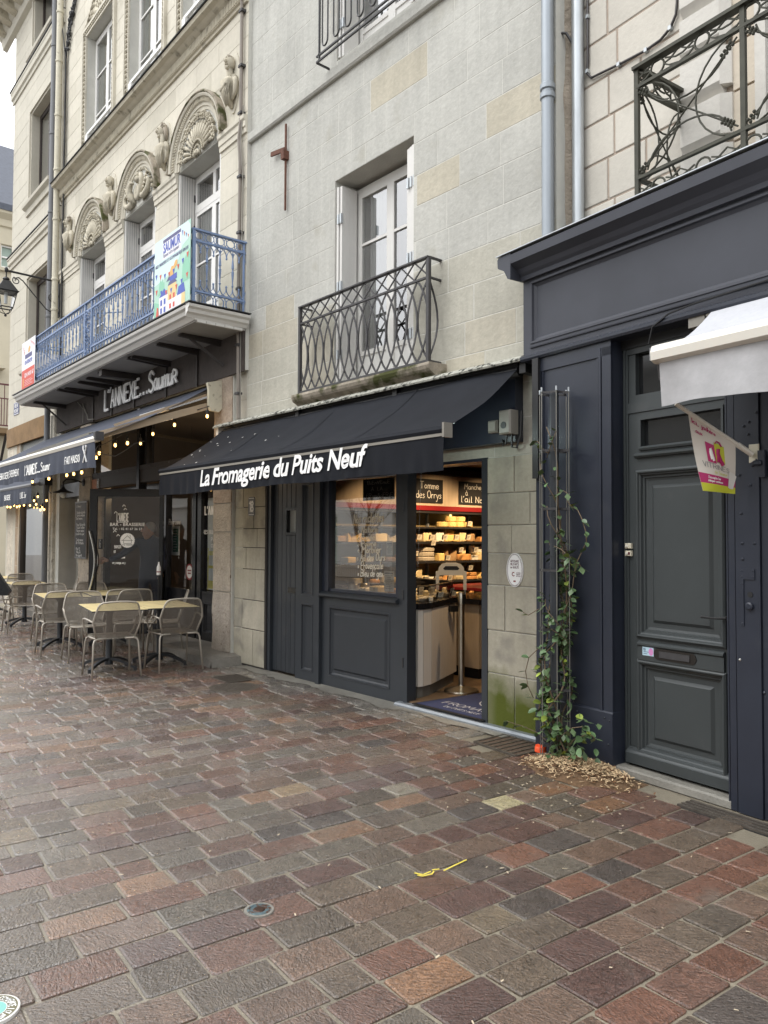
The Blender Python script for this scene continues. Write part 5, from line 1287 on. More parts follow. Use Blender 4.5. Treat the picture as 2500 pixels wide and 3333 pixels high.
ashlar(lb, K['brownstone'], -7.26, -5.90, .0, 2.30, [], [.46, .42, .50, .48], (.5, 1.3), .008, off=-.45, tint=lambda rc, r: [r.uniform(.8, 1.25)] * 3, r=r)
mb = MB(); mb.box(-7.02, -5.90, -.45, -.02, 2.30, 2.56); hb = mb.part('passage_beam', K['slate'], lb)
mb = MB(); hand(mb, '70', -6.86, 2.36, .10, -.018, w=.12, width=.12); mb.part('number', K['chalk'], hb, recalc=False)
MB().box(-6.86, -5.95, -.45, -.25, 2.56, 3.05).part('fanlight', mat('dull blue pane', (.22, .26, .27), .3), lb)
MB().box(-7.02, -.5, -.34, -.1, 3.52, 3.6).part('lintel', K['interior'], lb)
# worn doorstep
mb = MB(); nx, ny = 60, 5; vs = []
x0, x1 = -8.0, .13
for j in range(ny + 1):
    for i in range(nx + 1):
        s = x0 + (x1 - x0) * i / nx; o = -.36 + (.34 + .36) * j / ny
        e = mnoise.noise(Vector((s * 2.5, o * 3, 0)))
        z = .125 + .010 * e - (.03 if j == ny else 0) - (.025 if i == nx else 0)
        vs.append((s, o + (.02 * e if j == ny else 0), z))
b = len(vs)
for i in range(nx + 1): s = vs[ny * (nx + 1) + i]; vs.append((s[0], s[1] + .015, -.01))
for j in range(ny + 1): s = vs[j * (nx + 1) + nx]; vs.append((s[0] + .02, s[1], -.01))
fs = [(j * (nx + 1) + i, j * (nx + 1) + i + 1, (j + 1) * (nx + 1) + i + 1, (j + 1) * (nx + 1) + i) for j in range(ny) for i in range(nx)]
fs += [(ny * (nx + 1) + i, ny * (nx + 1) + i + 1, b + i + 1, b + i) for i in range(nx)] + [(j * (nx + 1) + nx, (j + 1) * (nx + 1) + nx, b + nx + 1 + j + 1, b + nx + 1 + j) for j in range(ny)]
mb.raw(vs, fs); mb.part('doorstep', mat('worn step stone', (.23, .215, .19), .7, var=.25, vs=4, fine=.15, fs=40, bump=.7, bs=30), lb)

# ------------------------------------------------ balcony, blue railing
bb = thing('balcony', 'long balcony with blue ornamental railing under the carved arches', 'balcony', 'L', (-3.5, 0, 4.1))
BL, BR_, BO = -7.32, .28, .78
mb = MB()
prof = [(BO - .10, 4.085), (BO - .085, 4.10), (BO - .07, 4.13), (BO - .03, 4.15), (BO - .015, 4.19), (BO + .02, 4.21), (BO + .025, 4.235), (0, 4.25), (0, 4.19), (BO - .3, 4.12)]
mb.prism([(0, 4.10), (BO - .10, 4.085), (BO - .085, 4.105), (BO - .06, 4.13), (BO - .03, 4.145), (BO - .015, 4.185), (BO + .015, 4.205), (BO + .025, 4.235), (BO + .01, 4.245), (0, 4.25)], BL, BR_)
mb.part('cornice_slab', K['whiteg'], bb)
mb = MB()
pr = [(BR_, 4.10), (BR_ + .02, 4.13), (BR_ + .05, 4.15), (BR_ + .06, 4.185), (BR_ + .09, 4.205), (BR_ + .10, 4.235), (BR_ + .08, 4.245), (BR_ - .01, 4.25)]
mb.prism(pr, 0, BO + .02, 'y'); mb.part('side_moulding', K['whiteg'], bb)
MB().box(BL - .03, BR_ + .11, 0, BO + .035, 4.25, 4.262).part('lead_edge', K['black'], bb)
x = BL
for i in range(7):
    w = (BR_ - BL) / 7
    MB().box(x + .006, x + w - .006, .02, BO - .115, 4.070, 4.099).part('soffit_board', K['boardw'], bb); x += w
for i in range(5):
    MB().box(BR_ - .04, BR_ - .002, .06 + .12 * i, .06 + .12 * i + .113, 4.062, 4.092).part('edge_tile', K['whiteg'], bb)
for s, l, t in ((-6.62, .62, 0), (-5.05, .66, 0), (-4.85, .60, 0), (-4.15, .60, 0), (-3.75, .60, 0), (-3.18, .62, 0), (-3.05, .62, 1), (-1.98, .62, 0), (-1.88, .60, 0), (-.98, .62, 0), (-.35, .60, 0)):
    mb = MB(); mb.prism([(.0, 4.065), (l * .8, 4.065), (l, 4.05), (l, 4.03), (l * .7, 4.02), (0, 3.99)], s - .022, s + .022); mb.box(s - .05, s + .05, .0, l - .02, 4.056, 4.066)
    if t: mb.box(s - .06, s + .06, .0, l, 3.97, 4.05)
    mb.part('iron_bracket', K['lightwood'], bb)
for a, b in (((-.35, .45, 4.03), (-.22, .05, 3.72)), ((-6.62, .45, 4.03), (-6.5, .05, 3.66))): MB().bar(a, b, .03, .03).part('strut', K['lightwood'], bb)
for s in (-5.05, -4.15, -3.18, -1.98, -.98): MB().bar((s, .045, 4.05), (s, .045, 3.56), .035, .02).part('strut', K['lightwood'], bb)
# railing: built bay by bay so that every baluster is a piece of its own
B = K['blueiron']; RO = .68; Z0, Z1 = 4.27, 5.17
def rail_run(P0, P1, names='baluster', n=None, first=False):
    """P0,P1 = (s,o) ends of a straight run"""
    P0, P1 = Vector((*P0, 0)), Vector((*P1, 0)); L_ = (P1 - P0).length; D = (P1 - P0) / L_
    U = D.cross(Vector((0, 0, 1)))
    def at(x, z, d=0): q = P0 + D * x + U * d; return (q.x, q.y, z)
    mb = MB(); mb.bar(at(-.01, Z1), at(L_ + .01, Z1), .05, .022); mb.bar(at(0, Z1 - .13), at(L_, Z1 - .13), .026, .022); mb.bar(at(0, Z0 + .17), at(L_, Z0 + .17), .026, .022); mb.bar(at(0, Z0 + .005), at(L_, Z0 + .005), .03, .018)
    mb.part('rail', B, bb)
    nn = n or round(L_ / .0885); p = L_ / nn
    me_cache = {}
    for i in range(nn + 1):
        x = p * i
        mb = MB(); long_ = i % 2 == 0
        if long_ and 0 < i < nn:
            prof = [(.005, 0), (.006, .03), (.015, .05), (.008, .06), (.007, .10), (.015, .185), (.0165, .225), (.007, .235), (.010, .245), (.007, .255), (.0165, .265), (.015, .30), (.007, .385), (.008, .43), (.015, .44), (.006, .46), (.005, .49)]
            mb.lathe([(r, h) for r, h in prof], at(x, Z0 + .275), 6)
        elif 0 < i < nn:
            for zz, e in ((Z0 + .285, 1), (Z1 - .245, -1)): mb.ball(at(x, zz + .012 * e), .013, 6, 4, (1, 1, 1.5)); mb.lathe([(.009, 0), (.009, .012)], at(x, zz - .01 - .006), 6)
        # pointed interlace above and below
        for e, zb, zt in ((1, Z0 + .18, Z0 + .285), (-1, Z1 - .14, Z1 - .245)):
            for sg in (-1, 1):
                x2 = x + sg * p
                if x2 < -1e-4 or x2 > L_ + 1e-4: continue
                pts = [at(x, zt), at(x + sg * p * .10, zt - (zt - zb) * .45), at(x + sg * p * .42, zt - (zt - zb) * .82), at(x2, zb)]
                for u, v in zip(pts, pts[1:]): mb.bar(u, v, .0065, .014, up=tuple(U))
        if mb.v: mb.part(names, B, bb)
    m2 = max(1, round(L_ / .135)); q = L_ / m2
    for zc, rr, nm in ((Z1 - .066, .048, 'ring'), (Z0 + .09, .062, 'lower_ring')):
        for i in range(m2):
            mb = MB(); c = q * (i + .5)
            pts = [at(c + (q * .40) * math.cos(2 * PI * t / 12), zc + rr * math.sin(2 * PI * t / 12)) for t in range(12)]
            mb.tube(pts, .0065, 4, closed=True)
            for sg in (-1, 1):
                e = [at(c + sg * q * .5 + .0, zc + rr * 1.05), at(c + sg * q * .40, zc + rr * .5), at(c + sg * q * .36, zc), at(c + sg * q * .40, zc - rr * .5), at(c + sg * q * .5, zc - rr * 1.05)]
                mb.tube(e, .005, 4)
            mb.part(nm, B, bb)
rail_run((-7.0, RO), (-3.56, RO)); rail_run((-3.27, RO), (.22, RO)); rail_run((.22, RO), (.22, .0), n=8)
mb = MB()
for s in (-7.0, -3.56, -3.27, .22): mb.bar((s, RO, Z0 - .01), (s, RO, Z1), .034, .034)
mb.bar((.22, .02, Z0), (.22, .02, Z1), .02, .02); mb.bar((-7.0, RO, Z1), (-7.0, 0, Z1), .04, .02); mb.bar((-7.0, RO, Z0), (-7.0, 0, Z0), .03, .02)
for s in (-6.2, -3.4, -1.4): mb.bar((s, RO, Z1 - .14), (s - .0, RO - .10, Z1 - .22), .02, .02); mb.bar((s, RO - .02, Z1 - .15), (s + .55, RO - .42, Z0 + .1), .025, .012); mb.bar((s, RO, Z1 - .2), (s + .6, RO - .3, Z1 - .24), .02, .012)
mb.part('post', B, bb)
mb = MB()
mb.bar((-3.56, RO, Z1), (-3.27, RO, Z1), .05, .022); mb.bar((-3.56, RO, Z0 + .005), (-3.27, RO, Z0 + .005), .03, .018); mb.bar((-3.56, RO, Z1 - .13), (-3.27, RO, Z1 - .13), .026, .022)
mb.part('panel_rail', B, bb)
mb = MB(); r = random.Random(6)
for k in range(90):
    t = r.random(); s = -3.415 + r.uniform(-.11, .11); z = Z0 + .04 + t * (Z1 - Z0 - .2)
    mb.tube([(s, RO + r.uniform(-.01, .02), z), (s + r.uniform(-.03, .03), RO + .02, z + r.uniform(.01, .03)), (s + r.uniform(-.04, .04), RO + r.uniform(-.01, .01), z + r.uniform(-.02, .04))], [.008, .010, .004], 4)
for sg in (-1, 1):
    for a in range(4): mb.tube([(-3.415 + sg * .02, RO, Z0 + .05 + .19 * a), (-3.415 + sg * .12, RO, Z0 + .10 + .19 * a), (-3.415 + sg * .09, RO, Z0 + .18 + .19 * a), (-3.415 + sg * .03, RO, Z0 + .2 + .19 * a)], .008, 5)
_k = mb.part('cast_panel', B, bb); _k['kind'] = 'stuff'

# ---------------------------------------------------------------- brasserie front
bf = thing('brasserie_front', 'black timber and glass brasserie front set back between the stone pillars', 'shopfront', 'L', (-3, 0, 0))
W_ = K['lightwood']
mb = MB(); mb.box(-5.28, -.545, -.16, -.04, 2.40, 2.60); mb.box(-5.28, -.545, -.14, -.03, 2.60, 2.665); mb.part('transom_beam', W_, bf)
mb = MB()
for s in (-5.0, -4.5, -4.0, -2.7, -2.0, -1.3): mb.ball((s, -.03, 2.64), .018, 6, 4, (1.6, .7, 1))
mb.part('bolts', K['iron'], bf)
for q_ in ((-3.20, -3.10, -.15, -.02, 2.30, 3.56), (-2.98, -2.90, -.18, -.06, 2.665, 3.52), (-5.28, -5.16, -.15, -.05, 2.665, 3.52), (-3.10, -2.98, -.14, -.10, 2.665, 3.52)): MB().box(*q_).part('mullion', K['blackgl'], bf)
for a, b in ((-5.16, -3.20), (-2.90, -.545)): MB().quad((a, -.10, 2.665), (b, -.10, 2.665), (b, -.10, 3.52), (a, -.10, 3.52)).part('pane', K['glassdark'], bf, recalc=False)
mb = MB(); mb.box(-5.28, -.545, -.35, -.27, 2.24, 2.40); mb.part('head', K['blackgl'], bf)
for a, b in ((-2.78, -2.62), (-1.70, -1.60), (-1.54, -1.43), (-.62, -.545), (-5.28, -5.20)): MB().box(a, b, -.36, -.26, .12, 2.25).part('stile', K['blackgl'], bf)
for a, b in ((-2.62, -1.70), (-1.43, -.62)):
    MB().quad((a, -.31, .80), (b, -.31, .80), (b, -.31, 2.25), (a, -.31, 2.25)).part('pane', K['glassdark'], bf, recalc=False)
    holed(bf, K['blackgl'], 'apron', a, b, .12, .80, [(a + .08, b - .08, .24, .64)], -.36, -.275)
    panel(bf, K['blackgl'], a + .08, b - .08, .24, .64, -.275, field=False)
# dark room
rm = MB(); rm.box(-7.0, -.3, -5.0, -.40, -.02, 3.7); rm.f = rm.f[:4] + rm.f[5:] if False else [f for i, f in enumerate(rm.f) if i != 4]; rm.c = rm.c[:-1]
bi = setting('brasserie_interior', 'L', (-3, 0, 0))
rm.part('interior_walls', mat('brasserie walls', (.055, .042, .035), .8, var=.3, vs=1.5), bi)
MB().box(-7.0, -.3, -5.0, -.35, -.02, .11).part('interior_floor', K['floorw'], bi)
for k, (s, o) in enumerate(((-1.9, -1.4), (-1.2, -2.3), (-3.0, -2.2))):
    t = thing('bar_table', 'small square table inside the brasserie behind the glass', 'table', 'L', (s, o, .11), group='tables inside the brasserie')
    MB().box(s - .35, s + .35, o - .3, o + .3, .82, .85).part('table_top', K['tablew'], t); MB().tube([(s, o, .13), (s, o, .82)], .03, 8).part('leg', K['tablebl'], t); MB().lathe([(.2, 0), (.2, .02)], (s, o, .11), 12).part('base', K['tablebl'], t)
cw = thing('bar_cupboard', 'pale lit bottle cupboard glimpsed at the back of the brasserie', 'cupboard', 'L', (-2.4, -3.4, .11))
MB().box(-3.0, -1.9, -3.6, -3.2, .11, 2.1).part('carcass', K['warmwood'], cw)
for i in range(4): MB().box(-2.95, -1.95, -3.2, -3.12, .5 + .4 * i, .53 + .4 * i).part('shelf', K['whiteg'], cw)
for i in range(3):
    s = -4.6 + i * 1.5
    pd = thing('pendant_bulb', 'warm bulb hanging inside the brasserie', 'light bulb', 'L', (s, -1.6, 2.6), group='bulbs inside the brasserie')
    MB().ball((s, -1.6, 2.62), .04, 8, 6).part('bulb', K['bulb'], pd); MB().tube([(s, -1.6, 2.66), (s, -1.6, 3.6)], .004, 4).part('cord', K['black'], pd)
    lamp_at('bulb_light', *fw('L', s, -1.6, 2.5), 14, WARM).parent = None
# text and stickers on the two fixed panes
wt = thing('window_lettering', 'white Programme lettering running down the brasserie window', 'window lettering', 'L', (-2.4, -.305, 1.3))
mb = MB(); hand(mb, 'Programme', -2.60, 1.745, .075, -.304, w=.12, width=.40)
for i, c in enumerate('d  dredi'):
    if c != ' ': hand(mb, c, -2.245, 1.62 - i * .055, .05, -.304, w=.14)
mb.part('lettering', K['letter'], wt, recalc=False)
po = thing('poster', 'green and white programme poster stuck inside the brasserie window', 'poster', 'L', (-2.4, -.32, 1.4))
MB().box(-2.53, -2.26, -.325, -.320, 1.28, 1.72).part('sheet', K['letter'], po); MB().box(-2.49, -2.30, -.320, -.319, 1.33, 1.68).part('print', mat('green print', (.07, .20, .14), .6), po)
mb = MB(); r = random.Random(1)
for i in range(8): mb.box(-2.47, -2.40 + r.uniform(0, .08), -.319, -.3185, 1.36 + i * .04, 1.368 + i * .04)
mb.part('print_lines', K['letter'], po)
no = thing('round_sticker', 'round white sticker with a red ring low on the brasserie window', 'sticker', 'L', (-1.88, -.3, 1.06))
mb = MB(); mb.raw([(-1.87 + .12 * math.cos(2 * PI * i / 24), -.303, 1.05 + .12 * math.sin(2 * PI * i / 24)) for i in range(24)], [tuple(range(24))]); mb.part('ring', K['red'], no)
mb = MB(); mb.raw([(-1.87 + .095 * math.cos(2 * PI * i / 24), -.3025, 1.05 + .095 * math.sin(2 * PI * i / 24)) for i in range(24)], [tuple(range(24))]); mb.part('disc', K['whiteg'], no)
mb = MB(); mb.box(-1.93, -1.81, -.302, -.3018, 1.06, 1.08); mb.box(-1.92, -1.82, -.302, -.3018, 1.02, 1.04); mb.part('print', K['red'], no)
po = thing('poster', 'yellow and white drinks poster beside the pillar with L ANNEXE lettering', 'poster', 'L', (-1.2, -.32, 1.4))
MB().box(-1.36, -.80, -.345, -.335, .82, 2.10).part('sheet', K['curtain'], po)
mb = MB(); mb.box(-1.36, -.85, -.335, -.334, 1.30, 1.36); mb.box(-1.36, -.85, -.335, -.334, 1.12, 1.16); mb.box(-1.36, -1.33, -.335, -.334, .82, 1.4); mb.box(-1.36, -.85, -.335, -.334, .84, .95); mb.part('yellow_print', mat('yellow print', (.70, .62, .08), .6), po)
mb = MB(); hand(mb, "L'ANNEXE", -1.40, 1.87, .11, -.304, w=.16, width=.55, xs=.6, smooth=False); mb.part('lettering', K['letter'], po)
mb = MB(); hand(mb, "BIERES BULLES", -1.55, 1.60, .05, -.304, w=.14, width=.55, smooth=False); hand(mb, "PATE", -1.2, 1.5, .05, -.304, w=.14, width=.2, smooth=False); hand(mb, "COCK", -1.2, 1.41, .05, -.304, w=.14, width=.2, smooth=False); mb.part('small_lettering', K['letter'], po)

# open door leaf, nearly facing the photographer
FR['D'] = (-11.494, 4.056, math.atan2(.7614, .6482)); SG['D'] = -1
dl = thing('glass_door', 'open black framed glass door lettered Bar Brasserie, held by a man', 'door', 'D', (1.05, 0, .12))
DW = 1.09
mb = MB(); mb.box(0, .105, -.05, 0, .12, 2.262); mb.box(DW - .055, DW, -.05, 0, .12, 2.262); mb.box(.105, DW - .055, -.05, 0, 2.15, 2.262); mb.box(.105, DW - .055, -.05, 0, .12, .34); mb.part('door_frame', K['blackgl'], dl)
MB().quad((.105, -.025, .34), (DW - .055, -.025, .34), (DW - .055, -.025, 2.15), (.105, -.025, 2.15)).part('pane', K['glassdark'], dl, recalc=False)
mb = MB(); mb.tube([(.02 + .085 * math.sin(PI * t / 14), .05, .72 + .92 * t / 14) for t in range(15)], .013, 8); mb.tube([(.03, 0, .80), (.03, .05, .80)], .008, 5); mb.tube([(.045, 0, 1.55), (.045, .05, 1.55)], .008, 5); mb.part('handle', K['chrome'], dl)
mb = MB(); mb.tube([(.03 + .075 * math.sin(PI * t / 12), -.10, .90 + .6 * t / 12) for t in range(13)], .012, 8); mb.part('inner_handle', K['chrome'], dl)
MB().box(.13, .195, -.022, -.020, 1.37, 1.52).part('pull_sign', K['black'], dl)
mb = MB()
for i, c in enumerate('TIREZ'): hand(mb, c, .152, 1.488 - i * .024, .018, -.0195, w=.16)
mb.part('pull_text', K['letter'], dl, recalc=False)
mb = MB(); hand(mb, "L'ANNEXE", .40, 1.785, .115, -.0195, w=.15, width=.17, smooth=False, xs=.55); mb.box(.40, .57, -.0196, -.0193, 1.765, 1.772); mb.part('logo_text', K['letter'], dl, recalc=False)
mb = MB(); printed(mb, 'BAR - BRASSERIE', .30, .815, 1.715, .046, lambda x, z: (x, -.0192, z), bold=.02, spacing=1.05); printed(mb, 'Tel. : 02 41 67 26 27', .34, .775, 1.655, .032, lambda x, z: (x, -.0192, z), bold=.02, spacing=1.15); mb.part('lettering', K['letter'], dl)
mb = MB(); n = 48; mb.raw([(.56 + (.105 + (.006 if i % 2 else 0)) * math.cos(2 * PI * i / n), -.0190, 1.50 + (.105 + (.006 if i % 2 else 0)) * math.sin(2 * PI * i / n)) for i in range(n)], [tuple(range(n))]); st_ = mb.part('round_sticker', K['letter'], dl)
mb = MB()
for p, q in (((.47, 1.50), (.64, 1.50)), ((.49, 1.50), (.56, 1.57)), ((.56, 1.57), (.63, 1.50)), ((.505, 1.50), (.505, 1.455)), ((.62, 1.50), (.62, 1.455)), ((.505, 1.455), (.62, 1.455)), ((.60, 1.53), (.60, 1.58))): mb.bar((p[0], -.0185, p[1]), (q[0], -.0185, q[1]), .005, .001, up=(0, 1, 0))
hand(mb, 'FAIT MAISON', .485, 1.425, .018, -.0185, w=.14, width=.15); mb.part('sticker_print', K['black'], st_)
mb = MB(); r = random.Random(4)
for t, u, z, h, wd in (('BURGER', .37, 1.385, .04, .10), ('GR', .36, 1.315, .035, .03), ('on y mange, on y', .345, 1.155, .035, .19)): hand(mb, t, u, z, h, -.0193, w=.15, width=wd)
for u, z in ((.36, 1.90), (.48, 2.0), (.50, 1.95), (.35, 1.62), (.40, 1.56)): mb.tube([(u, -.0193, z), (u + .02, -.0193, z + .03), (u + .045, -.0193, z + .005)], .006, 4)
mb.raw([(.47, -.0193, 1.235), (.53, -.0193, 1.235), (.53, -.0193, 1.26)], [(0, 1, 2)]); mb.part('menu_text', K['letter'], dl)

# the man holding the door
def skin_body(name, joints, edges, radii, m, parent, sub=1, rootj=0):
    me = bpy.data.meshes.new(name); me.from_pydata(joints, edges, [])
    o = bpy.data.objects.new(name, me); COL.objects.link(o)
    md = o.modifiers.new('s', 'SKIN'); md.use_smooth_shade = True
    sv = me.skin_vertices[0].data
    for i, rr_ in enumerate(radii): sv[i].radius = rr_ if isinstance(rr_, tuple) else (rr_, rr_)
    sv[rootj].use_root = True
    if sub: o.modifiers.new('u', 'SUBSURF').levels = sub
    dg = bpy.context.evaluated_depsgraph_get(); ev = o.evaluated_get(dg); m2 = bpy.data.meshes.new_from_object(ev)
    bpy.data.objects.remove(o); bpy.data.meshes.remove(me)
    m2.materials.clear(); m2.materials.append(m); m2.name = name
    o = bpy.data.objects.new(name, m2); COL.objects.link(o); o.parent = parent
    return o
K['skin'] = mat('skin', (.42, .24, .17), .5, var=.06, vs=20); K['jacket'] = mat('navy jacket', (.022, .028, .052), .75, var=.2, vs=12, bump=.3, bs=14); K['trouser'] = mat('dark trousers', (.02, .02, .025), .8)
K['hair'] = mat('grey hair', (.30, .28, .26), .8, var=.3, vs=60, bump=.5, bs=120)
mn = thing('person', 'grey haired man in navy jacket behind the glass door, hand on its handle', 'person', 'D', (.80, -.36, .12))
J = [(0, 0, .86), (0, 0, 1.02), (0, 0, 1.20), (0, .0, 1.34), (0, .0, 1.42), (-.0, .01, 1.49),        # pelvis..neck
     (-.19, .0, 1.36), (-.36, -.13, 1.18), (-.54, -.24, 1.08),                                      # arm to the handle
     (.19, .0, 1.36), (.23, .02, 1.10), (.20, -.08, .90),
     (-.09, .0, .80), (-.10, -.01, .44), (-.10, .02, .07), (.09, 0, .80), (.11, .02, .44), (.12, .05, .07)]
E_ = [(0, 1), (1, 2), (2, 3), (3, 4), (4, 5), (3, 6), (6, 7), (7, 8), (3, 9), (9, 10), (10, 11), (0, 12), (12, 13), (13, 14), (0, 15), (15, 16), (16, 17)]
Rr = [(.16, .12), (.165, .125), (.17, .12), (.16, .105), (.075, .07), (.055, .055), (.075, .07), .055, .042, (.075, .07), .055, .042, (.095, .10), .065, .05, (.095, .10), .065, .05]
skin_body('body', J, E_, Rr, K['jacket'], mn)
hd = MB(); c = (-.02, -.03, 1.545); OD = (.80, -.36, .12)
def mp(x, y, z): return (OD[0] + x, OD[1] - y, OD[2] + z)          # body local -> frame coordinates
cc = mp(-.02, -.02, 1.535)
hd.ball(cc, .098, 12, 10, (.86, .95, 1.18)); hd.ball((cc[0] - .045, cc[1] + .02, cc[2] - .055), .055, 8, 6, (.95, 1, .9))
hd.ball((cc[0] - .095, cc[1] + .03, cc[2] - .01), .018, 6, 5, (1.3, .8, 1.3)); hd.ball((cc[0] - .085, cc[1] + .03, cc[2] - .055), .016, 6, 4, (1, 1.6, .5)); hd.ball((cc[0] + .015, cc[1] + .088, cc[2] - .01), .026, 7, 5, (.8, .4, 1.2)); hd.ball((cc[0] - .02, cc[1] + .02, cc[2] - .1), .055, 8, 6)
for e in (.055, -.0): hd.ball((cc[0] - .082, cc[1] + e, cc[2] + .015), .013, 6, 4)
hp_ = hd.part('head', K['skin'], mn, smooth=True)
hh = MB(); hh.ball((cc[0] + .02, cc[1] - .005, cc[2] + .035), .098, 12, 8, (.90, .97, 1.0)); hh.part('hair', K['hair'], mn, smooth=True)
# the hand curls round the bar handle
hm = mp(-.60, -.24, 1.07)
fj = [(-.54, -.245, 1.08), (-.58, -.25, 1.075), (-.615, -.255, 1.07)]; fe = [(0, 1), (1, 2)]; fr_ = [(.030, .024), (.038, .020), (.036, .018)]
for k in range(4):
    z = 1.10 - .022 * k; b = len(fj); l = [.9, 1, .95, .8][k]
    fj += [(-.640, -.25, z), (-.668 - .004 * l, -.27, z - .003), (-.672, -.30, z - .006), (-.650, -.315, z - .008)]; fe += [(2, b), (b, b + 1), (b + 1, b + 2), (b + 2, b + 3)]; fr_ += [.011, .0095 * l, .0085 * l, .007 * l]
b = len(fj); fj += [(-.60, -.27, 1.115), (-.625, -.30, 1.125), (-.645, -.32, 1.115)]; fe += [(1, b), (b, b + 1), (b + 1, b + 2)]; fr_ += [.013, .011, .009]
skin_body('hand', fj, fe, fr_, K['skin'], mn)
fj = [(.20, -.08, .90), (.20, -.10, .85), (.20, -.11, .81)]; fe = [(0, 1), (1, 2)]; fr_ = [(.028, .022), (.038, .018), (.034, .016)]
for k in range(4):
    b = len(fj); x = .175 + .017 * k; fj += [(x, -.115, .775), (x, -.118, .745), (x, -.11, .72)]; fe += [(2, b), (b, b + 1), (b + 1, b + 2)]; fr_ += [.010, .009, .007]
b = len(fj); fj += [(.165, -.12, .83), (.155, -.13, .80)]; fe += [(1, b), (b, b + 1)]; fr_ += [.012, .009]
skin_body('hand', fj, fe, fr_, K['skin'], mn)
mb = MB()
for e in (-.10, .12):
    p = mp(e, -.06, .045); mb.ball((p[0], p[1], p[2]), .07, 8, 6, (.72, 1.8, .62))
mb.part('shoes', K['black'], mn, smooth=True)

# ------------------------------------------------ big awning
def slope_awning(root, k, s0, s1, ow, zw, of_, zf, val, m, mv, bar, seams=(), wav=.35):
    n = max(8, int((s1 - s0) / .16)); m_ = 8; vs = []
    for j in range(m_ + 1):
        t = j / m_
        for i in range(n + 1):
            s = s0 + (s1 - s0) * i / n; vs.append((s, ow + (of_ - ow) * t, zw + (zf - zw) * t - .04 * math.sin(PI * t) + .006 * math.sin(s * 6) * math.sin(PI * t)))
    mb = MB(); mb.raw(vs, [(j * (n + 1) + i, j * (n + 1) + i + 1, (j + 1) * (n + 1) + i + 1, (j + 1) * (n + 1) + i) for j in range(m_) for i in range(n)])
    cl = mb.part('awning_cloth', m, root, smooth=True)
    MB().prism([(of_ - .04, zf - .05), (of_ + .02, zf - .055), (of_ + .035, zf - .02), (of_ + .02, zf + .012), (of_ - .04, zf + .02)], s0 - .02, s1 + .02).part('front_bar', bar, root)
    fn = lambda s, z, e=0.0: (s, of_ + .015 + (zf - .05 - z) * wav * (.30 * math.sin(s * 21) + .25 * math.sin(s * 9.3 + 1) + .45 * mnoise.noise(Vector((s * 5, z * 2, 3)))) * .35 + e, z)
    n = int((s1 - s0) / .035); m_ = 6; vs = []
    for j in range(m_ + 1):
        for i in range(n + 1):
            s = s0 + (s1 - s0) * i / n; z = zf - .05 - val * j / m_ + (.010 * math.sin(s * 6.3) if j == m_ else 0); vs.append(fn(s, z))
    mb = MB(); mb.raw(vs, [(j * (n + 1) + i, j * (n + 1) + i + 1, (j + 1) * (n + 1) + i + 1, (j + 1) * (n + 1) + i) for j in range(m_) for i in range(n)])
    return mb.part('valance', mv, root, smooth=True), fn
aL = thing('awning', 'long slate blue awning of the brasserie lettered L ANNEXE Saumur', 'awning', 'L', (-4, 0, 2.4))
va, fn = slope_awning(aL, 'L', -7.65, -.38, .08, 3.50, 1.57, 2.70, .30, K['awnblue'], K['awnblue'], K['creambar'])
mb = MB(); F2 = lambda x, z, e=0.0: fn(x, z, .006 + e)
hand(mb, 'FAIT MAISON', -1.43, 2.455, .085, 0, w=.16, width=.55, fn=F2, smooth=False); hand(mb, "L'ANNEXE...", -3.28, 2.43, .13, 0, w=.16, width=.74, fn=F2, smooth=False, xs=.6); hand(mb, "Saumur", -2.50, 2.44, .115, 0, w=.15, width=.45, fn=F2)
hand(mb, 'BRASSERIE', -4.66, 2.445, .09, 0, w=.16, width=.46, fn=F2, smooth=False); hand(mb, 'EVENEMENT', -4.12, 2.455, .09, 0, w=.16, width=.48, fn=F2, smooth=False); hand(mb, 'BAR', -5.15, 2.44, .09, 0, w=.16, width=.22, fn=F2, smooth=False)
for x0, x1 in ((-.76, -.66), (-.66, -.76)): mb.tube([fn(x0, 2.60, .008), fn((x0 + x1) / 2, 2.52, .008), fn(x1, 2.43, .008)], .008, 4)
mb.ball(fn(-.76, 2.605, .008), .022, 6, 4, (.8, .3, 1.5)); mb.tube([fn(-.66, 2.60, .008), fn(-.655, 2.63, .008)], .014, 4)
mb.part('lettering', K['letter'], va, recalc=False)
MB().tube([(-7.6, .09, 3.44), (-.38, .09, 3.44)], .05, 10).part('roller', K['black'], aL)
mb = MB(); mb.prism([(.0, 3.20), (.06, 3.14), (.17, 3.15), (.20, 3.22), (.20, 3.42), (.22, 3.50), (.0, 3.56)], -.36, -.31); mb.part('end_bracket', K['cream'], aL)
mb = MB(); mb.bar((-.42, .16, 3.22), (-.50, 1.50, 2.74), .05, .085); mb.bar((-.42, .18, 3.36), (-.42, 1.35, 2.86), .015, .03); mb.part('folding_arm', mat('arm enamel', (.42, .33, .23), .5, var=.15), aL)
mb = MB(); mb.bar((-3.6, .16, 3.24), (-2.6, .9, 3.02), .04, .05); mb.bar((-2.6, .9, 3.02), (-3.5, 1.5, 2.74), .04, .05); mb.part('folding_arm', K['creamdark'], aL)
MB().cbox(-.40, -.33, 1.50, 1.60, 2.66, 2.76, .01).part('bar_end', K['iron'], aL)
MB().box(-1.5, -.7, .55, .62, 3.16, 3.19).part('heater', K['whiteg'], aL)
aL2 = thing('awning', 'lower small slate awning left of the brasserie, its edge hung with warm bulbs', 'awning', 'L', (-9.5, 0, 2.2))
va, fn2 = slope_awning(aL2, 'L', -12.0, -7.66, .08, 2.78, .33, 2.60, .34, K['awnblue'], K['awnblue'], K['pvc'])
mb = MB(); F3 = lambda x, z, e=0.0: fn2(x, z, .006 + e)
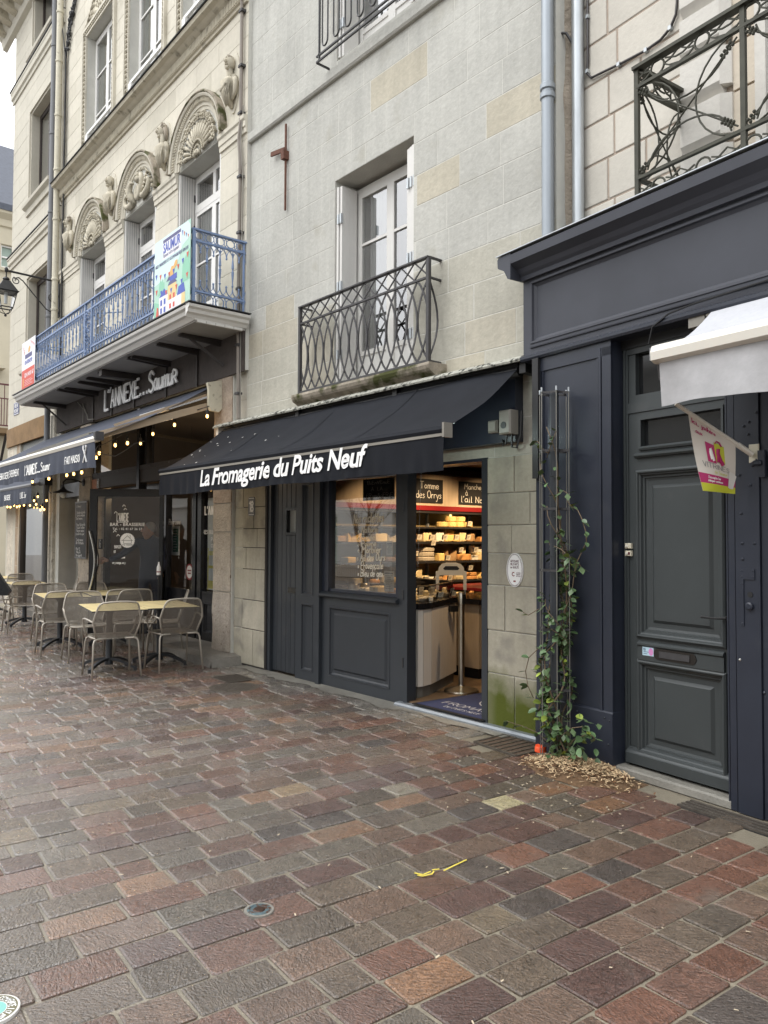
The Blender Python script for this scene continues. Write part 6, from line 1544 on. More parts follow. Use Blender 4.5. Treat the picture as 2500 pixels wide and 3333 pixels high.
hand(mb, "L'ANNEXE... Saumur", -8.50, 2.34, .11, 0, w=.16, width=.52, fn=F3, smooth=False); hand(mb, "BRASSERIE", -9.75, 2.34, .10, 0, w=.16, width=.5, fn=F3, smooth=False); mb.part('lettering', K['letter'], va, recalc=False)
mb = MB(); mb.box(-7.68, -7.30, .02, .20, 2.56, 2.70); mb.tube([(-7.35, .10, 2.62), (-7.30, .12, 2.44), (-7.22, .10, 2.40)], .012, 5); mb.part('awning_motor', K['black'], aL2)

# signboard letters
sg = thing('sign_lettering', "large cut out white letters spelling L'ANNEXE... Saumur on the dark band", 'sign', 'L', (-3, .05, 3.8))
LT = [("L", -4.38, 3.67, .33, .12, .15), ("'", -4.20, 3.72, .30, .14, .04)] + [(c_, -4.08 + .203 * i, 3.69 + .003 * i,   .27, .135, .145) for i, c_ in enumerate("ANNEXE")]
LT += [("S", -2.52, 3.705, .30, .13, .17), ("a", -2.31, 3.715, .27, .15, .13), ("u", -2.15, 3.715, .27, .15, .12), ("m", -1.99, 3.715, .27, .15, .16), ("u", -1.80, 3.715, .27, .15, .10), ("R", -1.67, 3.72, .17, .17, .12)]
def solid(mb):
    q = MB()
    for f in mb.f:
        v = [mb.v[i] for i in f]; q.raw(v + [(p[0], p[1] - .022, p[2]) for p in v], [(0, 1, 2, 3), (4, 5, 6, 7), (0, 1, 5, 4), (1, 2, 6, 5), (2, 3, 7, 6), (3, 0, 4, 7)])
    return q
for c_, x, z, h, w, wd in LT:
    mb = MB(); hand(mb, c_, x, z, h, .085, w=w, width=wd, smooth=c_ not in 'LANEX'); solid(mb).part('letter', K['letter'], sg)
for i in range(3): MB().box(-2.86 + i * .125, -2.82 + i * .125, .063, .085, 3.70, 3.745).part('letter_dot', K['letter'], sg)
MB().tube([(-5.6, .05, 3.95), (-5.3, .06, 3.70), (-5.25, .06, 3.62), (-5.0, .05, 3.60)], .012, 5).tube([(-5.9, .04, 4.02), (-5.55, .05, 3.85), (-5.55, .05, 3.60)], .008, 5).part('cable', K['creamdark'], sg)

# string lights
def bulb(s, o, z, grp, label, drop=.05, k='L'):
    b = thing('festoon_bulb', label, 'light bulb', k, (s, o, z), group=grp)
    MB().lathe([(.0, -.044), (.012, -.039), (.018, -.025), (.016, -.008), (.011, .006)], (s, o, z), 8).part('bulb', K['bulb'], b, smooth=True)
    MB().lathe([(.012, 0), (.020, .004), (.020, .045), (.010, .06)], (s, o, z + .002), 8).part('socket', K['black'], b)
    MB().tube([(s, o, z + .055), (s, o, z + .06 + drop)], .004, 4).part('wire', K['black'], b)
    return b
arm = [(-3.20, .20, 2.86), (-2.82, .55, 2.80), (-2.4, .7, 2.82)]
B1 = [(-1.75, 1.10, 2.62), (-1.55, 1.13, 2.66), (-1.20, 1.05, 2.74), (-.97, .98, 2.75), (-1.75, .50, 2.86), (-1.62, 1.20, 2.62)]
LB = 'bare warm bulb on a cable under the right end of the big brasserie awning'
for s, o, z in B1: bulb(s, o, z, 'bulbs under the big awning', LB)
for s, o, z, nm in ((-1.52, .40, 2.98, 'third'), (-.78, .42, 3.02, 'second'), (-.20, .25, 3.08, 'first')): bulb(s - .05, o, z, None, '%s bare bulb from the right, hanging before the dark transom glass' % nm)
for s in (-1.95, -2.28, -2.58, -3.42, -4.28): bulb(s, 1.22, 2.43, 'bulbs peeping under the valance', 'warm bulb peeping out under the edge of the big awning valance', .12)
for s, z in ((-8.0, 2.33), (-7.75, 2.40), (-7.85, 2.25), (-7.15, 2.30), (-7.3, 2.13), (-7.55, 2.13), (-7.42, 2.17), (-8.3, 2.24), (-9.1, 2.25), (-9.55, 2.28), (-10.1, 2.26), (-8.75, 2.26), (-9.3, 2.24), (-9.85, 2.25)): bulb(s, .20, z - .03, 'bulbs along the lower small awning', 'warm bulb of the string along the small lower awning')
mb = MB(); pts = []
for i in range(31):
    t = i / 30; pts.append((-7.6 + 7.3 * t, 1.22 - .75 * max(0, t - .75) * 4 * .25, 2.58 + .05 * math.sin(t * 40) + .35 * max(0, t - .8)))
cg = thing('cable', 'black festoon cable looping under the brasserie awnings', 'cable', 'L', (-4, .6, 2.6))
MB().tube(pts, .006, 5).part('cable_run', K['black'], cg)
MB().tube([(-1.8, 1.10, 2.70), (-1.6, 1.13, 2.74), (-1.4, 1.1, 2.76), (-1.1, 1.0, 2.85), (-.9, .7, 3.0), (-.8, .42, 3.1), (-.2, .25, 3.18)], .006, 5).part('cable_run', K['black'], cg)
lamp_at('bulb_glow', *fw('L', -1.3, 1.0, 2.55), 3.5, WARM, cg); lamp_at('bulb_glow', *fw('L', -.9, .4, 2.9), 2.0, WARM, cg); lamp_at('bulb_glow', *fw('L', -8.0, .3, 2.1), 4, WARM, cg); lamp_at('bulb_glow', *fw('L', -9.4, .3, 2.1), 4, WARM, cg)
for c_ in cg.children:
    if c_.type == 'LIGHT':
        a_ = FR['L'][2]; d = c_.location; c_.location = (d.x * math.cos(-a_) - d.y * math.sin(-a_), d.x * math.sin(-a_) + d.y * math.cos(-a_), d.z)
# wall lamp, blackboard, wall plates
wl = thing('wall_lamp', 'grey gooseneck wall lamp with a wide flat shade above the blackboard', 'wall lamp', 'L', (-5.62, .0, 2.5))
MB().lathe([(.07, 0), (.07, .015), (.03, .03)], (-5.60, .0, 2.53), 14, 'y').part('wall_rose', K['iron'], wl)
MB().tube([(-5.60, .02, 2.53), (-5.62, .22, 2.58), (-5.64, .30, 2.57), (-5.66, .34, 2.52), (-5.66, .34, 2.44)], .013, 8).part('arm', K['iron'], wl, smooth=True)
MB().lathe([(.02, .0), (.035, -.03), (.07, -.06), (.17, -.10), (.175, -.108), (.07, -.085), (.03, -.07)], (-5.66, .34, 2.44), 20).part('shade', K['iron'], wl, smooth=30)
MB().ball((-5.66, .34, 2.30), .055, 10, 8, (1, 1, 1.15)).part('glass_globe', K['curtain'], wl, smooth=True)
bk = thing('menu_board', 'tall narrow blackboard menu with chalk writing beside the brasserie door', 'blackboard', 'L', (-5.6, .0, 1.2))
MB().box(-5.93, -5.31, .02, .04, 1.16, 2.19).part('frame', K['pvc'], bk); MB().box(-5.90, -5.34, .04, .045, 1.19, 2.16).part('slate', K['boardbl'], bk)
mb = MB(); r = random.Random(33); W2 = ["L'Annexe", '', 'Salade du jardin', 'terrine maison', 'Oeuf mimosa', '', 'Faux filet grille', 'Poulet fermier', 'Burger maison', 'poisson du jour', '', 'Tarte maison', 'Ile flottante', '', 'Plat 12', 'Menu 16', 'bon appetit']
z = 2.08
for t in W2:
    if t: hand(mb, t, -5.86 + r.uniform(0, .06), z, .048, .046, w=.11, width=min(.46, .030 * len(t)), jit=.05)
    z -= .055
mb.part('chalk_text', K['letter'], bk, recalc=False)
# small orange sign by the door head
sp = thing('wall_sign', 'small square grey house number plate reading 9 with an orange patch beside it', 'number plate', 'L', (-5.2, .0, 2.4))
MB().box(-5.27, -5.02, -.05, -.03, 2.38, 2.56).part('orange_patch', mat('peeling orange', (.5, .22, .12), .7, var=.5, vs=20), sp); MB().box(-5.02, -4.90, -.05, -.028, 2.40, 2.56).part('plate', K['creamdark'], sp)
mb = MB(); hand(mb, '9', -4.985, 2.44, .08, -.0265, w=.16); mb.part('number', K['letter'], sp, recalc=False)

# ------------------------------------------------ banners on the blue railing
def poly(mb, pts, o): mb.raw([(p[0], o, p[1]) for p in pts], [tuple(range(len(pts)))])
bn = thing('banner', 'pale green banner with drawn houses and the word SAUMUR on the blue railing', 'banner', 'L', (-.3, .73, 4.3))
bs0, bs1, bz0, bz1 = -.80, .23, 4.27, 5.28
bw, bh = bs1 - bs0, bz1 - bz0
u = lambda x, y: (bs0 + bw * x, bz0 + bh * y)
MB().box(bs0, bs1, .722, .728, bz0, bz1).part('sheet', mat('banner green', (.43, .66, .55), .6, var=.04), bn)
C_ = {k: mat('banner ' + k, v, .6) for k, v in {'pale': (.62, .80, .78), 'green': (.26, .56, .40), 'white': (.80, .80, .84), 'blue': (.08, .12, .46), 'slateblue': (.10, .10, .22), 'orange': (.72, .42, .14), 'red': (.62, .10, .07), 'tan': (.74, .58, .28)}.items()}
def layer(nm, c, polys, o):
    mb = MB()
    for p in polys: poly(mb, [u(*q) for q in p], o)
    mb.part(nm, C_[c], bn, recalc=False)
layer('sky_print', 'pale', [[(0, .45), (.55, .5), (.7, .62), (.8, .75), (1, .8), (1, .93), (.93, 1), (0, 1)]], .7285)
layer('hill_print', 'green', [[(.78, .3), (1, .3), (1, .66), (.9, .62), (.8, .5)], [(.12, .30), (.30, .30), (.30, .44), (.26, .44), (.24, .50), (.21, .45), (.18, .50), (.15, .44)], [(.0, .0), (.2, .05), (.15, .2), (0, .25)]], .729)
layer('ground_print', 'white', [[(0, 0), (1, 0), (1, .045), (0, .045)], [(.15, .045), (.40, .045), (.40, .27), (.15, .27)], [(.64, .045), (.78, .045), (.78, .20), (.64, .20)], [(.24, .72), (.76, .72), (.76, .97), (.24, .97)]], .7295)
layer('house_print', 'tan', [[(.40, .18), (.64, .18), (.64, .36), (.40, .36)], [(.78, .05), (.88, .05), (.88, .18), (.78, .18)]], .730)
layer('house_base', 'white', [[(.40, .045), (.64, .045), (.64, .18), (.40, .18)]], .7301)
layer('roof_print', 'blue', [[(.15, .27), (.40, .27), (.30, .36)], [(.46, .40), (.65, .40), (.65, .47), (.46, .46)], [(.66, .18), (.88, .18), (.84, .30), (.70, .28)]] + [[(.19 + .1 * i, .06 + .1 * j), (.24 + .1 * i, .06 + .1 * j), (.24 + .1 * i, .13 + .1 * j), (.19 + .1 * i, .13 + .1 * j)] for i in (0, 1) for j in (0, 1)], .7305)
layer('roof_dark', 'slateblue', [[(.40, .36), (.66, .36), (.60, .40), (.44, .40)], [(.36, .42), (.46, .42), (.46, .46), (.42, .47)], [(.25, .925), (.75, .925), (.75, .965), (.25, .965)]], .7306)
layer('animal_print', 'orange', [[(.47, .46), (.56, .47), (.60, .54), (.66, .56), (.66, .62), (.60, .62), (.56, .57), (.50, .58), (.46, .53)]], .7307)
layer('window_print', 'red', [[(.45 + .1 * i, .07 + .11 * j), (.50 + .1 * i, .07 + .11 * j), (.50 + .1 * i, .13 + .11 * j), (.45 + .1 * i, .13 + .11 * j)] for i in (0, 1) for j in (0, 1)] + [[(.06, .05), (.15, .05), (.13, .15), (.09, .17)]], .7308)
fl = []; r = random.Random(3)
for y0, y1, n in ((.36, .36, 7), (.55, .60, 8)):
    for i in range(n):
        t = (i + .5) / n; x = t; y = y0 + (y1 - y0) * t - .10 * math.sin(PI * t) + .05
        fl.append([(x - .03, y), (x + .03, y), (x, y - .07)])
for i in range(4): fl.append([(.78 + .05 * i, .93 - .03 * i), (.81 + .05 * i, .92 - .03 * i), (.80 + .05 * i, .85 - .02 * i)])
layer('bunting_print', 'red', fl[::2], .7309); layer('bunting_print', 'blue', fl[1::2], .7309)
mb = MB(); printed(mb, 'SAUMUR', *[u(x, 0)[0] for x in (.26, .74)], u(0, .80)[1], .115, lambda x, z: (x, .7312, z), bold=.03); mb.part('lettering', C_['blue'], bn)
mb = MB(); hand(mb, 'Renovez votre logement', u(.26, 0)[0], u(0, .745)[1], .05, .7312, w=.10, width=.46); hand(mb, 'AIDES FINANCIERES & ACCOMPAGNEMENT GRATUIT'.replace('&', 'ET'), u(.03, 0)[0], u(0, .665)[1], .035, .7312, w=.16, width=.95, smooth=False); mb.part('small_lettering', C_['slateblue'], bn, recalc=False)
b2 = thing('banner', 'white and red sign lettered ON RENOVE at the left end of the blue railing', 'banner', 'L', (-6.6, .73, 4.3))
bs0, bs1, bz0, bz1 = -7.02, -6.15, 4.22, 5.20; bw, bh = bs1 - bs0, bz1 - bz0; bn = b2
MB().box(bs0, bs1, .722, .728, bz0, bz1).part('sheet', C_['white'], b2)
layer('red_print', 'red', [[(.02, .10), (.98, .10), (.98, .46), (.02, .46)]], .729)
layer('bar_print', 'slateblue', [[(.25, .66), (.78, .66), (.78, .74), (.25, .74)]], .729); layer('animal_print', 'orange', [[(.48, .76), (.60, .76), (.66, .84), (.58, .88), (.50, .84)], [(.12, .14), (.17, .14), (.17, .30), (.12, .30)]], .7295)
layer('bunting_print', 'red', [[(.66 + .08 * i, .97 - .03 * i), (.71 + .08 * i, .95 - .03 * i), (.70 + .08 * i, .89 - .03 * i)] for i in range(4)] + [[(.12 + .03 * i, .92 - .05 * i), (.16 + .03 * i, .90 - .05 * i), (.13 + .03 * i, .84 - .05 * i)] for i in range(3)], .7295)
mb = MB(); printed(mb, 'ON RENOVE', *[u(x, 0)[0] for x in (.24, .80)], u(0, .555)[1], .07, lambda x, z: (x, .7298, z), bold=.03); mb.part('lettering', C_['blue'], b2)
mb = MB(); printed(mb, '02 41 40 01 67', *[u(x, 0)[0] for x in (.24, .92)], u(0, .31)[1], .075, lambda x, z: (x, .7298, z), bold=.03)
for i in range(4): mb.box(*[u(x, 0)[0] for x in (.24, .85 - .1 * (i % 2))], .7295, .7298, u(0, .15 + .03 * i)[1], u(0, .155 + .03 * i)[1])
mb.part('phone_lettering', C_['white'], b2)
b3 = thing('banner', 'small plain pale panel on the railing return behind the red and white sign', 'panel', 'L', (-7.02, .4, 4.6))
MB().box(-7.05, -7.03, -.0, .64, 4.55, 5.1).part('sheet', C_['white'], b3)

# ---------------------------------------------------------------- building further left, lantern, pipes
K['stoneA'] = mat('smooth cream stone', (.56, .53, .45), .85, ocol=True, var=.08, vs=1.2, fine=.05, fs=20, bump=.25, bs=22, spec=.2, streak=.06)
ab = thing('corner_building', 'tall pale corner building with a bracketed cornice at the left edge', 'building', 'L', (-9.2, 0, 0))
AH = [(-9.52, -7.98, 8.92, 10.98), (-9.52, -7.98, 5.2, 7.22), (-9.46, -7.98, 12.26, 14.4), (-9.95, -7.72, .0, 2.75), (-9.95, -7.72, 2.75, 3.62)]
mb = MB()
for rc in cut([(-11.05, -7.20, 0, 13.9)], AH): mb.box(rc[0], rc[1], -.34, -.004, rc[2], rc[3])
mb.box(-11.05, -10.7, -6, -.34, 0, 13.9); mb.box(-11.05, -7.2, -6, -5.7, 5, 13.9)
mb.part('wall', K['stoneA'], ab)
ashlar(ab, K['stoneA'], -11.05, -7.20, 4.05, 13.6, AH, [.36, .33], (.6, 1.2), .003, tint=lambda rc, r: [r.uniform(.96, 1.03)] * 3, r=random.Random(41), proud=.0015, limit=240)
for z0, z1, t in ((11.86, 12.12, .08), (7.86, 8.10, .08)):
    MB().prism([(0, z0), (.03, z0), (.035, z0 + .08), (.07, z0 + .10), (.075, z0 + .20), (.09, z1 - .03), (.09, z1), (0, z1 + .02)], -11.12, -7.2).part('string_course', K['stoneA'], ab)
    MB().box(-11.14, -7.2, .0, .105, z1 + .02, z1 + .035).part('lead_edge', K['black'], ab)
for (a, b, z0, z1) in AH[:3]:
    mb = MB(); t = .12
    for d, o in ((.16, .02), (.10, .035)):
        mb.box(a - d, a - d + .06, 0, o, z0, z1 + d); mb.box(b + d - .06, b + d, 0, o, z0, z1 + d); mb.box(a - d + .06, b + d - .06, 0, o, z1 + d - .06, z1 + d)
    mb.prism([(0, z0 - .22), (.04, z0 - .22), (.05, z0 - .10), (.12, z0 - .06), (.13, z0), (0, z0)], a - .22, b + .2)
    mb.part('window_surround', K['stoneA'], ab)
    bw_ = mat('dark bronze frame', (.035, .024, .020), .5)
    casement(ab, a + .0, b, z0, z1, -.17, bars=(), fm=bw_, curt='curtain', cur_split=False, fw_=.05)
# top cornice with brackets
mb = MB(); mb.prism([(0, 13.55), (.10, 13.58), (.14, 13.75), (.20, 13.80), (.24, 13.95), (.72, 14.05), (.76, 14.10), (.80, 14.30), (.90, 14.40), (.94, 14.55), (0, 14.6)], -11.9, -7.2)
mb.prism([(-11.9, 14.0), (-11.05, 13.95), (-11.05, 14.6), (-11.9, 14.6)], -6, .0, 'y'); mb.part('cornice', K['stoneA'], ab)
for i in range(9):
    x = -11.5 + i * .5; MB().prism([(.14, 13.72), (.35, 13.78), (.60, 13.90), (.68, 14.0), (.68, 14.06), (.14, 14.0)], x - .11, x + .11).part('cornice_bracket', K['carve'], ab)
MB().box(-11.9, -7.2, -.3, .99, 14.6, 14.66).part('gutter', K['slateroof'], ab)
# brown lintel and shop front
mb = MB(); roughpost(mb, -11.08, -7.72, 3.62, 4.04, -.3, .05, 3, .01); o = mb.part('brown_lintel', K['brownstone'], ab, smooth=40); o.color = (1.25, 1.2, 1.15, 1)
for s0, s1, c_ in ((-11.08, -10.30, (1.45, 1.45, 1.4)), (-10.30, -9.95, (.95, .82, .7))):
    for z0, z1 in ((0, .9), (.9, 1.75), (1.75, 2.6), (2.6, 3.62)):
        mb = MB(); roughpost(mb, s0 + .004, s1 - .004, z0 + .004, z1 - .004, -.3, .0, 3, .006); o = mb.part('jamb_stone', K['rough'], ab, smooth=50); o.color = (*c_, 1)
MB().box(-9.95, -7.72, -.20, -.05, 2.75, 3.62).part('shop_fascia', mat('grey fascia', (.20, .21, .20), .5), ab)
mb = MB(); mb.prism([(-8.55 + .28 * math.cos(2 * PI * i / 24), 3.15 + .28 * math.sin(2 * PI * i / 24)) for i in range(24)], -.05, -.03, 'y'); mb.part('round_sign', mat('coral sign', (.62, .07, .09), .5), ab)
mb = MB(); mb.box(-9.95, -9.85, -.14, -.02, .0, 2.75); mb.box(-7.78, -7.72, -.14, -.04, 0, 2.75); mb.box(-9.85, -7.78, -.14, -.04, 2.66, 2.75); mb.box(-9.85, -7.78, -.14, -.04, 0, .12); sfm = mb.part('shop_frame', K['lightwood'], ab)
MB().quad((-9.85, -.08, .12), (-7.78, -.08, .12), (-7.78, -.08, 2.66), (-9.85, -.08, 2.66)).part('pane', K['glassdark'], sfm, recalc=False)
MB().box(-9.9, -7.7, -1.5, -1.45, 0, 2.7).part('rear_panel', mat('pale partition', (.45, .47, .47), .6), ab)
MB().box(-9.3, -8.4, -1.45, -1.42, .3, 2.0).part('reflected_door', mat('teal reflected door', (.16, .33, .30), .4), ab)  # stands for a door mirrored in the glass, built behind the pane
nb = thing('street_sign', 'small dark blue street name plate on the corner building, white lettering', 'street sign', 'L', (-10.3, 0, 4.4))
MB().box(-10.52, -10.07, .0, .012, 4.33, 4.62).part('plate', K['bluedark'], nb); mb = MB(); hand(mb, 'RUE DU', -10.295, 4.50, .075, .0135, w=.16, width=.26, align='c', smooth=False); hand(mb, 'PUITS NEUF', -10.295, 4.38, .075, .0135, w=.16, width=.36, align='c', smooth=False)
mb.box(-10.51, -10.08, .012, .013, 4.60, 4.61); mb.box(-10.51, -10.08, .012, .013, 4.34, 4.35); mb.part('lettering', K['letter'], nb)
# pipes between the two buildings
def pipe(nm, lb_, k, s, o, z0, z1, r, m, collars, pts=None, rings=.012):
    t = thing(nm, lb_, 'drainpipe', k, (s, o, z0))
    MB().tube(pts or [(s, o, z0), (s, o, z1)], r, 12).part('pipe', m, t, smooth=40)
    for z in collars:
        p = MB().lathe([(r + .001, 0), (r + rings, .008), (r + rings, .045), (r + .001, .055)], (s, o, z), 12); p.box(s - .012, s + .012, o - .06, o - r * .8, z + .01, z + .04); p.part('collar', m, t, smooth=40)
    return t
pipe('drainpipe', 'dark grey plastic drainpipe at the joint of the corner building', 'L', -7.42, .14, .0, 13.0, .055, K['pvc'], (3.2, 5.9, 8.0, 9.6, 11.4))
pipe('drainpipe', 'cream painted drainpipe right of the dark grey one', 'L', -7.22, .10, 4.2, 12.8, .060, K['cream'], (4.6, 6.0, 6.6, 7.8, 8.8, 9.9, 11.0, 12.0))
t = thing('cable', 'bundle of black cables climbing beside the cream drainpipe', 'cable', 'L', (-7.0, .05, 5))
r = random.Random(14)
for k in range(4):
    pts = [(-7.02 + .03 * k + .02 * r.uniform(-1, 1), .03 + .01 * k, 5.0 + i * .5) for i in range(13)] + ([(-6.85 + .1 * k, .04, 11.6), (-6.3 + .1 * k, .04, 12.2), (-5.6, .04, 12.7)] if k < 3 else [(-7.15, .06, 11.6), (-7.25, .08, 11.9)])
    MB().tube(pts, .012 if k else .02, 5).part('cable_run', K['black'], t)
mb = MB()
for i in range(26): mb.ball((-6.90 + r.uniform(-.1, .12) + i * .012, .05, 11.15 + i * .03 + r.uniform(-.05, .05)), r.uniform(.02, .05), 5, 4)
mb.part('junction', K['black'], t)
t = thing('cable', 'thin beige pipe and cable running down the seam of the grey and cream buildings', 'cable', 'L', (.2, .03, 4))
MB().tube([(.14, .04, 9.5), (.14, .04, 6.7), (.10, .04, 6.5), (.14, .04, 6.2), (.13, .04, 4.3), (.16, .04, 3.0)], .022, 6).part('thin_pipe', mat('taupe pipe', (.24, .21, .18), .6, var=.2), t)
MB().tube([(.19, .03, 6.9), (.16, .05, 6.45), (.19, .03, 6.0), (.18, .03, 4.3), (.19, .03, 3.0)], .008, 5).part('cable_run', K['creamdark'], t)
mb = MB()
for z in (8.9, 8.1, 7.4, 6.8, 6.0, 5.3, 4.6, 3.9, 3.3): mb.box(.105, .185, .0, .068, z, z + .03)
mb.part('clips', K['iron'], t)
# lantern on its bracket
ln = thing('street_lantern', 'black four sided street lantern hanging from a scrolled wall bracket', 'street lamp', 'L', (-7.25, 0, 6.6))
MB().tube([(-7.25, .0, 6.60), (-7.25, .98, 6.62)], .02, 8).part('bracket_arm', K['black'], ln)
def spiral(c, r0, r1, a0, a1, n=18): return [(-7.25, c[0] + (r0 + (r1 - r0) * i / n) * math.cos(a0 + (a1 - a0) * i / n), c[1] + (r0 + (r1 - r0) * i / n) * math.sin(a0 + (a1 - a0) * i / n)) for i in range(n + 1)]
mb = MB(); mb.tube([(-7.25, .02, 5.98), (-7.25, .10, 5.95), (-7.25, .25, 6.02), (-7.25, .50, 6.28), (-7.25, .68, 6.48), (-7.25, .76, 6.53), (-7.25, .84, 6.50)], .012, 6)
mb.tube(spiral((.80, 6.46), .075, .02, R_(60), R_(-380)), .010, 5); mb.tube(spiral((.12, 6.25), .13, .03, R_(200), R_(-240)), .012, 5); mb.part('scroll', K['black'], ln)
mb = MB(); mb.box(-7.30, -7.20, .0, .02, 5.9, 6.7); mb.part('wall_plate', K['black'], ln)
LX, LO = -7.25, .98
MB().lathe([(.02, .06), (.035, .03), (.03, -.02), (.012, -.04), (.012, -.12), (.05, -.14), (.065, -.17), (.04, -.20)], (LX, LO, 6.62), 12).part('finial', K['black'], ln, smooth=40)
def frus(mb, r0, z0, r1, z1, c=(LX, LO)):
    P = [(c[0] + sx * r0, c[1] + sy * r0, z0) for sx, sy in ((-1, -1), (1, -1), (1, 1), (-1, 1))] + [(c[0] + sx * r1, c[1] + sy * r1, z1) for sx, sy in ((-1, -1), (1, -1), (1, 1), (-1, 1))]
    mb.raw(P, [(0, 1, 2, 3), (4, 5, 6, 7), (0, 1, 5, 4), (1, 2, 6, 5), (2, 3, 7, 6), (3, 0, 4, 7)])
mb = MB(); frus(mb, .175, 6.22, .06, 6.42); frus(mb, .195, 6.205, .18, 6.222); mb.part('lantern_roof', K['black'], ln)
mb = MB()
for sx, sy in ((-1, -1), (1, -1), (1, 1), (-1, 1)): mb.tube([(LX + sx * .165, LO + sy * .165, 6.21), (LX + sx * .105, LO + sy * .105, 5.90)], .011, 4)
for r_, z in ((.165, 6.20), (.105, 5.90)):
    P = [(LX + sx * r_, LO + sy * r_, z) for sx, sy in ((-1, -1), (1, -1), (1, 1), (-1, 1))]
    for a, b in zip(P, P[1:] + P[:1]): mb.bar(a, b, .02, .02)
for sx, sy in ((-1, -1), (1, -1), (1, 1), (-1, 1)): mb.tube([(LX + sx * .10, LO + sy * .10, 5.90), (LX + sx * .075, LO + sy * .075, 5.82), (LX, LO, 5.78)], .008, 4)
mb.ball((LX, LO, 5.755), .025, 8, 6); mb.part('lantern_frame', K['black'], ln)
P = [(LX + sx * .155, LO + sy * .155, 6.20) for sx, sy in ((-1, -1), (1, -1), (1, 1), (-1, 1))]; Q = [(LX + sx * .10, LO + sy * .10, 5.91) for sx, sy in ((-1, -1), (1, -1), (1, 1), (-1, 1))]
for i in range(4): MB().quad(Q[i], Q[(i + 1) % 4], P[(i + 1) % 4], P[i]).part('pane', K['glassthin'], ln, recalc=False)
MB().tube([(LX, LO, 6.2), (LX, LO, 5.98)], .03, 8).part('burner', K['galva'], ln)

# far building across the side street: faces us
fb = thing('far_building', 'cream house with a slate roof beyond the corner building', 'building', 'W', (-29, 6.0, 0))
K['stoneF'] = mat('cream far stone', (.55, .50, .38), .9, var=.1, vs=.8)
FX = -33.0
mb = MB(); fh = [(7.97, 8.42, 12.3, 13.2)]
for rc in cut([(5.0, 14, 0, 14.5)], fh): mb.box(FX - .4, FX, rc[0], rc[1], rc[2], rc[3])
mb.box(FX - 9, FX - .4, 5.0, 14, 0, 14.5); mb.part('wall', K['stoneF'], fb)
MB().prism([(FX + .35, 14.5), (FX + .35, 14.75), (FX - 3.0, 18.6), (FX - 3.0, 14.5)], 4.8, 14, 'y').part('roof', K['slateroof'], fb)
MB().prism([(FX, 13.9), (FX + .08, 13.95), (FX + .1, 14.2), (FX + .3, 14.4), (FX + .32, 14.55), (FX, 14.55)], 5, 14, 'y').part('eaves_band', K['stoneF'], fb)
mb = MB(); mb.box(FX, FX + .04, 7.88, 7.96, 12.2, 13.3); mb.box(FX, FX + .04, 8.43, 8.51, 12.2, 13.3); mb.box(FX, FX + .05, 7.88, 8.51, 13.22, 13.32); mb.box(FX, FX + .12, 7.85, 8.55, 12.14, 12.26); mb.part('window_surround', K['stoneF'], fb)
mb = MB(); mb.box(FX - .1, FX - .05, 7.97, 8.01, 12.3, 13.2); mb.box(FX - .1, FX - .05, 8.38, 8.42, 12.3, 13.2); mb.box(FX - .1, FX - .05, 8.01, 8.38, 12.30, 12.36); mb.box(FX - .1, FX - .05, 8.01, 8.38, 12.70, 12.76); mb.box(FX - .1, FX - .05, 8.01, 8.38, 13.14, 13.2); wf_ = mb.part('window_frame', K['white'], fb)
MB().quad((FX - .12, 8.01, 12.36), (FX - .12, 8.38, 12.36), (FX - .12, 8.38, 13.14), (FX - .12, 8.01, 13.14)).part('pane', K['curtgreen'], wf_)
MB().box(FX, FX + .5, 6.5, 8.12, 8.15, 8.28).part('ledge', K['stoneF'], fb)
MB().box(FX, FX + .9, 6.5, 8.42, 5.55, 5.75).part('balcony_floor', K['brownstone'], fb)
mb = MB(); xx = FX + .85
mb.bar((xx, 6.5, 7.45), (xx, 8.4, 7.45), .06, .06); mb.bar((xx, 6.5, 5.85), (xx, 8.4, 5.85), .05, .05); mb.bar((xx, 6.5, 6.9), (xx, 8.4, 6.9), .04, .04)
for i in range(9): mb.bar((xx, 7.6 + i * .1, 5.85), (xx, 7.6 + i * .1, 7.45 if i % 4 == 0 else 6.9), .025, .025)
mb.part('balcony_railing', K['redpaint'], fb)
mb = MB(); mb.bar((FX, 8.1, 4.4), (FX + .8, 8.1, 5.5), .08, .08); mb.part('balcony_strut', K['interior'], fb)

# ---------------------------------------------------------------- right hand building: stone above, navy shopfront below
rb = thing('pale_stone_building', 'newly pointed pale stone building above the navy shopfront at the right', 'building', 'R', (.6, 0, 0))
RW = -.42
mb = MB()
for rc in cut([(-.30, 4.2, 0, 9)], [(1.18, 2.3, 3.4, 6.3), (.25, 1.2, 0, 3.2), (1.38, 2.4, 0, 3.3)]): mb.box(rc[0], rc[1], RW - .5, RW - .006, rc[2], rc[3])
mb.part('wall', K['mortR'], rb)
def quoin(parent, s0, s1, z0, z1):
    o = bpy.data.objects.new('stone', _us.setdefault(K['stoneR'], unit_stone())); COL.objects.link(o); o.parent = parent
    if not o.data.materials: o.data.materials.append(K['stoneR'])
    return o
rr_ = random.Random(52)
zc = [3.42, 3.775, 4.10, 4.425, 4.74, 5.055, 5.37, 5.70, 6.03, 6.36, 6.7]
me = unit_stone(); me.materials.append(K['stoneR'])
JS = [[-.30, -.26, -.0, .34, .60], [-.30, -.06, .26, .60], [-.30, -.26, .03, .60], [-.30, -.06, .22, .60], [-.30, -.26, .02, .35, .60], [-.30, -.06, .30, .60], [-.30, -.02, .60], [-.30, .05, .60], [-.30, -.06, .3, .60], [-.30, .1, .6]]
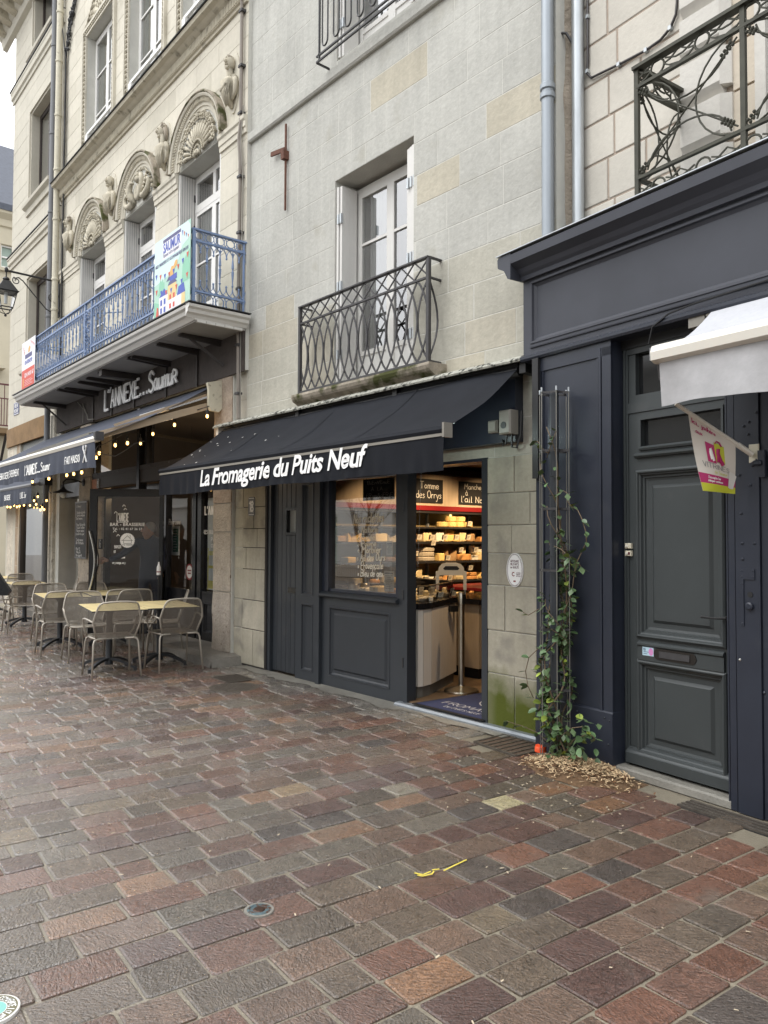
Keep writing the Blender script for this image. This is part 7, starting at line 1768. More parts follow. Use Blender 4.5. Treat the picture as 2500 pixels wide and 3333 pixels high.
JS = [[-.30, -.06, .26, .60], [-.30, -.0, .34, .60], [-.30, -.06, .28, .60], [-.30, .0, .60], [-.30, -.05, .24, .60], [-.30, .03, .60], [-.30, -.06, .60], [-.30, .14, .60], [-.30, -.06, .30, .60], [-.30, .1, .6]]
for i in range(len(zc) - 1):
    for a, b in zip(JS[i], JS[i][1:]):
        o = bpy.data.objects.new('stone', me); COL.objects.link(o); o.parent = rb
        o.location = (a + .009 - .6, -(RW + .003 * rr_.random()), zc[i] + .009); o.scale = (b - a - .018, 1, zc[i + 1] - zc[i] - .018)
        k = rr_.uniform(.94, 1.05); o.color = (k, k * .985, k * .95, 1)
    # rusticated blocks round the window
    z0, z1 = zc[i] + .012, zc[i + 1]
    mb = MB(); P = .075
    mb.prism([(RW - .05, z0), (RW + P * .25, z0), (RW + P, z0 + .075), (RW + P, z1), (RW - .05, z1)], .61, .90)
    mb.prism([(.90, RW - .05), (.90, RW + P), (.955, RW + P - .05), (.955, RW - .05)], z0 + .05, z1, 'z'); o = mb.part('rusticated_block', K['stoneR'], rb); k = rr_.uniform(.97, 1.04); o.color = (k, k, k, 1)
    mb = MB(); mb.box(.955, 1.10, RW - .05, RW + .01, z0, z1 - .006); o = mb.part('stone', K['stoneR'], rb); o.color = (1.0, .92, .82, 1)
mb = MB(); mb.box(1.11, 1.18, RW - .06, RW + .03, 3.42, 6.3); mb.part('window_surround', K['stoneR'], rb)
casement(rb, 1.18, 2.3, 3.45, 6.3, RW - .12, bars=(4.8, 5.4), panel=4.1, fm=K['white'])
# rough seam between the two buildings
mb = MB(); n = 40; vs = []
for i in range(n + 1):
    z = 2.6 + 7.4 * i / n
    for j, (s, o) in enumerate(((-.62, -.30), (-.52, -.27), (-.42, -.30), (-.32, -.40))):
        e = .02 * mnoise.noise(Vector((s * 9, j * 3, z * 3.3))); vs.append((s + e, o + e * 1.2, z))
mb.raw(vs, [(i * 4 + j, i * 4 + j + 1, i * 4 + j + 5, i * 4 + j + 4) for i in range(n) for j in range(3)])
mb.part('rubble_seam', K['rubble'], rb, smooth=50)
pipe('drainpipe', 'dull grey zinc drainpipe at the seam beside the grey stone wall', 'G', -3.64, .055, 3.0, 8.5, .048, K['zinc'], (4.95, 5.02))
pipe('drainpipe', 'bright galvanised drainpipe on the pale new stone wall', 'R', -.30, -.36, 3.4, 8.4, .046, K['galva'], ())
t = thing('cable', 'black cable clipped across the pale stone wall up to the balcony', 'cable', 'R', (0, RW, 5))
MB().tube([(-.235, RW + .018, 6.6), (-.235, RW + .018, 5.25), (-.245, RW + .018, 5.16), (-.20, RW + .018, 5.10), (-.10, RW + .018, 5.09), (.06, RW + .018, 5.07), (.30, RW + .018, 5.05), (.42, RW + .018, 5.06), (.50, RW + .018, 5.10), (.545, RW + .018, 5.17), (.555, RW + .018, 5.25), (.556, RW + .018, 6.6)], .010, 6).part('cable_run', mat('cable sheath', (.035, .03, .03), .5), t, smooth=True)
mb = MB()
for s, z in ((-.235, 5.6), (-.235, 5.9), (-.24, 5.17), (.06, 5.07), (.30, 5.05), (.50, 5.10)): mb.box(s - .012, s + .012, RW, RW + .032, z - .014, z + .014)
mb.part('clips', K['galva'], t)
t = thing('wall_hook', 'short bent black iron hook beside the galvanised pipe', 'hook', 'R', (-.34, -.4, 5.5))
MB().tube([(-.33, -.34, 5.42), (-.36, -.30, 5.50), (-.41, -.28, 5.52), (-.45, -.28, 5.50), (-.46, -.28, 5.55)], .012, 5).part('hook_bar', K['iron'], t)

# right balcony
bl = thing('balcony', 'weathered iron balcony with circles, arcs and crossed arrows on the right building', 'balcony', 'R', (1.3, .1, 3.6))
IR = K['irongreen']; a0, OO = .61, .105; ZB, ZT = 3.66, 4.575; bayw = .72
MB().box(.55, 3.4, RW, OO - .07, 3.60, 3.66).part('balcony_floor', K['stoneR'], bl)
mb = MB(); mb.bar((a0 - .02, OO, ZT), (3.3, OO, ZT), .06, .022); mb.bar((a0, OO, ZT - .125), (3.3, OO, ZT - .125), .028, .020); mb.bar((a0, OO, 3.855), (3.3, OO, 3.855), .028, .020); mb.bar((a0, OO, ZB), (3.3, OO, ZB), .03, .018)
mb.bar((a0, OO, ZT), (a0, RW, ZT), .06, .022); mb.bar((a0, OO, ZT - .125), (a0, RW, ZT - .125), .028, .02); mb.bar((a0, OO, 3.855), (a0, RW, 3.855), .028, .02); mb.bar((a0, OO, ZB), (a0, RW, ZB), .03, .018)
for i in range(4): mb.bar((a0 + i * bayw, OO, ZB - .02), (a0 + i * bayw, OO, ZT), .030, .026)
mb.bar((a0, RW + .02, ZB), (a0, RW + .02, ZT), .028, .026); mb.part('railing_frame', IR, bl)
def bandmotif(P0, D, L_, zc, h, nm):
    """circle with diamond links, spaced along a band"""
    n = max(1, round(L_ / .295)); p = L_ / n
    for i in range(n):
        c = p * (i + .5) if n > 1 else L_ / 2; mb = MB()
        A = lambda x, z: (P0[0] + D[0] * x, P0[1] + D[1] * x, z)
        mb.tube([A(c + .048 * math.cos(2 * PI * t / 14), zc + .048 * math.sin(2 * PI * t / 14)) for t in range(14)], .007, 5, closed=True)
        for sg in (-1, 1):
            mb.tube([A(c + sg * .05, zc), A(c + sg * .09, zc + .006), A(c + sg * p * .5, zc + h * .42)], .006, 4); mb.tube([A(c + sg * .05, zc - .006), A(c + sg * .085, zc - .03), A(c + sg * p * .5, zc - h * .42)], .006, 4)
            mb.tube([A(c + sg * .055, zc + .03), A(c + sg * p * .42, zc - .0), A(c + sg * p * .5, zc - .0)], .006, 4)
        mb.part(nm, IR, bl)
for zc_ in (ZT - .066, 3.755): bandmotif((a0, OO), (1, 0), bayw * 3, zc_, .11, 'circle_link'); bandmotif((a0, OO), (0, -1), OO - RW, zc_, .11, 'circle_link')
def wheat(mb, A, x, z, dx, dz):
    L_ = math.hypot(dx, dz); dx /= L_; dz /= L_
    for k in range(4):
        for sg in (-1, 1): cx, cz = x + dx * .024 * k - dz * .012 * sg, z + dz * .024 * k + dx * .012 * sg; P = A(cx, cz); mb.ball((P[0], P[1] + .004, P[2]), .011, 5, 4)
def bay(A, w, nm='bay_scroll'):
    z0, z1 = 3.865, ZT - .135; zm = (z0 + z1) / 2; h = z1 - z0
    for (xa, za, xb, zb) in ((.0, z0, w, z1), (.0, z1, w, z0)):
        mb = MB(); mb.tube([A(xa + (xb - xa) * .05, za + (zb - za) * .05), A(xa + (xb - xa) * .95, za + (zb - za) * .95)], .0058, 5)
        wheat(mb, A, xa + (xb - xa) * .02, za + (zb - za) * .02, xb - xa, zb - za); wheat(mb, A, xa + (xb - xa) * .83, za + (zb - za) * .83, xb - xa, zb - za); mb.part('arrow_bar', IR, bl)
    for cx, cz, sx, sz, a_, b_ in ((w / 2, z1, w * .5, h * .46, 180, 360), (w / 2, z0, w * .5, h * .46, 0, 180)):
        pass
    for cx, cz, r1, r2, a_, b_ in ((0, zm, w * .42, h * .52, -88, 88), (w, zm, w * .42, h * .52, 92, 268), (w / 2, z1 + .02, w * .40, h * .40, 190, 350), (w / 2, z0 - .02, w * .40, h * .40, 10, 170)):
        pts = [A(cx + r1 * math.cos(R_(a_ + (b_ - a_) * t / 14)), cz + r2 * math.sin(R_(a_ + (b_ - a_) * t / 14))) for t in range(15)]
        MB().tube(pts, .0062, 5).part(nm, IR, bl)
for i in range(3): bay(lambda x, z, i=i: (a0 + i * bayw + x, OO + .0, z), bayw)
bay(lambda x, z: (a0, OO - x, z), OO - RW)

# navy timber front with cornice
nf = thing('shopfront', 'navy panelled timber shopfront with a deep cornice at the right edge', 'shopfront', 'R', (.8, 0, 0))
N = K['navy']; Fz = K['frieze']
mb = MB(); co_ = [(-.42, 3.52), (.03, 3.52), (.035, 3.55), (.055, 3.57), (.075, 3.60), (.12, 3.63), (.135, 3.64), (.14, 3.705), (.125, 3.715), (-.42, 3.725)]
mb.prism(co_, -.53, 3.4); mb.part('cornice', Fz, nf)
mb = MB(); mb.prism([(-.53, 3.52), (-.56, 3.53), (-.60, 3.60), (-.655, 3.63), (-.67, 3.64), (-.675, 3.705), (-.66, 3.72), (-.53, 3.725)], -.3, .137, 'y'); mb.part('cornice_return', Fz, nf)
MB().box(-.68, 3.4, -.42, .15, 3.726, 3.733).part('lead_edge', K['galva'], nf)
holed(nf, Fz, 'fascia_board', -.53, 3.4, 2.93, 3.52, [(-.45, 3.3, 3.03, 3.50)], -.30, .0)
panel(nf, Fz, -.45, 3.3, 3.03, 3.50, .0, d=.025, w=.04, field=False)
mb = MB(); mb.prism([(-.3, 2.90), (.02, 2.90), (.03, 2.915), (.03, 2.935), (.0, 2.95), (-.3, 2.95)], -.54, 3.4); mb.part('lower_moulding', N, nf)
mb = MB(); mb.prism([(.0, 2.99), (.010, 2.992), (.012, 3.0), (.0, 3.004)], -.45, 3.3); mb.part('bead', Fz, nf)
MB().tube([(.62, .02, 2.80), (.66, .035, 2.90), (.78, .038, 2.955), (.95, .036, 2.975), (1.4, .036, 2.99), (1.9, .036, 3.0)], .006, 5).part('loose_wire', K['black'], nf)
# pilaster
mb = MB(); mb.box(-.40, .30, -.28, -.012, .0, 2.90); mb.part('pilaster', N, nf)
mb = MB()
for a, b, o in ((-.40, -.372, .0), (-.366, -.348, .004), (-.340, -.326, -.004), (.175, .19, -.004), (.198, .216, .004), (.224, .30, .0)): mb.box(a, b, -.02, o, .395, 2.86)
mb.box(-.40, .30, -.02, .0, 2.80, 2.90); mb.part('pilaster_mouldings', N, nf)
mb = MB(); mb.prism([(-.29, .0), (.008, .0), (.008, .385), (.0, .395), (-.29, .395)], -.404, .304); pbp = mb.part('pilaster_base', N, nf)
mb = MB()
for s, z in ((.24, .35), (.28, .34), (.24, .06), (.27, .18), (.28, .05), (-.2, .35), (.0, .35)): mb.ball((s, .010, z), .006, 6, 4)
mb.part('screws', K['slate'], pbp)
mb = MB(); mb.box(-.41, -.35, .0, .03, 2.0, 2.9); mb.part('side_strip', K['black'], nf)
# lock post on the right
mb = MB(); mb.box(1.115, 1.125, -.14, -.02, .0, 2.9); mb.box(1.135, 1.175, -.14, -.01, .0, 2.9); mb.box(1.185, 1.33, -.14, .0, .0, 2.9); mb.box(1.335, 1.40, -.14, -.012, .0, 2.9); mb.part('lock_post', N, nf)
mb = MB(); mb.box(1.21, 1.30, .0, .006, 1.325, 1.385); mb.box(1.213, 1.235, .0, .006, 1.06, 1.325); mb.part('lock_plate', N, nf)
mb = MB()
for s, z in ((1.225, 1.375), (1.29, 1.375), (1.225, 1.34), (1.29, 1.34), (1.225, 1.30), (1.225, 1.075), (1.222, 1.70), (1.228, 1.53), (1.228, 1.44), (1.30, 1.53), (1.215, 1.92), (1.245, 2.20), (1.275, 2.22), (1.27, 2.15), (1.32, 2.27), (1.24, 2.06), (1.32, 2.0), (1.34, .70), (1.28, 1.86)): mb.lathe([(.0085, 0), (.0085, .004), (.004, .008)], (s, .0 if s < 1.335 else -.012, z), 8, 'y')
mb.part('rivets', N, nf)
mb = MB(); mb.lathe([(.022, 0), (.022, .016), (.014, .02)], (1.27, .0, 1.175), 14, 'y'); mb.part('lock_boss', N, nf)
mb = MB(); mb.lathe([(.016, 0), (.016, .004)], (1.272, .0, 1.24), 12, 'y'); mb.part('keyhole', K['black'], nf)
MB().ball((1.205, -.002, .865), .009, 8, 6).part('peephole', K['chrome'], nf)
mb = MB(); mb.box(1.335, 1.375, -.0, .02, 1.90, 2.05); mb.tube([(1.355, .02, 1.98), (1.33, .035, 1.98), (1.31, .03, 1.97)], .016, 7); mb.part('door_stay', N, nf)
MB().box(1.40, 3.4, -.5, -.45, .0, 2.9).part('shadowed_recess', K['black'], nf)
MB().box(1.405, 3.4, -.44, -.40, 1.30, 1.37).part('inner_rail', K['creamdark'], nf)
MB().box(.30, 1.13, -.30, -.28, 0, 2.9).part('backing', K['black'], nf)
MB().box(.30, 1.13, -.28, -.11, 2.84, 2.9).part('door_head', K['black'], nf)
# street door
gd = thing('panelled_door', 'dark green grey panelled street door with a letter slot and lever handle', 'door', 'R', (.7, -.12, .05))
G = K['greenblack']; dO = -.12
mb = MB(); mb.box(.305, .345, -.26, dO - .0, .05, 2.84); mb.box(1.095, 1.115, -.26, dO, .05, 2.84); mb.box(.345, 1.095, -.26, dO + .004, 2.40, 2.47); mb.box(.345, 1.095, -.26, dO, 2.80, 2.84); mb.box(.318, .330, dO, dO + .008, .05, 2.84); mb.part('door_frame', G, gd)
holed(gd, G, 'door_leaf', .348, 1.092, .07, 2.398, [(.44, 1.02, .17, .725), (.44, 1.02, .93, 1.98), (.45, 1.03, 2.17, 2.345)], dO - .05, dO - .004)
def mould(a, b, z0, z1, nm):
    """heavy mitred moulding standing proud of the door face"""
    mb = MB(); o = dO - .004
    R = [(a - .032, b + .032, z0 - .032, z1 + .032, o), (a - .030, b + .030, z0 - .030, z1 + .030, o + .014), (a - .018, b + .018, z0 - .018, z1 + .018, o + .024), (a - .010, b + .010, z0 - .010, z1 + .010, o + .022), (a - .004, b + .004, z0 - .004, z1 + .004, o + .010), (a + .004, b - .004, z0 + .004, z1 - .004, o + .006), (a + .012, b - .012, z0 + .012, z1 - .012, o - .016)]
    for u, v in zip(R, R[1:]):
        P = [(u[0], u[4], u[2]), (u[1], u[4], u[2]), (u[1], u[4], u[3]), (u[0], u[4], u[3])]; Q = [(v[0], v[4], v[2]), (v[1], v[4], v[2]), (v[1], v[4], v[3]), (v[0], v[4], v[3])]
        for i in range(4): mb.quad(P[i], P[(i + 1) % 4], Q[(i + 1) % 4], Q[i])
    return mb.part(nm, G, gd)
for z0, z1 in ((.17, .725), (.93, 1.98)):
    mould(.44, 1.02, z0, z1, 'panel_moulding'); panel(gd, G, .452, 1.008, z0 + .012, z1 - .012, dO - .022, d=.010, w=.03, field=True, fo=.006, name='door_panel')
mb = MB(); mb.prism([(dO - .004, .745), (dO + .012, .748), (dO + .016, .760), (dO + .016, .845), (dO + .026, .855), (dO + .026, .866), (dO + .010, .878), (dO - .004, .88)], .425, 1.04); mb.part('letter_rail', G, gd)
mb = MB(); mb.prism([(dO - .004, .07), (dO + .035, .07), (dO + .035, .135), (dO + .028, .14), (dO + .020, .150), (dO + .006, .158), (dO + .004, .165), (dO - .004, .17)], .335, 1.10); mb.part('weather_bar', G, gd)
mb = MB(); mb.prism([(dO - .004, 2.09), (dO + .02, 2.093), (dO + .03, 2.105), (dO + .03, 2.115), (dO + .006, 2.125), (dO - .004, 2.13)], .41, 1.05); mb.prism([(dO - .004, 2.14), (dO + .012, 2.142), (dO + .018, 2.155), (dO + .002, 2.168), (dO - .02, 2.17)], .44, 1.04); mb.part('cross_rail', G, gd)
mb = MB(); mb.box(.43, .45, dO - .01, dO + .006, 2.15, 2.365); mb.box(1.03, 1.045, dO - .01, dO + .006, 2.15, 2.365); mb.box(.45, 1.03, dO - .01, dO + .006, 2.345, 2.365); mb.part('light_frame', G, gd)
kd = mat('dark door glass', (.012, .013, .014), .08, spec=.6)
MB().box(.45, 1.03, dO - .04, dO - .035, 2.17, 2.345).part('pane', kd, gd); MB().box(.345, 1.095, dO - .06, dO - .05, 2.47, 2.80).part('transom_pane', kd, gd)
mb = MB(); mb.box(.345, .40, dO - .05, dO - .01, 2.47, 2.80); mb.box(.40, 1.095, dO - .05, dO - .01, 2.47, 2.52); mb.part('transom_frame', G, gd)
mb = MB(); sl = [(.56, .785), (.575, .775), (.835, .775), (.85, .785), (.86, .81), (.85, .835), (.835, .845), (.575, .845), (.56, .835), (.55, .81)]; mb.prism(sl, dO + .016, dO + .021, 'y'); ls = mb.part('letter_plate', mat('bronze plate', (.028, .024, .021), .35, metal=.4), gd)
MB().box(.595, .815, dO + .021, dO + .027, .79, .83).part('letter_flap', K['iron'], ls)
stk = MB().box(.462, .548, dO + .0165, dO + .0175, .79, .845).part('sticker', mat('pale blue sticker', (.45, .62, .72), .4), gd)
mb = MB(); mb.raw([(.528 + .018 * math.cos(2 * PI * i / 14), dO + .0180, .817 + .024 * math.sin(2 * PI * i / 14)) for i in range(14)], [tuple(range(14))]); mb.part('pink_print', mat('pink print', (.62, .25, .52), .5), stk)
mb = MB(); hand(mb, 'CU', .470, .822, .014, dO + .0182, w=.2, smooth=False); mb.box(.470, .51, dO + .0178, dO + .0182, .812, .815); mb.box(.470, .50, dO + .0178, dO + .0182, .800, .803); mb.part('print', K['bluedark'], stk)
mb = MB(); mb.prism([(1.055, .915), (1.066, .905), (1.077, .905), (1.088, .915), (1.088, 1.16), (1.077, 1.17), (1.066, 1.17), (1.055, 1.16)], dO - .004, dO + .004, 'y'); hpl = mb.part('handle_plate', mat('antique iron', (.035, .033, .032), .4, metal=.5), gd)
mb = MB(); mb.lathe([(.013, 0), (.013, .035)], (1.072, dO + .004, 1.085), 10, 'y'); mb.tube([(1.072, dO + .038, 1.085), (1.03, dO + .045, 1.080), (.98, dO + .045, 1.078), (.92, dO + .044, 1.080)], [.010, .0075, .006, .008], 7); mb.ball((.915, dO + .044, 1.08), .009, 6, 5); mb.part('lever', K['black'], hpl, smooth=40)
mb = MB(); mb.lathe([(.0085, 0), (.0085, .006)], (1.072, dO + .004, .985), 10, 'y'); mb.box(1.067, 1.077, dO + .004, dO + .010, .962, .985); mb.part('lock_cylinder', K['chrome'], hpl)
ss = thing('door_step', 'narrow pale concrete threshold under the green grey door', 'threshold', 'R', (.7, -.08, 0))
MB().prism([(-.30, 0), (-.01, 0), (-.015, .038), (-.03, .048), (-.30, .052)], .306, 1.16).part('threshold_block', K['cem'], ss)
for i, (z, lbl) in enumerate(((1.505, 'upper cream doorbell button on the navy door jamb'), (1.455, 'lower cream doorbell with a small dark name window'))):
    b = thing('doorbell', lbl, 'doorbell', 'R', (.345, -.10, z))
    MB().cbox(.327, .378, dO, dO + .022, z - .018, z + .018, .004).part('bell_plate', K['cream'], b); MB().lathe([(.009, 0), (.008, .006)], (.345, dO + .022, z), 10, 'y').part('button', K['creambar'], b)
    if i: MB().box(.355, .372, dO + .022, dO + .0235, z - .009, z + .009).part('name_window', K['redpaint'], b)
# pale awning
aR = thing('awning', 'pale grey awning with a cream front bar above the green grey door', 'awning', 'R', (1.8, .2, 2.3))
vv, fnR = slope_awning(aR, 'R', 1.06, 3.1, -.02, 2.935, .50, 2.605, .27, K['awnwhite'], K['valwhite'], K['creambar'], wav=.45)
MB().prism([(.42, 2.535), (.515, 2.53), (.55, 2.545), (.555, 2.59), (.54, 2.625), (.50, 2.64), (.44, 2.63)], 1.03, 3.12).part('front_casing', K['creambar'], aR)
MB().prism([(.44, 2.55), (.54, 2.55), (.54, 2.62), (.44, 2.62)], 1.015, 1.029).part('end_cap', K['pvc'], aR)
MB().tube([(1.02, -.02, 2.90), (3.1, -.02, 2.90)], .035, 10).part('roller', K['creamdark'], aR); MB().box(.90, 1.01, -.06, .01, 2.84, 2.93).part('bracket', K['creamdark'], aR)
MB().bar((1.06, .0, 2.84), (1.06, .45, 2.56), .03, .03).bar((1.03, .47, 2.54), (1.03, .45, 2.45), .02, .03).part('folding_arm', K['iron'], aR)
# flag
fg = thing('flag', 'white shop flag with pink and lime shopping bag print hanging from an angled pole', 'flag', 'R', (1.25, 0, 2.1))
MB().cbox(1.275, 1.335, .0, .006, 1.985, 2.09, .003).part('wall_plate', K['cream'], fg)
PD = Vector((-.34, .55, .42)).normalized(); P0 = Vector((1.305, .02, 2.03))
MB().tube([P0, P0 + PD * .10], .016, 8).tube([P0 + PD * .08, P0 + PD * .52], .012, 8).part('pole', K['creambar'], fg, smooth=40)
for s, z in ((1.283, 2.08), (1.327, 2.08), (1.283, 1.995), (1.327, 1.995)): pass
# flag cloth hangs in the plane of the pole and the vertical
FA, FB = P0 + PD * .12, P0 + PD * .44
def FL(x, y, e=0.0):
    """x 0..1 along the pole (outer end = 0), y 0..1 down"""
    x = x + (1 - x) * .26 * y; p = FB + (FA - FB) * x
    low = 1.83 - .02 * x + .03 * math.sin(PI * x) * 0
    z = p.z * (1 - y) + low * y
    sw = .012 * math.sin(x * 5 + y * 3) * (y + .3)
    nrm = Vector((PD.y, -PD.x, 0)).normalized() * -1
    q = p + nrm * (sw - .004) + nrm * e * -1
    sh = -.07 * y * (1 - x) * .0
    return (q.x + (-.02 * y), q.y - .04 * y, z)
def fgrid(x0, x1, y0, y1, nx, ny, nm, m, e=0.0, par=None):
    vs = [FL(x0 + (x1 - x0) * i / nx, y0 + (y1 - y0) * j / ny, e) for j in range(ny + 1) for i in range(nx + 1)]
    mb = MB(); mb.raw(vs, [(j * (nx + 1) + i, j * (nx + 1) + i + 1, (j + 1) * (nx + 1) + i + 1, (j + 1) * (nx + 1) + i) for j in range(ny) for i in range(nx)])
    return mb.part(nm, m, par or fg, smooth=True)
cloth = fgrid(0, 1, 0, 1, 14, 20, 'cloth', mat('flag cloth', (.66, .62, .56), .7))
PK = mat('pink print', (.42, .02, .13), .6); LM = mat('lime print', (.52, .55, .03), .6)
for e in (.003, -.003):
    fgrid(0, 1, .74, .88, 12, 4, 'pink_band', PK, e, cloth); fgrid(0, 1, .88, 1.0, 12, 4, 'lime_band', LM, e, cloth)
    fgrid(.30, .50, .27, .55, 4, 4, 'pink_bag', PK, e, cloth); fgrid(.50, .72, .22, .52, 4, 4, 'lime_bag', LM, e, cloth)
fn4 = lambda x, z, e=0.0: FL(x, 1 - z, .0045 + e)
mb = MB(); hand(mb, 'Ici, j', .06, .89, .055, 0, w=.16, width=.22, fn=fn4); hand(mb, "adhère", .30, .89, .055, 0, w=.16, width=.26, fn=fn4); hand(mb, 'aux', .12, .79, .05, 0, w=.16, width=.14, fn=fn4); mb.part('lettering', PK, cloth, recalc=False)
mb = MB(); hand(mb, 'VITRINES', .16, .36, .075, 0, w=.08, width=.66, fn=fn4, smooth=False); mb.part('lettering', K['pvc'], cloth, recalc=False)
mb = MB(); hand(mb, 'de Saumur', .42, .29, .05, 0, w=.09, width=.34, fn=fn4); mb.part('lettering', LM, cloth, recalc=False)
mb = MB(); hand(mb, "J'accepte les", .22, .20, .035, 0, w=.16, width=.34, fn=fn4); hand(mb, "chèques cadeaux", .20, .15, .035, 0, w=.16, width=.42, fn=fn4); mb.part('lettering', K['letter'], cloth, recalc=False)
mb = MB()
for k in range(3): mb.tube([FL(.40 + .005 * k, 1 - .50, .005), FL(.385, 1 - .60, .006), FL(.40, 1 - .66, .006), FL(.44, 1 - .48, .006)], .006, 4)
mb.part('figure_print', K['letter'], cloth)
mb = MB(); mb.tube([FL(.58, .30, .006), FL(.56, .38, .006), FL(.60, .48, .006), FL(.66, .54, .006)], .010, 4); mb.tube([FL(.56, .40, .006), FL(.54, .52, .006)], .007, 4); mb.tube([FL(.52, .24, .006), FL(.56, .19, .006), FL(.62, .19, .006), FL(.66, .24, .006)], .004, 4); mb.part('figure_print', PK, cloth)
mb = MB()
for k in range(5):
    a = .25 + .10 * k; P = [(.78, .90), (.80 + .20 * math.sin(a) * .3, .90 - .30 * math.cos(a * .6)), (.86 + .12 * math.sin(a), .90 - .26 * math.cos(a * .6)), (.84, .92)]
    mb.raw([FL(min(1.04, x + .02 * k), y, .006 + .0006 * k) for x, y in P], [(0, 1, 2, 3)])
mb.part('voucher_print', K['whiteg'], cloth)

# ------------------------------------------------ climbing plant on its wire frame
tr = thing('plant_frame', 'slim trellis of six steel rods round a dark pole beside the stone pier', 'plant trellis', 'W', (-3.35, 4.41, 0))
TX, TY = -3.35, 4.43
MB().lathe([(.033, 0), (.033, 2.58)], (TX, TY, .02), 14).part('pole', K['slate'], tr, smooth=40)
RD = [R_(15 + 60 * i) for i in range(6)]; TR_ = .108
for q in RD:
    x, y = TX + TR_ * math.cos(q), TY + TR_ * math.sin(q)
    p = MB().tube([(x, y, .03), (x, y, 2.585)], .0034, 6).part('rod', K['rodm'], tr); MB().tube([(x, y, 2.585), (x, y, 2.615)], .007, 8).part('nut', K['galva'], p)
for z in (2.58, 2.17, 1.76, 1.33, .92, .50, .12):
    mb = MB()
    for i in range(6):
        q, q2 = RD[i], RD[(i + 1) % 6]
        a = (TX + TR_ * math.cos(q), TY + TR_ * math.sin(q), z); b = (TX + TR_ * math.cos(q2), TY + TR_ * math.sin(q2), z); mm = (TX + TR_ * .45 * math.cos((q + q2) / 2 if q2 > q else (q + q2) / 2 + PI), TY + TR_ * .45 * math.sin((q + q2) / 2 if q2 > q else (q + q2) / 2 + PI), z)
        pts = [tuple(a[d] * (1 - t) ** 2 + 2 * mm[d] * t * (1 - t) + b[d] * t * t for d in range(3)) for t in [k / 6 for k in range(7)]]
        for u_, v_ in zip(pts, pts[1:]): mb.bar(u_, v_, .006, .016)
    mb.part('ring', K['iron'], tr)
K['stem'] = mat('woody stem', (.14, .10, .06), .8, var=.3, vs=30)
K['leafd'] = mat('leaf', (.085, .135, .055), .42, ocol=True, var=.25, vs=30, spec=.5)
pv = thing('climbing_plant', 'evergreen climber with glossy leaves twining up the wire trellis', 'climbing plant', 'W', (-3.30, 4.40, 0))
rp = random.Random(88)
base = Vector((-3.20, 4.36, .03)); stems = []
for k in range(9):
    pts = []; q0 = rp.uniform(0, 6.28); top = [2.3, 2.05, 1.75, 1.6, 1.5, 1.35, 1.2, .9, 1.1][k]; turns = rp.uniform(.5, 1.3) * rp.choice((-1, 1)); N_ = 26
    for i in range(N_ + 1):
        t = i / N_; z = .03 + top * t; q = q0 + turns * 2 * PI * t + .5 * math.sin(t * 9 + k)
        rad = TR_ * (.75 + .35 * math.sin(t * 14 + k)); p = Vector((TX + rad * math.cos(q), TY + rad * math.sin(q), z))
        f_ = max(0, 1 - z / .35); p = p.lerp(Vector((base.x + .04 * math.sin(k), base.y + .03 * math.cos(k), z)), f_); pts.append(p)
    stems.append(pts)
# loose trails
trails = [[(-3.28, 4.36, 1.86), (-3.20, 4.33, 1.88), (-3.16, 4.32, 1.86), (-3.155, 4.32, 1.80), (-3.12, 4.31, 1.77), (-3.06, 4.30, 1.74), (-3.02, 4.29, 1.68), (-2.985, 4.28, 1.60), (-2.98, 4.28, 1.53), (-3.02, 4.28, 1.46), (-3.06, 4.29, 1.40), (-3.09, 4.30, 1.32), (-3.12, 4.32, 1.22), (-3.18, 4.34, 1.10), (-3.24, 4.36, 1.02)],
          [(-3.40, 4.42, 2.16), (-3.46, 4.44, 2.20), (-3.52, 4.46, 2.26), (-3.55, 4.46, 2.25)], [(-3.36, 4.36, 2.12), (-3.31, 4.34, 2.2), (-3.25, 4.32, 2.29)],
          [(-3.30, 4.36, 1.50), (-3.22, 4.33, 1.48), (-3.14, 4.31, 1.43), (-3.08, 4.30, 1.41), (-3.04, 4.30, 1.37)], [(-3.46, 4.40, .78), (-3.54, 4.38, .70), (-3.57, 4.38, .60), (-3.55, 4.38, .50), (-3.50, 4.38, .42)],
          [(-3.30, 4.37, .12), (-3.22, 4.33, .22), (-3.10, 4.28, .30), (-3.00, 4.26, .33)], [(-3.22, 4.36, .10), (-3.10, 4.30, .22), (-3.02, 4.27, .26), (-2.95, 4.25, .30), (-2.90, 4.24, .28)], [(-3.42, 4.46, .10), (-3.6, 4.55, .13), (-3.8, 4.62, .13), (-4.0, 4.68, .12)],
          [(-3.48, 4.42, 1.05), (-3.56, 4.40, 1.00), (-3.60, 4.39, 1.02)], [(-3.22, 4.36, .08), (-3.14, 4.30, .16), (-3.08, 4.26, .10)]]
for k, pts in enumerate(stems): MB().tube(pts, [.006 * (1 - .6 * i / 26) + .001 for i in range(27)], 5).part('stem', K['stem'], pv, smooth=True)
for pts in trails: MB().tube(pts, .0032, 5).part('stem', K['stem'], pv, smooth=True)
lv = [(0, 0, 0), (.22, .18, .05), (.30, .5, .08), (.2, .82, .04), (0, 1.0, -.06), (-.2, .82, .04), (-.30, .5, .08), (-.22, .18, .05), (0, .5, -.0), (0, .2, .0), (0, .8, -.02)]
lme = bpy.data.meshes.new('leaf'); lme.from_pydata(lv, [], [(0, 1, 9), (1, 2, 8, 9), (2, 3, 10, 8), (3, 4, 10), (4, 5, 10), (5, 6, 8, 10), (6, 7, 9, 8), (7, 0, 9)]); lme.materials.append(K['leafd']); lme.polygons.foreach_set('use_smooth', [True] * 8)
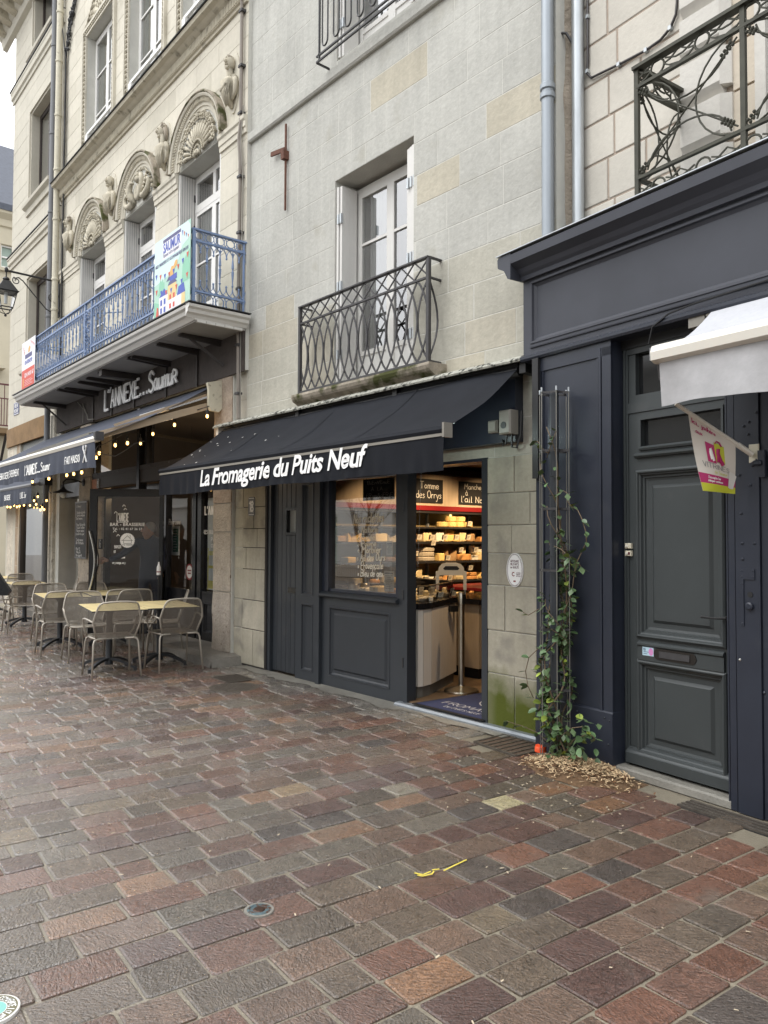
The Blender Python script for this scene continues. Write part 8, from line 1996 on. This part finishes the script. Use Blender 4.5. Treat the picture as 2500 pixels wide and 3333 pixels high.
def leaf_at(p, sz, direc):
    o = bpy.data.objects.new('leaf', lme); COL.objects.link(o); o.parent = pv
    o.location = p - Vector(pv.location); d = Vector(direc).normalized()
    qt = d.to_track_quat('Y', 'Z'); o.rotation_mode = 'QUATERNION'; o.rotation_quaternion = qt @ __import__('mathutils').Quaternion((0, 1, 0), rp.uniform(-.9, .9))
    o.scale = (sz * 1.0, sz, sz); g = rp.random(); k = rp.uniform(.7, 1.5)
    o.color = (k * (1.9 if g > .80 else .9), k * (1.55 if g > .80 else 1.0), k * (.7 if g > .8 else 1.0), 1)
    if g > .965: o.color = (4.5, 3.6, 1.3, 1)
cnt = 0; rest_l = []
cand = []
for k, pts in enumerate(stems):
    for i in range(1, len(pts)):
        z = pts[i].z; dens = 1.6 if z < .45 else (1.9 if z < 1.5 else .8)
        for _ in range(3):
            if rp.random() < dens * .52: cand.append((pts[i] + Vector((rp.uniform(-.01, .01), rp.uniform(-.01, .01), rp.uniform(-.02, .02))), z))
for pts in trails:
    for i in range(1, len(pts)):
        for _ in range(2):
            if rp.random() < (.8 if pts[i][2] < .5 else .8): cand.append((Vector(pts[i]), pts[i][2]))
for i in range(64): q = rp.uniform(0, 6.28); r_ = rp.uniform(.02, .20); cand.append((Vector((-3.14 + r_ * math.cos(q) * 1.2, 4.31 + r_ * math.sin(q) * .55, rp.uniform(.08, .40))), .2))
rp.shuffle(cand)
for p, z in cand[:298]:
    out = Vector((p.x - TX, p.y - TY - .05, 0)); out = out.normalized() if out.length > .01 else Vector((1, 0, 0))
    leaf_at(p, rp.uniform(.04, .068) * (1.25 if z < .5 else 1), out + Vector((rp.uniform(-.8, .8), rp.uniform(-.9, .3), rp.uniform(-.9, .5))))
mb = MB()
for p, z in cand[298:]:
    a = Vector((rp.uniform(-1, 1), rp.uniform(-1, .4), rp.uniform(-1, .6))).normalized(); b = a.cross(Vector((0, 0, 1))).normalized(); s_ = rp.uniform(.05, .085)
    mb.raw([p, p + a * s_ * .5 + b * s_ * .28, p + a * s_, p + a * s_ * .5 - b * s_ * .28], [(0, 1, 2, 3)])
if mb.v: o = mb.part('small_leaves', K['leafd'], pv, recalc=False); o['kind'] = 'stuff'
# bark mulch heap
mu = MB(); rp = random.Random(99)
def mh(x, y):
    u_, v_ = (x + 3.08) / .42, (y - 4.33) / .25; d = u_ * u_ + v_ * v_; return max(0, 1 - d) * .075 + .0
for i in range(5200):
    q = rp.uniform(0, 6.28); r_ = abs(rp.gauss(0, .50)); x, y = -3.09 + .40 * r_ * math.cos(q), 4.34 + .22 * r_ * math.sin(q)
    lim = 4.56 - (x + 3.24) * .112 - .02
    if y > lim: continue
    if r_ > 1.15 and rp.random() < .85: continue
    z = mh(x, y) + rp.uniform(.002, .014); a = rp.uniform(0, PI); l, w = rp.uniform(.012, .036), rp.uniform(.004, .009); t = rp.uniform(-.5, .5)
    dx, dy, dz = math.cos(a) * l / 2, math.sin(a) * l / 2, t * l / 2; ex, ey = -math.sin(a) * w / 2, math.cos(a) * w / 2
    k = rp.uniform(.5, 1.3); c_ = (.60 * k, .44 * k, .26 * k) if rp.random() < .75 else (.16 * k, .075 * k, .03 * k)
    mu.raw([(x - dx - ex, y - dy - ey, z - dz + .003), (x + dx - ex, y + dy - ey, z + dz + .003), (x + dx + ex, y + dy + ey, z + dz + .004), (x - dx + ex, y - dy + ey, z - dz + .004)], [(0, 1, 2, 3)], c_)
K['mulch'] = mat('bark chips', (1, 1, 1), .8, vcol=True)
mo = mu.solo('bark_mulch', K['mulch'], kind='stuff'); ca = mo.data.color_attributes.new('Col', 'FLOAT_COLOR', 'CORNER')
for i, p_ in enumerate(mo.data.polygons):
    for li in p_.loop_indices: ca.data[li].color = (*mu.c[i], 1)
mb = MB(); n = 26; vs = []
for j in range(n + 1):
    for i in range(n + 1):
        x, y = -3.5 + .84 * i / n, 4.09 + .42 * j / n; y = min(y, 4.55 - (x + 3.24) * .112); vs.append((x, y, mh(x, y) - .006 + .004 * mnoise.noise(Vector((x * 40, y * 40, 0)))))
mb.raw(vs, [(j * (n + 1) + i, j * (n + 1) + i + 1, (j + 1) * (n + 1) + i + 1, (j + 1) * (n + 1) + i) for j in range(n) for i in range(n)])
mb.solo('soil', mat('dark soil', (.12, .07, .035), .95, var=.4, vs=40, bump=.8, bs=80), kind='structure')
rcap = thing('pipe_cap', 'small orange plastic pipe cap on the soil beside the dark pole', 'pipe cap', 'W', (-3.50, 4.46, .03))
mb = MB(); mb.lathe([(.042, 0), (.042, .03), (.038, .036)], (-3.50, 4.46, .03), 16); mb.box(-3.535, -3.465, 4.445, 4.475, .06, .075); mb.part('cap', mat('orange plastic', (.80, .10, .03), .45), rcap, smooth=40)

# ---------------------------------------------------------------- covers let into the paving
K['castiron'] = mat('worn cast iron', (.11, .095, .080), .45, metal=.4, var=.35, vs=20, bump=.5, bs=60)
mc = thing('manhole_cover', 'large round worn iron manhole cover near the pale pier', 'manhole cover', 'W', (-7.10, 4.02, 0))
MB().lathe([(.255, -.02), (.255, .004), (.235, .005), (.235, -.0), (.228, -.0), (.228, .004), (.0, .005)], (-7.10, 4.02, 0), 36, cap=False).part('rim', K['castiron'], mc)
mb = MB()
for i in range(-5, 6):
    for j in range(-5, 6):
        if math.hypot(i, j) < 5.3: mb.box(-7.10 + i * .040 - .012, -7.10 + i * .040 + .012, 4.02 + j * .040 - .012, 4.02 + j * .040 + .012, .004, .008)
mb.part('studs', K['castiron'], mc)
for nm, lb_, pts in (('inspection_cover', 'square iron inspection cover beside the round manhole', [(-7.735, 4.10), (-7.36, 4.08), (-7.35, 4.40), (-7.74, 4.42)]), ('drain_cover', 'rusty square drain cover with soil at the foot of the green stone', [(-4.05, 4.36), (-3.60, 4.31), (-3.58, 4.68), (-4.05, 4.70)])):
    t = thing(nm, lb_, 'drain cover', 'W', (*pts[0], 0))
    mb = MB(); mb.prism(pts, -.02, .003, 'z'); mb.part('plate', K['castiron'] if nm[0] == 'i' else mat('rusty soil', (.085, .055, .035), .8, var=.5, vs=30, bump=.8, bs=60), t)
    for i in range(4):
        p, q = pts[i], pts[(i + 1) % 4]; MB().bar((*p, .002), (*q, .002), .02, .012).part('frame', K['castiron'], t)
    mb = MB()
    for i in range(1, 7):
        a = [pts[0][d] + (pts[1][d] - pts[0][d]) * i / 7 for d in (0, 1)]; b = [pts[3][d] + (pts[2][d] - pts[3][d]) * i / 7 for d in (0, 1)]; mb.bar((*a, .005), (*b, .005), .012, .006)
    mb.part('ribs', K['castiron'], t)
wc = thing('valve_cover', 'small round bluish metal valve cover set between paving stones', 'valve cover', 'W', (-2.80, 1.712, 0))
MB().lathe([(.050, -.02), (.050, .011), (.041, .012), (.040, .009), (.0, .0095)], (-2.80, 1.712, 0), 22, cap=False).part('ring', mat('verdigris metal', (.13, .19, .21), .4, metal=.4, var=.5, vs=60, dirt=((.10, .05, .03), .5, .6, 50)), wc)
MB().lathe([(.026, .009), (.02, .013), (.0, .0135)], (-2.80, 1.712, 0), 12, cap=False).part('cap', mat('corroded cap', (.06, .035, .025), .5, metal=.5, var=.4, vs=80), wc)
MB().lathe([(.064, -.01), (.062, .0095), (.050, .010)], (-2.80, 1.712, 0), 22, cap=False).part('cement_collar', K['cem'], wc)
dd = thing('ground_plaque', 'round white and turquoise waterway disc on the paving at the lower left corner', 'ground plaque', 'W', (-2.745, .735, 0))
K['teal'] = mat('teal print', (.20, .46, .42), .5)
cx, cy, R0 = -2.768, .688, .086
MB().lathe([(R0, .0), (R0, .0115), (R0 - .004, .0125), (.0, .0125)], (cx, cy, 0), 36, cap=False).part('disc', K['whiteg'], dd)
def ringm(r0, r1, z, n=40):
    mb = MB()
    for i in range(n):
        q0, q1 = 2 * PI * i / n, 2 * PI * (i + 1) / n; mb.quad(*[(cx + r * math.cos(q), cy + r * math.sin(q), z) for q, r in ((q0, r0), (q1, r0), (q1, r1), (q0, r1))])
    return mb
ringm(.048, .079, .0128).part('dark_ring', mat('olive print', (.14, .13, .075), .5), dd, recalc=False); ringm(.0, .045, .0128).part('turquoise_field', K['teal'], dd, recalc=False)
mb = MB()
for i, c_ in enumerate('NE REJETEZ RIEN LA LOIRE COMMENCE ICI '):
    q = R_(20 - i * 9.7); q2, wd = strokes(c_, .18, smooth=False)
    for p in q2: mb.raw([(cx + (.052 + b * .020) * math.cos(q) + (a - .25) * .018 * math.sin(q), cy + (.052 + b * .020) * math.sin(q) - (a - .25) * .018 * math.cos(q), .0131) for a, b in p], [(0, 1, 2, 3)])
for k in range(4):
    pts = [(cx - .030 + .06 * i / 10, cy - .022 + .012 * k + .005 * math.sin(i * 1.3), .0132) for i in range(11)]
    for u_, v_ in zip(pts, pts[1:]): mb.quad(u_, v_, (v_[0], v_[1] + .004, v_[2]), (u_[0], u_[1] + .004, u_[2]))
mb.part('lettering', K['letter'], dd, recalc=False)
# slot drain by the right door
dr = thing('slot_drain', 'grey slotted metal drain grating in front of the green grey door', 'drain grating', 'W', (-2.0, 4.3, 0))
A_, B_ = Vector((-2.35, 4.245, 0)), Vector((-2.33, 4.405, 0)); dvec = Vector((math.cos(R_(-6.4)), math.sin(R_(-6.4)), 0))
mb = MB()
P_ = [A_, A_ + dvec * 1.6, B_ + dvec * 1.6, B_]; mb.prism([(p.x, p.y) for p in P_], -.03, -.004, 'z'); mb.part('channel', K['black'], dr)
for i in range(4):
    p = A_.lerp(B_, (i + .5) / 4) + Vector((0, 0, .0)); MB().bar(p, p + dvec * 1.6, .020, .016).part('grating_bar', K['castiron'], dr)
# yellow paint marks
ym = MB(); Y0 = [(-2.30, 2.30), (-2.27, 2.33), (-2.22, 2.36), (-2.17, 2.41), (-2.10, 2.47)]
def gy(x, y): return (x, y, .0062)
pt = thing('paint_mark', 'thin yellow paint scribble across two paving stones', 'paint mark', 'W', (-2.6, 2.5, 0))
import itertools
for seg in ([(-2.645, 2.445), (-2.606, 2.463), (-2.609, 2.514)], [(-2.62, 2.44), (-2.596, 2.453), (-2.585, 2.50), (-2.60, 2.525)], [(-2.615, 2.53), (-2.601, 2.562)], [(-2.576, 2.567), (-2.583, 2.637), (-2.592, 2.736)]):
    for u_, v_ in zip(seg, seg[1:]): ym.bar((*u_, .0085), (*v_, .0085), .006, .003)
ym.part('paint', mat('yellow paint', (.75, .62, .10), .6), pt)

# ---------------------------------------------------------------- terrace chairs and tables
def uv_sheet(mb, name, m, parent, scale=1.0):
    o = mb.part(name, m, parent, smooth=True, recalc=False); me = o.data; uv = me.uv_layers.new(name='UVMap'); mb_uv = mb.uv
    for p in me.polygons:
        for li in p.loop_indices: uv.data[li].uv = mb_uv[me.loops[li].vertex_index]
    return o
def make_chair():
    t = thing('terrace_chair', 'x', 'chair', 'W', (0, 0, 0))
    T = K['taupe']; r = .0105
    def bx(z): return -.165 - .13 * (z - .44) / .40            # back leans away
    # backrest frame: hexagon with rounded top
    bp = [(.205, .445), (.235, .55), (.255, .63), (.235, .72), (.215, .79), (.20, .82), (.17, .838), (.10, .845), (0, .848)]
    left = [(bx(z), y, z) for y, z in bp]; right = [(x, -y, z) for x, y, z in left[::-1]][1:]
    MB().tube(left + right, r, 7).part('back_frame', T, t, smooth=True)
    n, m_ = 8, 8; vs = []; uvs = []
    def half(z):
        for (y0, z0), (y1, z1) in zip(bp, bp[1:]):
            if z0 <= z <= z1: return y0 + (y1 - y0) * (z - z0) / (z1 - z0)
        return bp[-1][0]
    for j in range(m_ + 1):
        z = .45 + (.838 - .45) * j / m_
        for i in range(n + 1):
            y = half(z) * (2 * i / n - 1) * .97; vs.append((bx(z) - .016 * (1 - (2 * i / n - 1) ** 2), y, z)); uvs.append((y, z))
    mb = MB(); mb.raw(vs, [(j * (n + 1) + i, j * (n + 1) + i + 1, (j + 1) * (n + 1) + i + 1, (j + 1) * (n + 1) + i) for j in range(m_) for i in range(n)]); mb.uv = uvs
    uv_sheet(mb, 'backrest', K['mesh'], t)
    vs = []; uvs = []
    for j in range(7):
        for i in range(7):
            u_, v_ = j / 6, 2 * i / 6 - 1; x = -.17 + .41 * u_; y = v_ * (.21 + .012 * u_); vs.append((x, y, .445 - .012 * (1 - v_ * v_) - .012 * math.sin(PI * u_) + .004 * u_)); uvs.append((x, y))
    mb = MB(); mb.raw(vs, [(j * 7 + i, j * 7 + i + 1, (j + 1) * 7 + i + 1, (j + 1) * 7 + i) for j in range(6) for i in range(6)]); mb.uv = uvs
    uv_sheet(mb, 'seat', K['seatmesh'], t)
    MB().tube([(-.17, -.215, .443), (.0, -.225, .443), (.21, -.225, .45), (.245, -.19, .448), (.25, 0, .446), (.245, .19, .448), (.21, .225, .45), (0, .225, .443), (-.17, .215, .443)], .010, 7).part('seat_frame', T, t, smooth=True)
    for sg in (-1, 1):
        MB().tube([(-.172, sg * .10, .438), (-.175, sg * .20, .437), (-.180, sg * .228, .425), (-.19, sg * .240, .39), (-.245, sg * .262, .01)], r, 7).part('leg', T, t, smooth=True)
        MB().tube([(.16, sg * .15, .436), (.165, sg * .215, .434), (.172, sg * .235, .42), (.18, sg * .243, .38), (.225, sg * .262, .01)], r, 7).part('leg', T, t, smooth=True)
        MB().tube([(bx(.62), sg * .253, .625), (-.12, sg * .275, .645), (.0, sg * .29, .655), (.06, sg * .293, .645), (.085, sg * .29, .60), (.10, sg * .262, .50), (.13, sg * .235, .455)], r, 7).part('armrest', T, t, smooth=True)
    return t
ch0 = make_chair()
CH_ = [(-8.53, 3.28, 173, 'nearest taupe chair, its back to the camera'),
       (-8.50, 4.00, 177, 'rightmost taupe chair, beside the stone pillar'),
       (-9.80, 3.46, -8, 'taupe metal chair at the left end of the nearest table'),
       (-9.86, 4.02, -6, 'taupe metal chair at the left end of the table nearest the pillar'),
       (-10.56, 3.36, 172, 'taupe chair with its back to the camera at the middle left table'),
       (-11.80, 3.66, -8, 'taupe metal chair at the left end of the middle left table'),
       (-10.35, 4.20, 178, 'taupe metal chair before the glass door, facing away at the inner table'),
       (-11.80, 4.28, -5, 'taupe metal chair behind the middle left table, close to the brasserie wall'),
       (-9.62, 4.40, -115, 'taupe metal chair seen edge on beside the brasserie window'),
       (-13.0, 4.36, -106, 'right one of two narrow looking chairs in front of the brown stone recess'),
       (-13.8, 4.38, -107, 'left one of two narrow looking chairs in front of the brown stone recess'),
       (-13.35, 3.66, 176, 'taupe metal chair at the near side of the far left table'),
       (-15.30, 4.20, -4, 'farthest taupe metal chair by the stone pier'),
       (-14.75, 3.55, 20, 'taupe metal chair beside the black board at the left edge')]
for i, (x, y, a, l) in enumerate(CH_):
    z = .125 if y > 4.45 else 0
    if i == 0: ch0.location = (x, y, z); ch0.rotation_euler = (0, 0, R_(a)); ch0['label'] = l; ch0['group'] = 'taupe metal terrace chairs'
    else: dup(ch0, (x, y, z), R_(a), l, 'taupe metal terrace chairs')
def make_table(l=1.05, w=.60):
    t = thing('bistro_table', 'x', 'table', 'W', (0, 0, 0))
    MB().box(-l / 2, l / 2, -w / 2, w / 2, .728, .740).part('table_top', K['tablew'], t)
    mb = MB()
    for a, b, c, d in ((-l / 2 - .002, l / 2 + .002, -w / 2 - .002, -w / 2 + .002), (-l / 2 - .002, l / 2 + .002, w / 2 - .002, w / 2 + .002), (-l / 2 - .002, -l / 2 + .002, -w / 2, w / 2), (l / 2 - .002, l / 2 + .002, -w / 2, w / 2)): mb.box(a, b, c, d, .7265, .739)
    mb.part('edge_band', K['tablebl'], t)
    px = -.16 if l > .9 else 0
    MB().box(px - .20, px + .20, -.20, .20, .712, .727).part('top_bracket', K['tablebl'], t)
    MB().lathe([(.048, 0), (.048, .03), (.036, .05), (.036, .58), (.05, .61), (.09, .64), (.11, .66)], (px, 0, .05), 16).part('pedestal', K['tablebl'], t, smooth=35)
    for i in range(4):
        q = R_(45 + 90 * i); c_, s_ = math.cos(q), math.sin(q); mb = MB(); pts = []
        for k in range(8):
            u_ = k / 7; rad = .03 + .33 * u_; z = .115 - .085 * u_ ** 1.9; pts.append((px + rad * c_, rad * s_, z))
        for a, b in zip(pts, pts[1:]): mb.bar(a, b, .040, .030)
        mb.box(px + .355 * c_ - .018, px + .355 * c_ + .018, .355 * s_ - .018, .355 * s_ + .018, .0, .045); mb.part('foot', K['tablebl'], t)
    return t
tb = make_table()
TB = [(-8.90, 3.42, -11, 'nearest table with a pale striped wood top'), (-8.86, 4.03, -11, 'striped wood top table joined behind the nearest one, by the pillar'), (-11.10, 3.56, -9, 'striped wood top table left of the nearest pair'),
      (-11.15, 4.22, -9, 'table pushed behind the middle left table before the open glass door'), (-14.30, 3.98, -6, 'far left table seen past the black board'), (-16.6, 4.05, -4, 'farthest table by the stone jamb of the corner building')]
for i, (x, y, a, l) in enumerate(TB):
    if i == 0: tb.location = (x, y, 0); tb.rotation_euler = (0, 0, R_(a)); tb['label'] = l; tb['group'] = 'bistro tables on the terrace'
    else: dup(tb, (x, y, 0), R_(a), l, 'bistro tables on the terrace')
cf = thing('bottle', 'small white labelled bottle standing by the brasserie window', 'bottle', 'L', (-2.35, -.2, .8))
MB().lathe([(.028, 0), (.030, .01), (.030, .11), (.015, .15), (.011, .17), (.011, .19)], (-2.20, .02, 1.0), 12).part('bottle_body', K['letter'], cf, smooth=40); MB().lathe([(.0305, .04), (.0305, .055)], (-2.20, .02, 1.0), 12, cap=False).part('label_print', K['red'], cf)
MB().tube([(-2.20, .02, .125), (-2.20, .02, 1.0)], .010, 6).part('stand', K['black'], cf)
# black menu lectern cut by the left edge
lc = thing('menu_stand', 'black slanted menu stand cut off by the left edge of the photo', 'menu stand', 'W', (-5.6, 1.2, 0))
q = Vector((-.7615, .648, 0)); rt = Vector((.648, .7615, 0)); C0 = Vector((-5.40, 1.41, 0))
def LP(a, b, z): v = C0 + rt * a + q * b; return (v.x, v.y, z)
mb = MB(); P = [(-.34, 1.67), (-.10, 1.325), (-.01, 1.195), (-.03, 1.165), (-.34, 1.168)]
mb.raw([LP(a, 0, z) for a, z in P] + [LP(a, .03, z) for a, z in P], [tuple(range(5)), tuple(range(5, 10))] + [(i, (i + 1) % 5, 5 + (i + 1) % 5, 5 + i) for i in range(5)]); mb.part('slanted_board', K['blackgl'], lc)
mb = MB(); mb.bar(LP(-.32, .015, 0), LP(-.32, .015, 1.2), .05, .05); mb.part('post', K['black'], lc); mb = MB(); mb.raw([LP(a, b, z) for z in (.0, .03) for a, b in ((-.5, -.15), (-.2, -.15), (-.2, .15), (-.5, .15))], [(0, 1, 2, 3), (4, 5, 6, 7), (0, 1, 5, 4), (1, 2, 6, 5), (2, 3, 7, 6), (3, 0, 4, 7)]); mb.part('base_plate', K['black'], lc)

# ---------------------------------------------------------------- the other side of the street (seen in the panes)
ob = thing('opposite_building', 'long white plastered building across the street', 'building', 'W', (-6, -9, 0))
oh = [(-42 + 4.2 * i, -42 + 4.2 * i + 1.1, 4.0, 5.9) for i in range(13)] + [(-41.5 + 5 * i, -39.9 + 5 * i, .2, 2.5) for i in range(11)]
mb = MB()
for rc in cut([(-46, 16, 0, 6.6)], oh): mb.box(rc[0], rc[1], -9.4, -9.0, rc[2], rc[3])
mb.part('wall', mat('white render', (.60, .59, .56), .9, var=.05, vs=1), ob)
MB().box(-46, 16, -9.1, -8.85, 3.3, 3.45).part('band', K['whiteg'], ob); MB().box(-46, 16, -9.4, -8.7, 6.6, 6.85).part('eaves', K['whiteg'], ob)
for h in oh:
    mb = MB(); t_ = .08; mb.box(h[0], h[0] + t_, -9.3, -9.2, h[2], h[3]); mb.box(h[1] - t_, h[1], -9.3, -9.2, h[2], h[3]); mb.box(h[0] + t_, h[1] - t_, -9.3, -9.2, h[3] - t_, h[3]); mb.box((h[0] + h[1]) / 2 - .04, (h[0] + h[1]) / 2 + .04, -9.3, -9.2, h[2], h[3] - t_); f_ = mb.part('window', K['whiteg'], ob)
    MB().quad((h[0], -9.28, h[2]), (h[1], -9.28, h[2]), (h[1], -9.28, h[3]), (h[0], -9.28, h[3])).part('pane', K['curtgreen'], f_)
bt_ = thing('bare_tree', 'bare young tree with many thin branches across the street', 'tree', 'W', (-19.0, -5.6, 0))
rt_ = random.Random(23)
def branch(mb, p, d, l, r, n):
    pts = [p]; 
    for i in range(3): d = (d + Vector((rt_.uniform(-.14, .14), rt_.uniform(-.14, .14), rt_.uniform(-.02, .12)))).normalized(); p = p + d * l / 3; pts.append(p)
    mb.tube(pts, [r, r * .85, r * .7, r * .55], 5)
    if n: 
        for _ in range(3 if n > 1 else 4): branch(mb, pts[rt_.randint(1, 3)], (d + Vector((rt_.uniform(-.7, .7), rt_.uniform(-.7, .7), rt_.uniform(-.1, .6)))).normalized(), l * rt_.uniform(.55, .8), r * .5, n - 1)
mb = MB(); mb.tube([(-19.0, -5.6, 0), (-18.98, -5.6, 1.0)], [.07, .06], 8); mb.part('trunk', K['stem'], bt_)
mb = MB()
for k in range(4): branch(mb, Vector((-18.98, -5.6, .95)), Vector((rt_.uniform(-.35, .35), rt_.uniform(-.3, .3), 1)).normalized(), 1.5, .038, 3)
mb.part('crown', K['stem'], bt_)
fc = thing('picket_fence', 'low chestnut paling fence across the street', 'fence', 'W', (-20, -6.6, 0))
for i in range(90): x = -25 + i * .11; MB().box(x, x + .035, -6.62, -6.59, .05, .60 + .06 * rt_.random()).part('paling', K['warmwood'], fc)
MB().box(-25, -15.1, -6.60, -6.585, .2, .21).box(-25, -15.1, -6.60, -6.585, .5, .51).part('wire', K['iron'], fc)
for i in range(2): dup(ch0, (-14.5 + 1.6 * i, -2.4, 0), R_(80 + 30 * i), 'taupe metal chair across the street, %s' % ('left' if i else 'right'), 'taupe metal terrace chairs')
bpy.context.view_layer.update()

# loose bits on the paving: chips blown from the mulch, small pale litter
mb = MB(); r = random.Random(61)
for i in range(170):
    if r.random() < .6: x, y = -3.08 + r.gauss(0, .45), 4.05 - abs(r.gauss(0, .35))
    else: x, y = r.uniform(-6, -1.2), r.uniform(1.2, 4.4)
    a = r.uniform(0, PI); l, w = r.uniform(.005, .012), r.uniform(.0025, .004)
    dx, dy, ex, ey = math.cos(a) * l, math.sin(a) * l, -math.sin(a) * w, math.cos(a) * w
    mb.raw([(x - dx - ex, y - dy - ey, .0095), (x + dx - ex, y + dy - ey, .011), (x + dx + ex, y + dy + ey, .0105), (x - dx + ex, y - dy + ey, .0100)], [(0, 1, 2, 3)])
mb.solo('loose_chips', mat('pale chips', (.50, .42, .30), .8), kind='stuff')
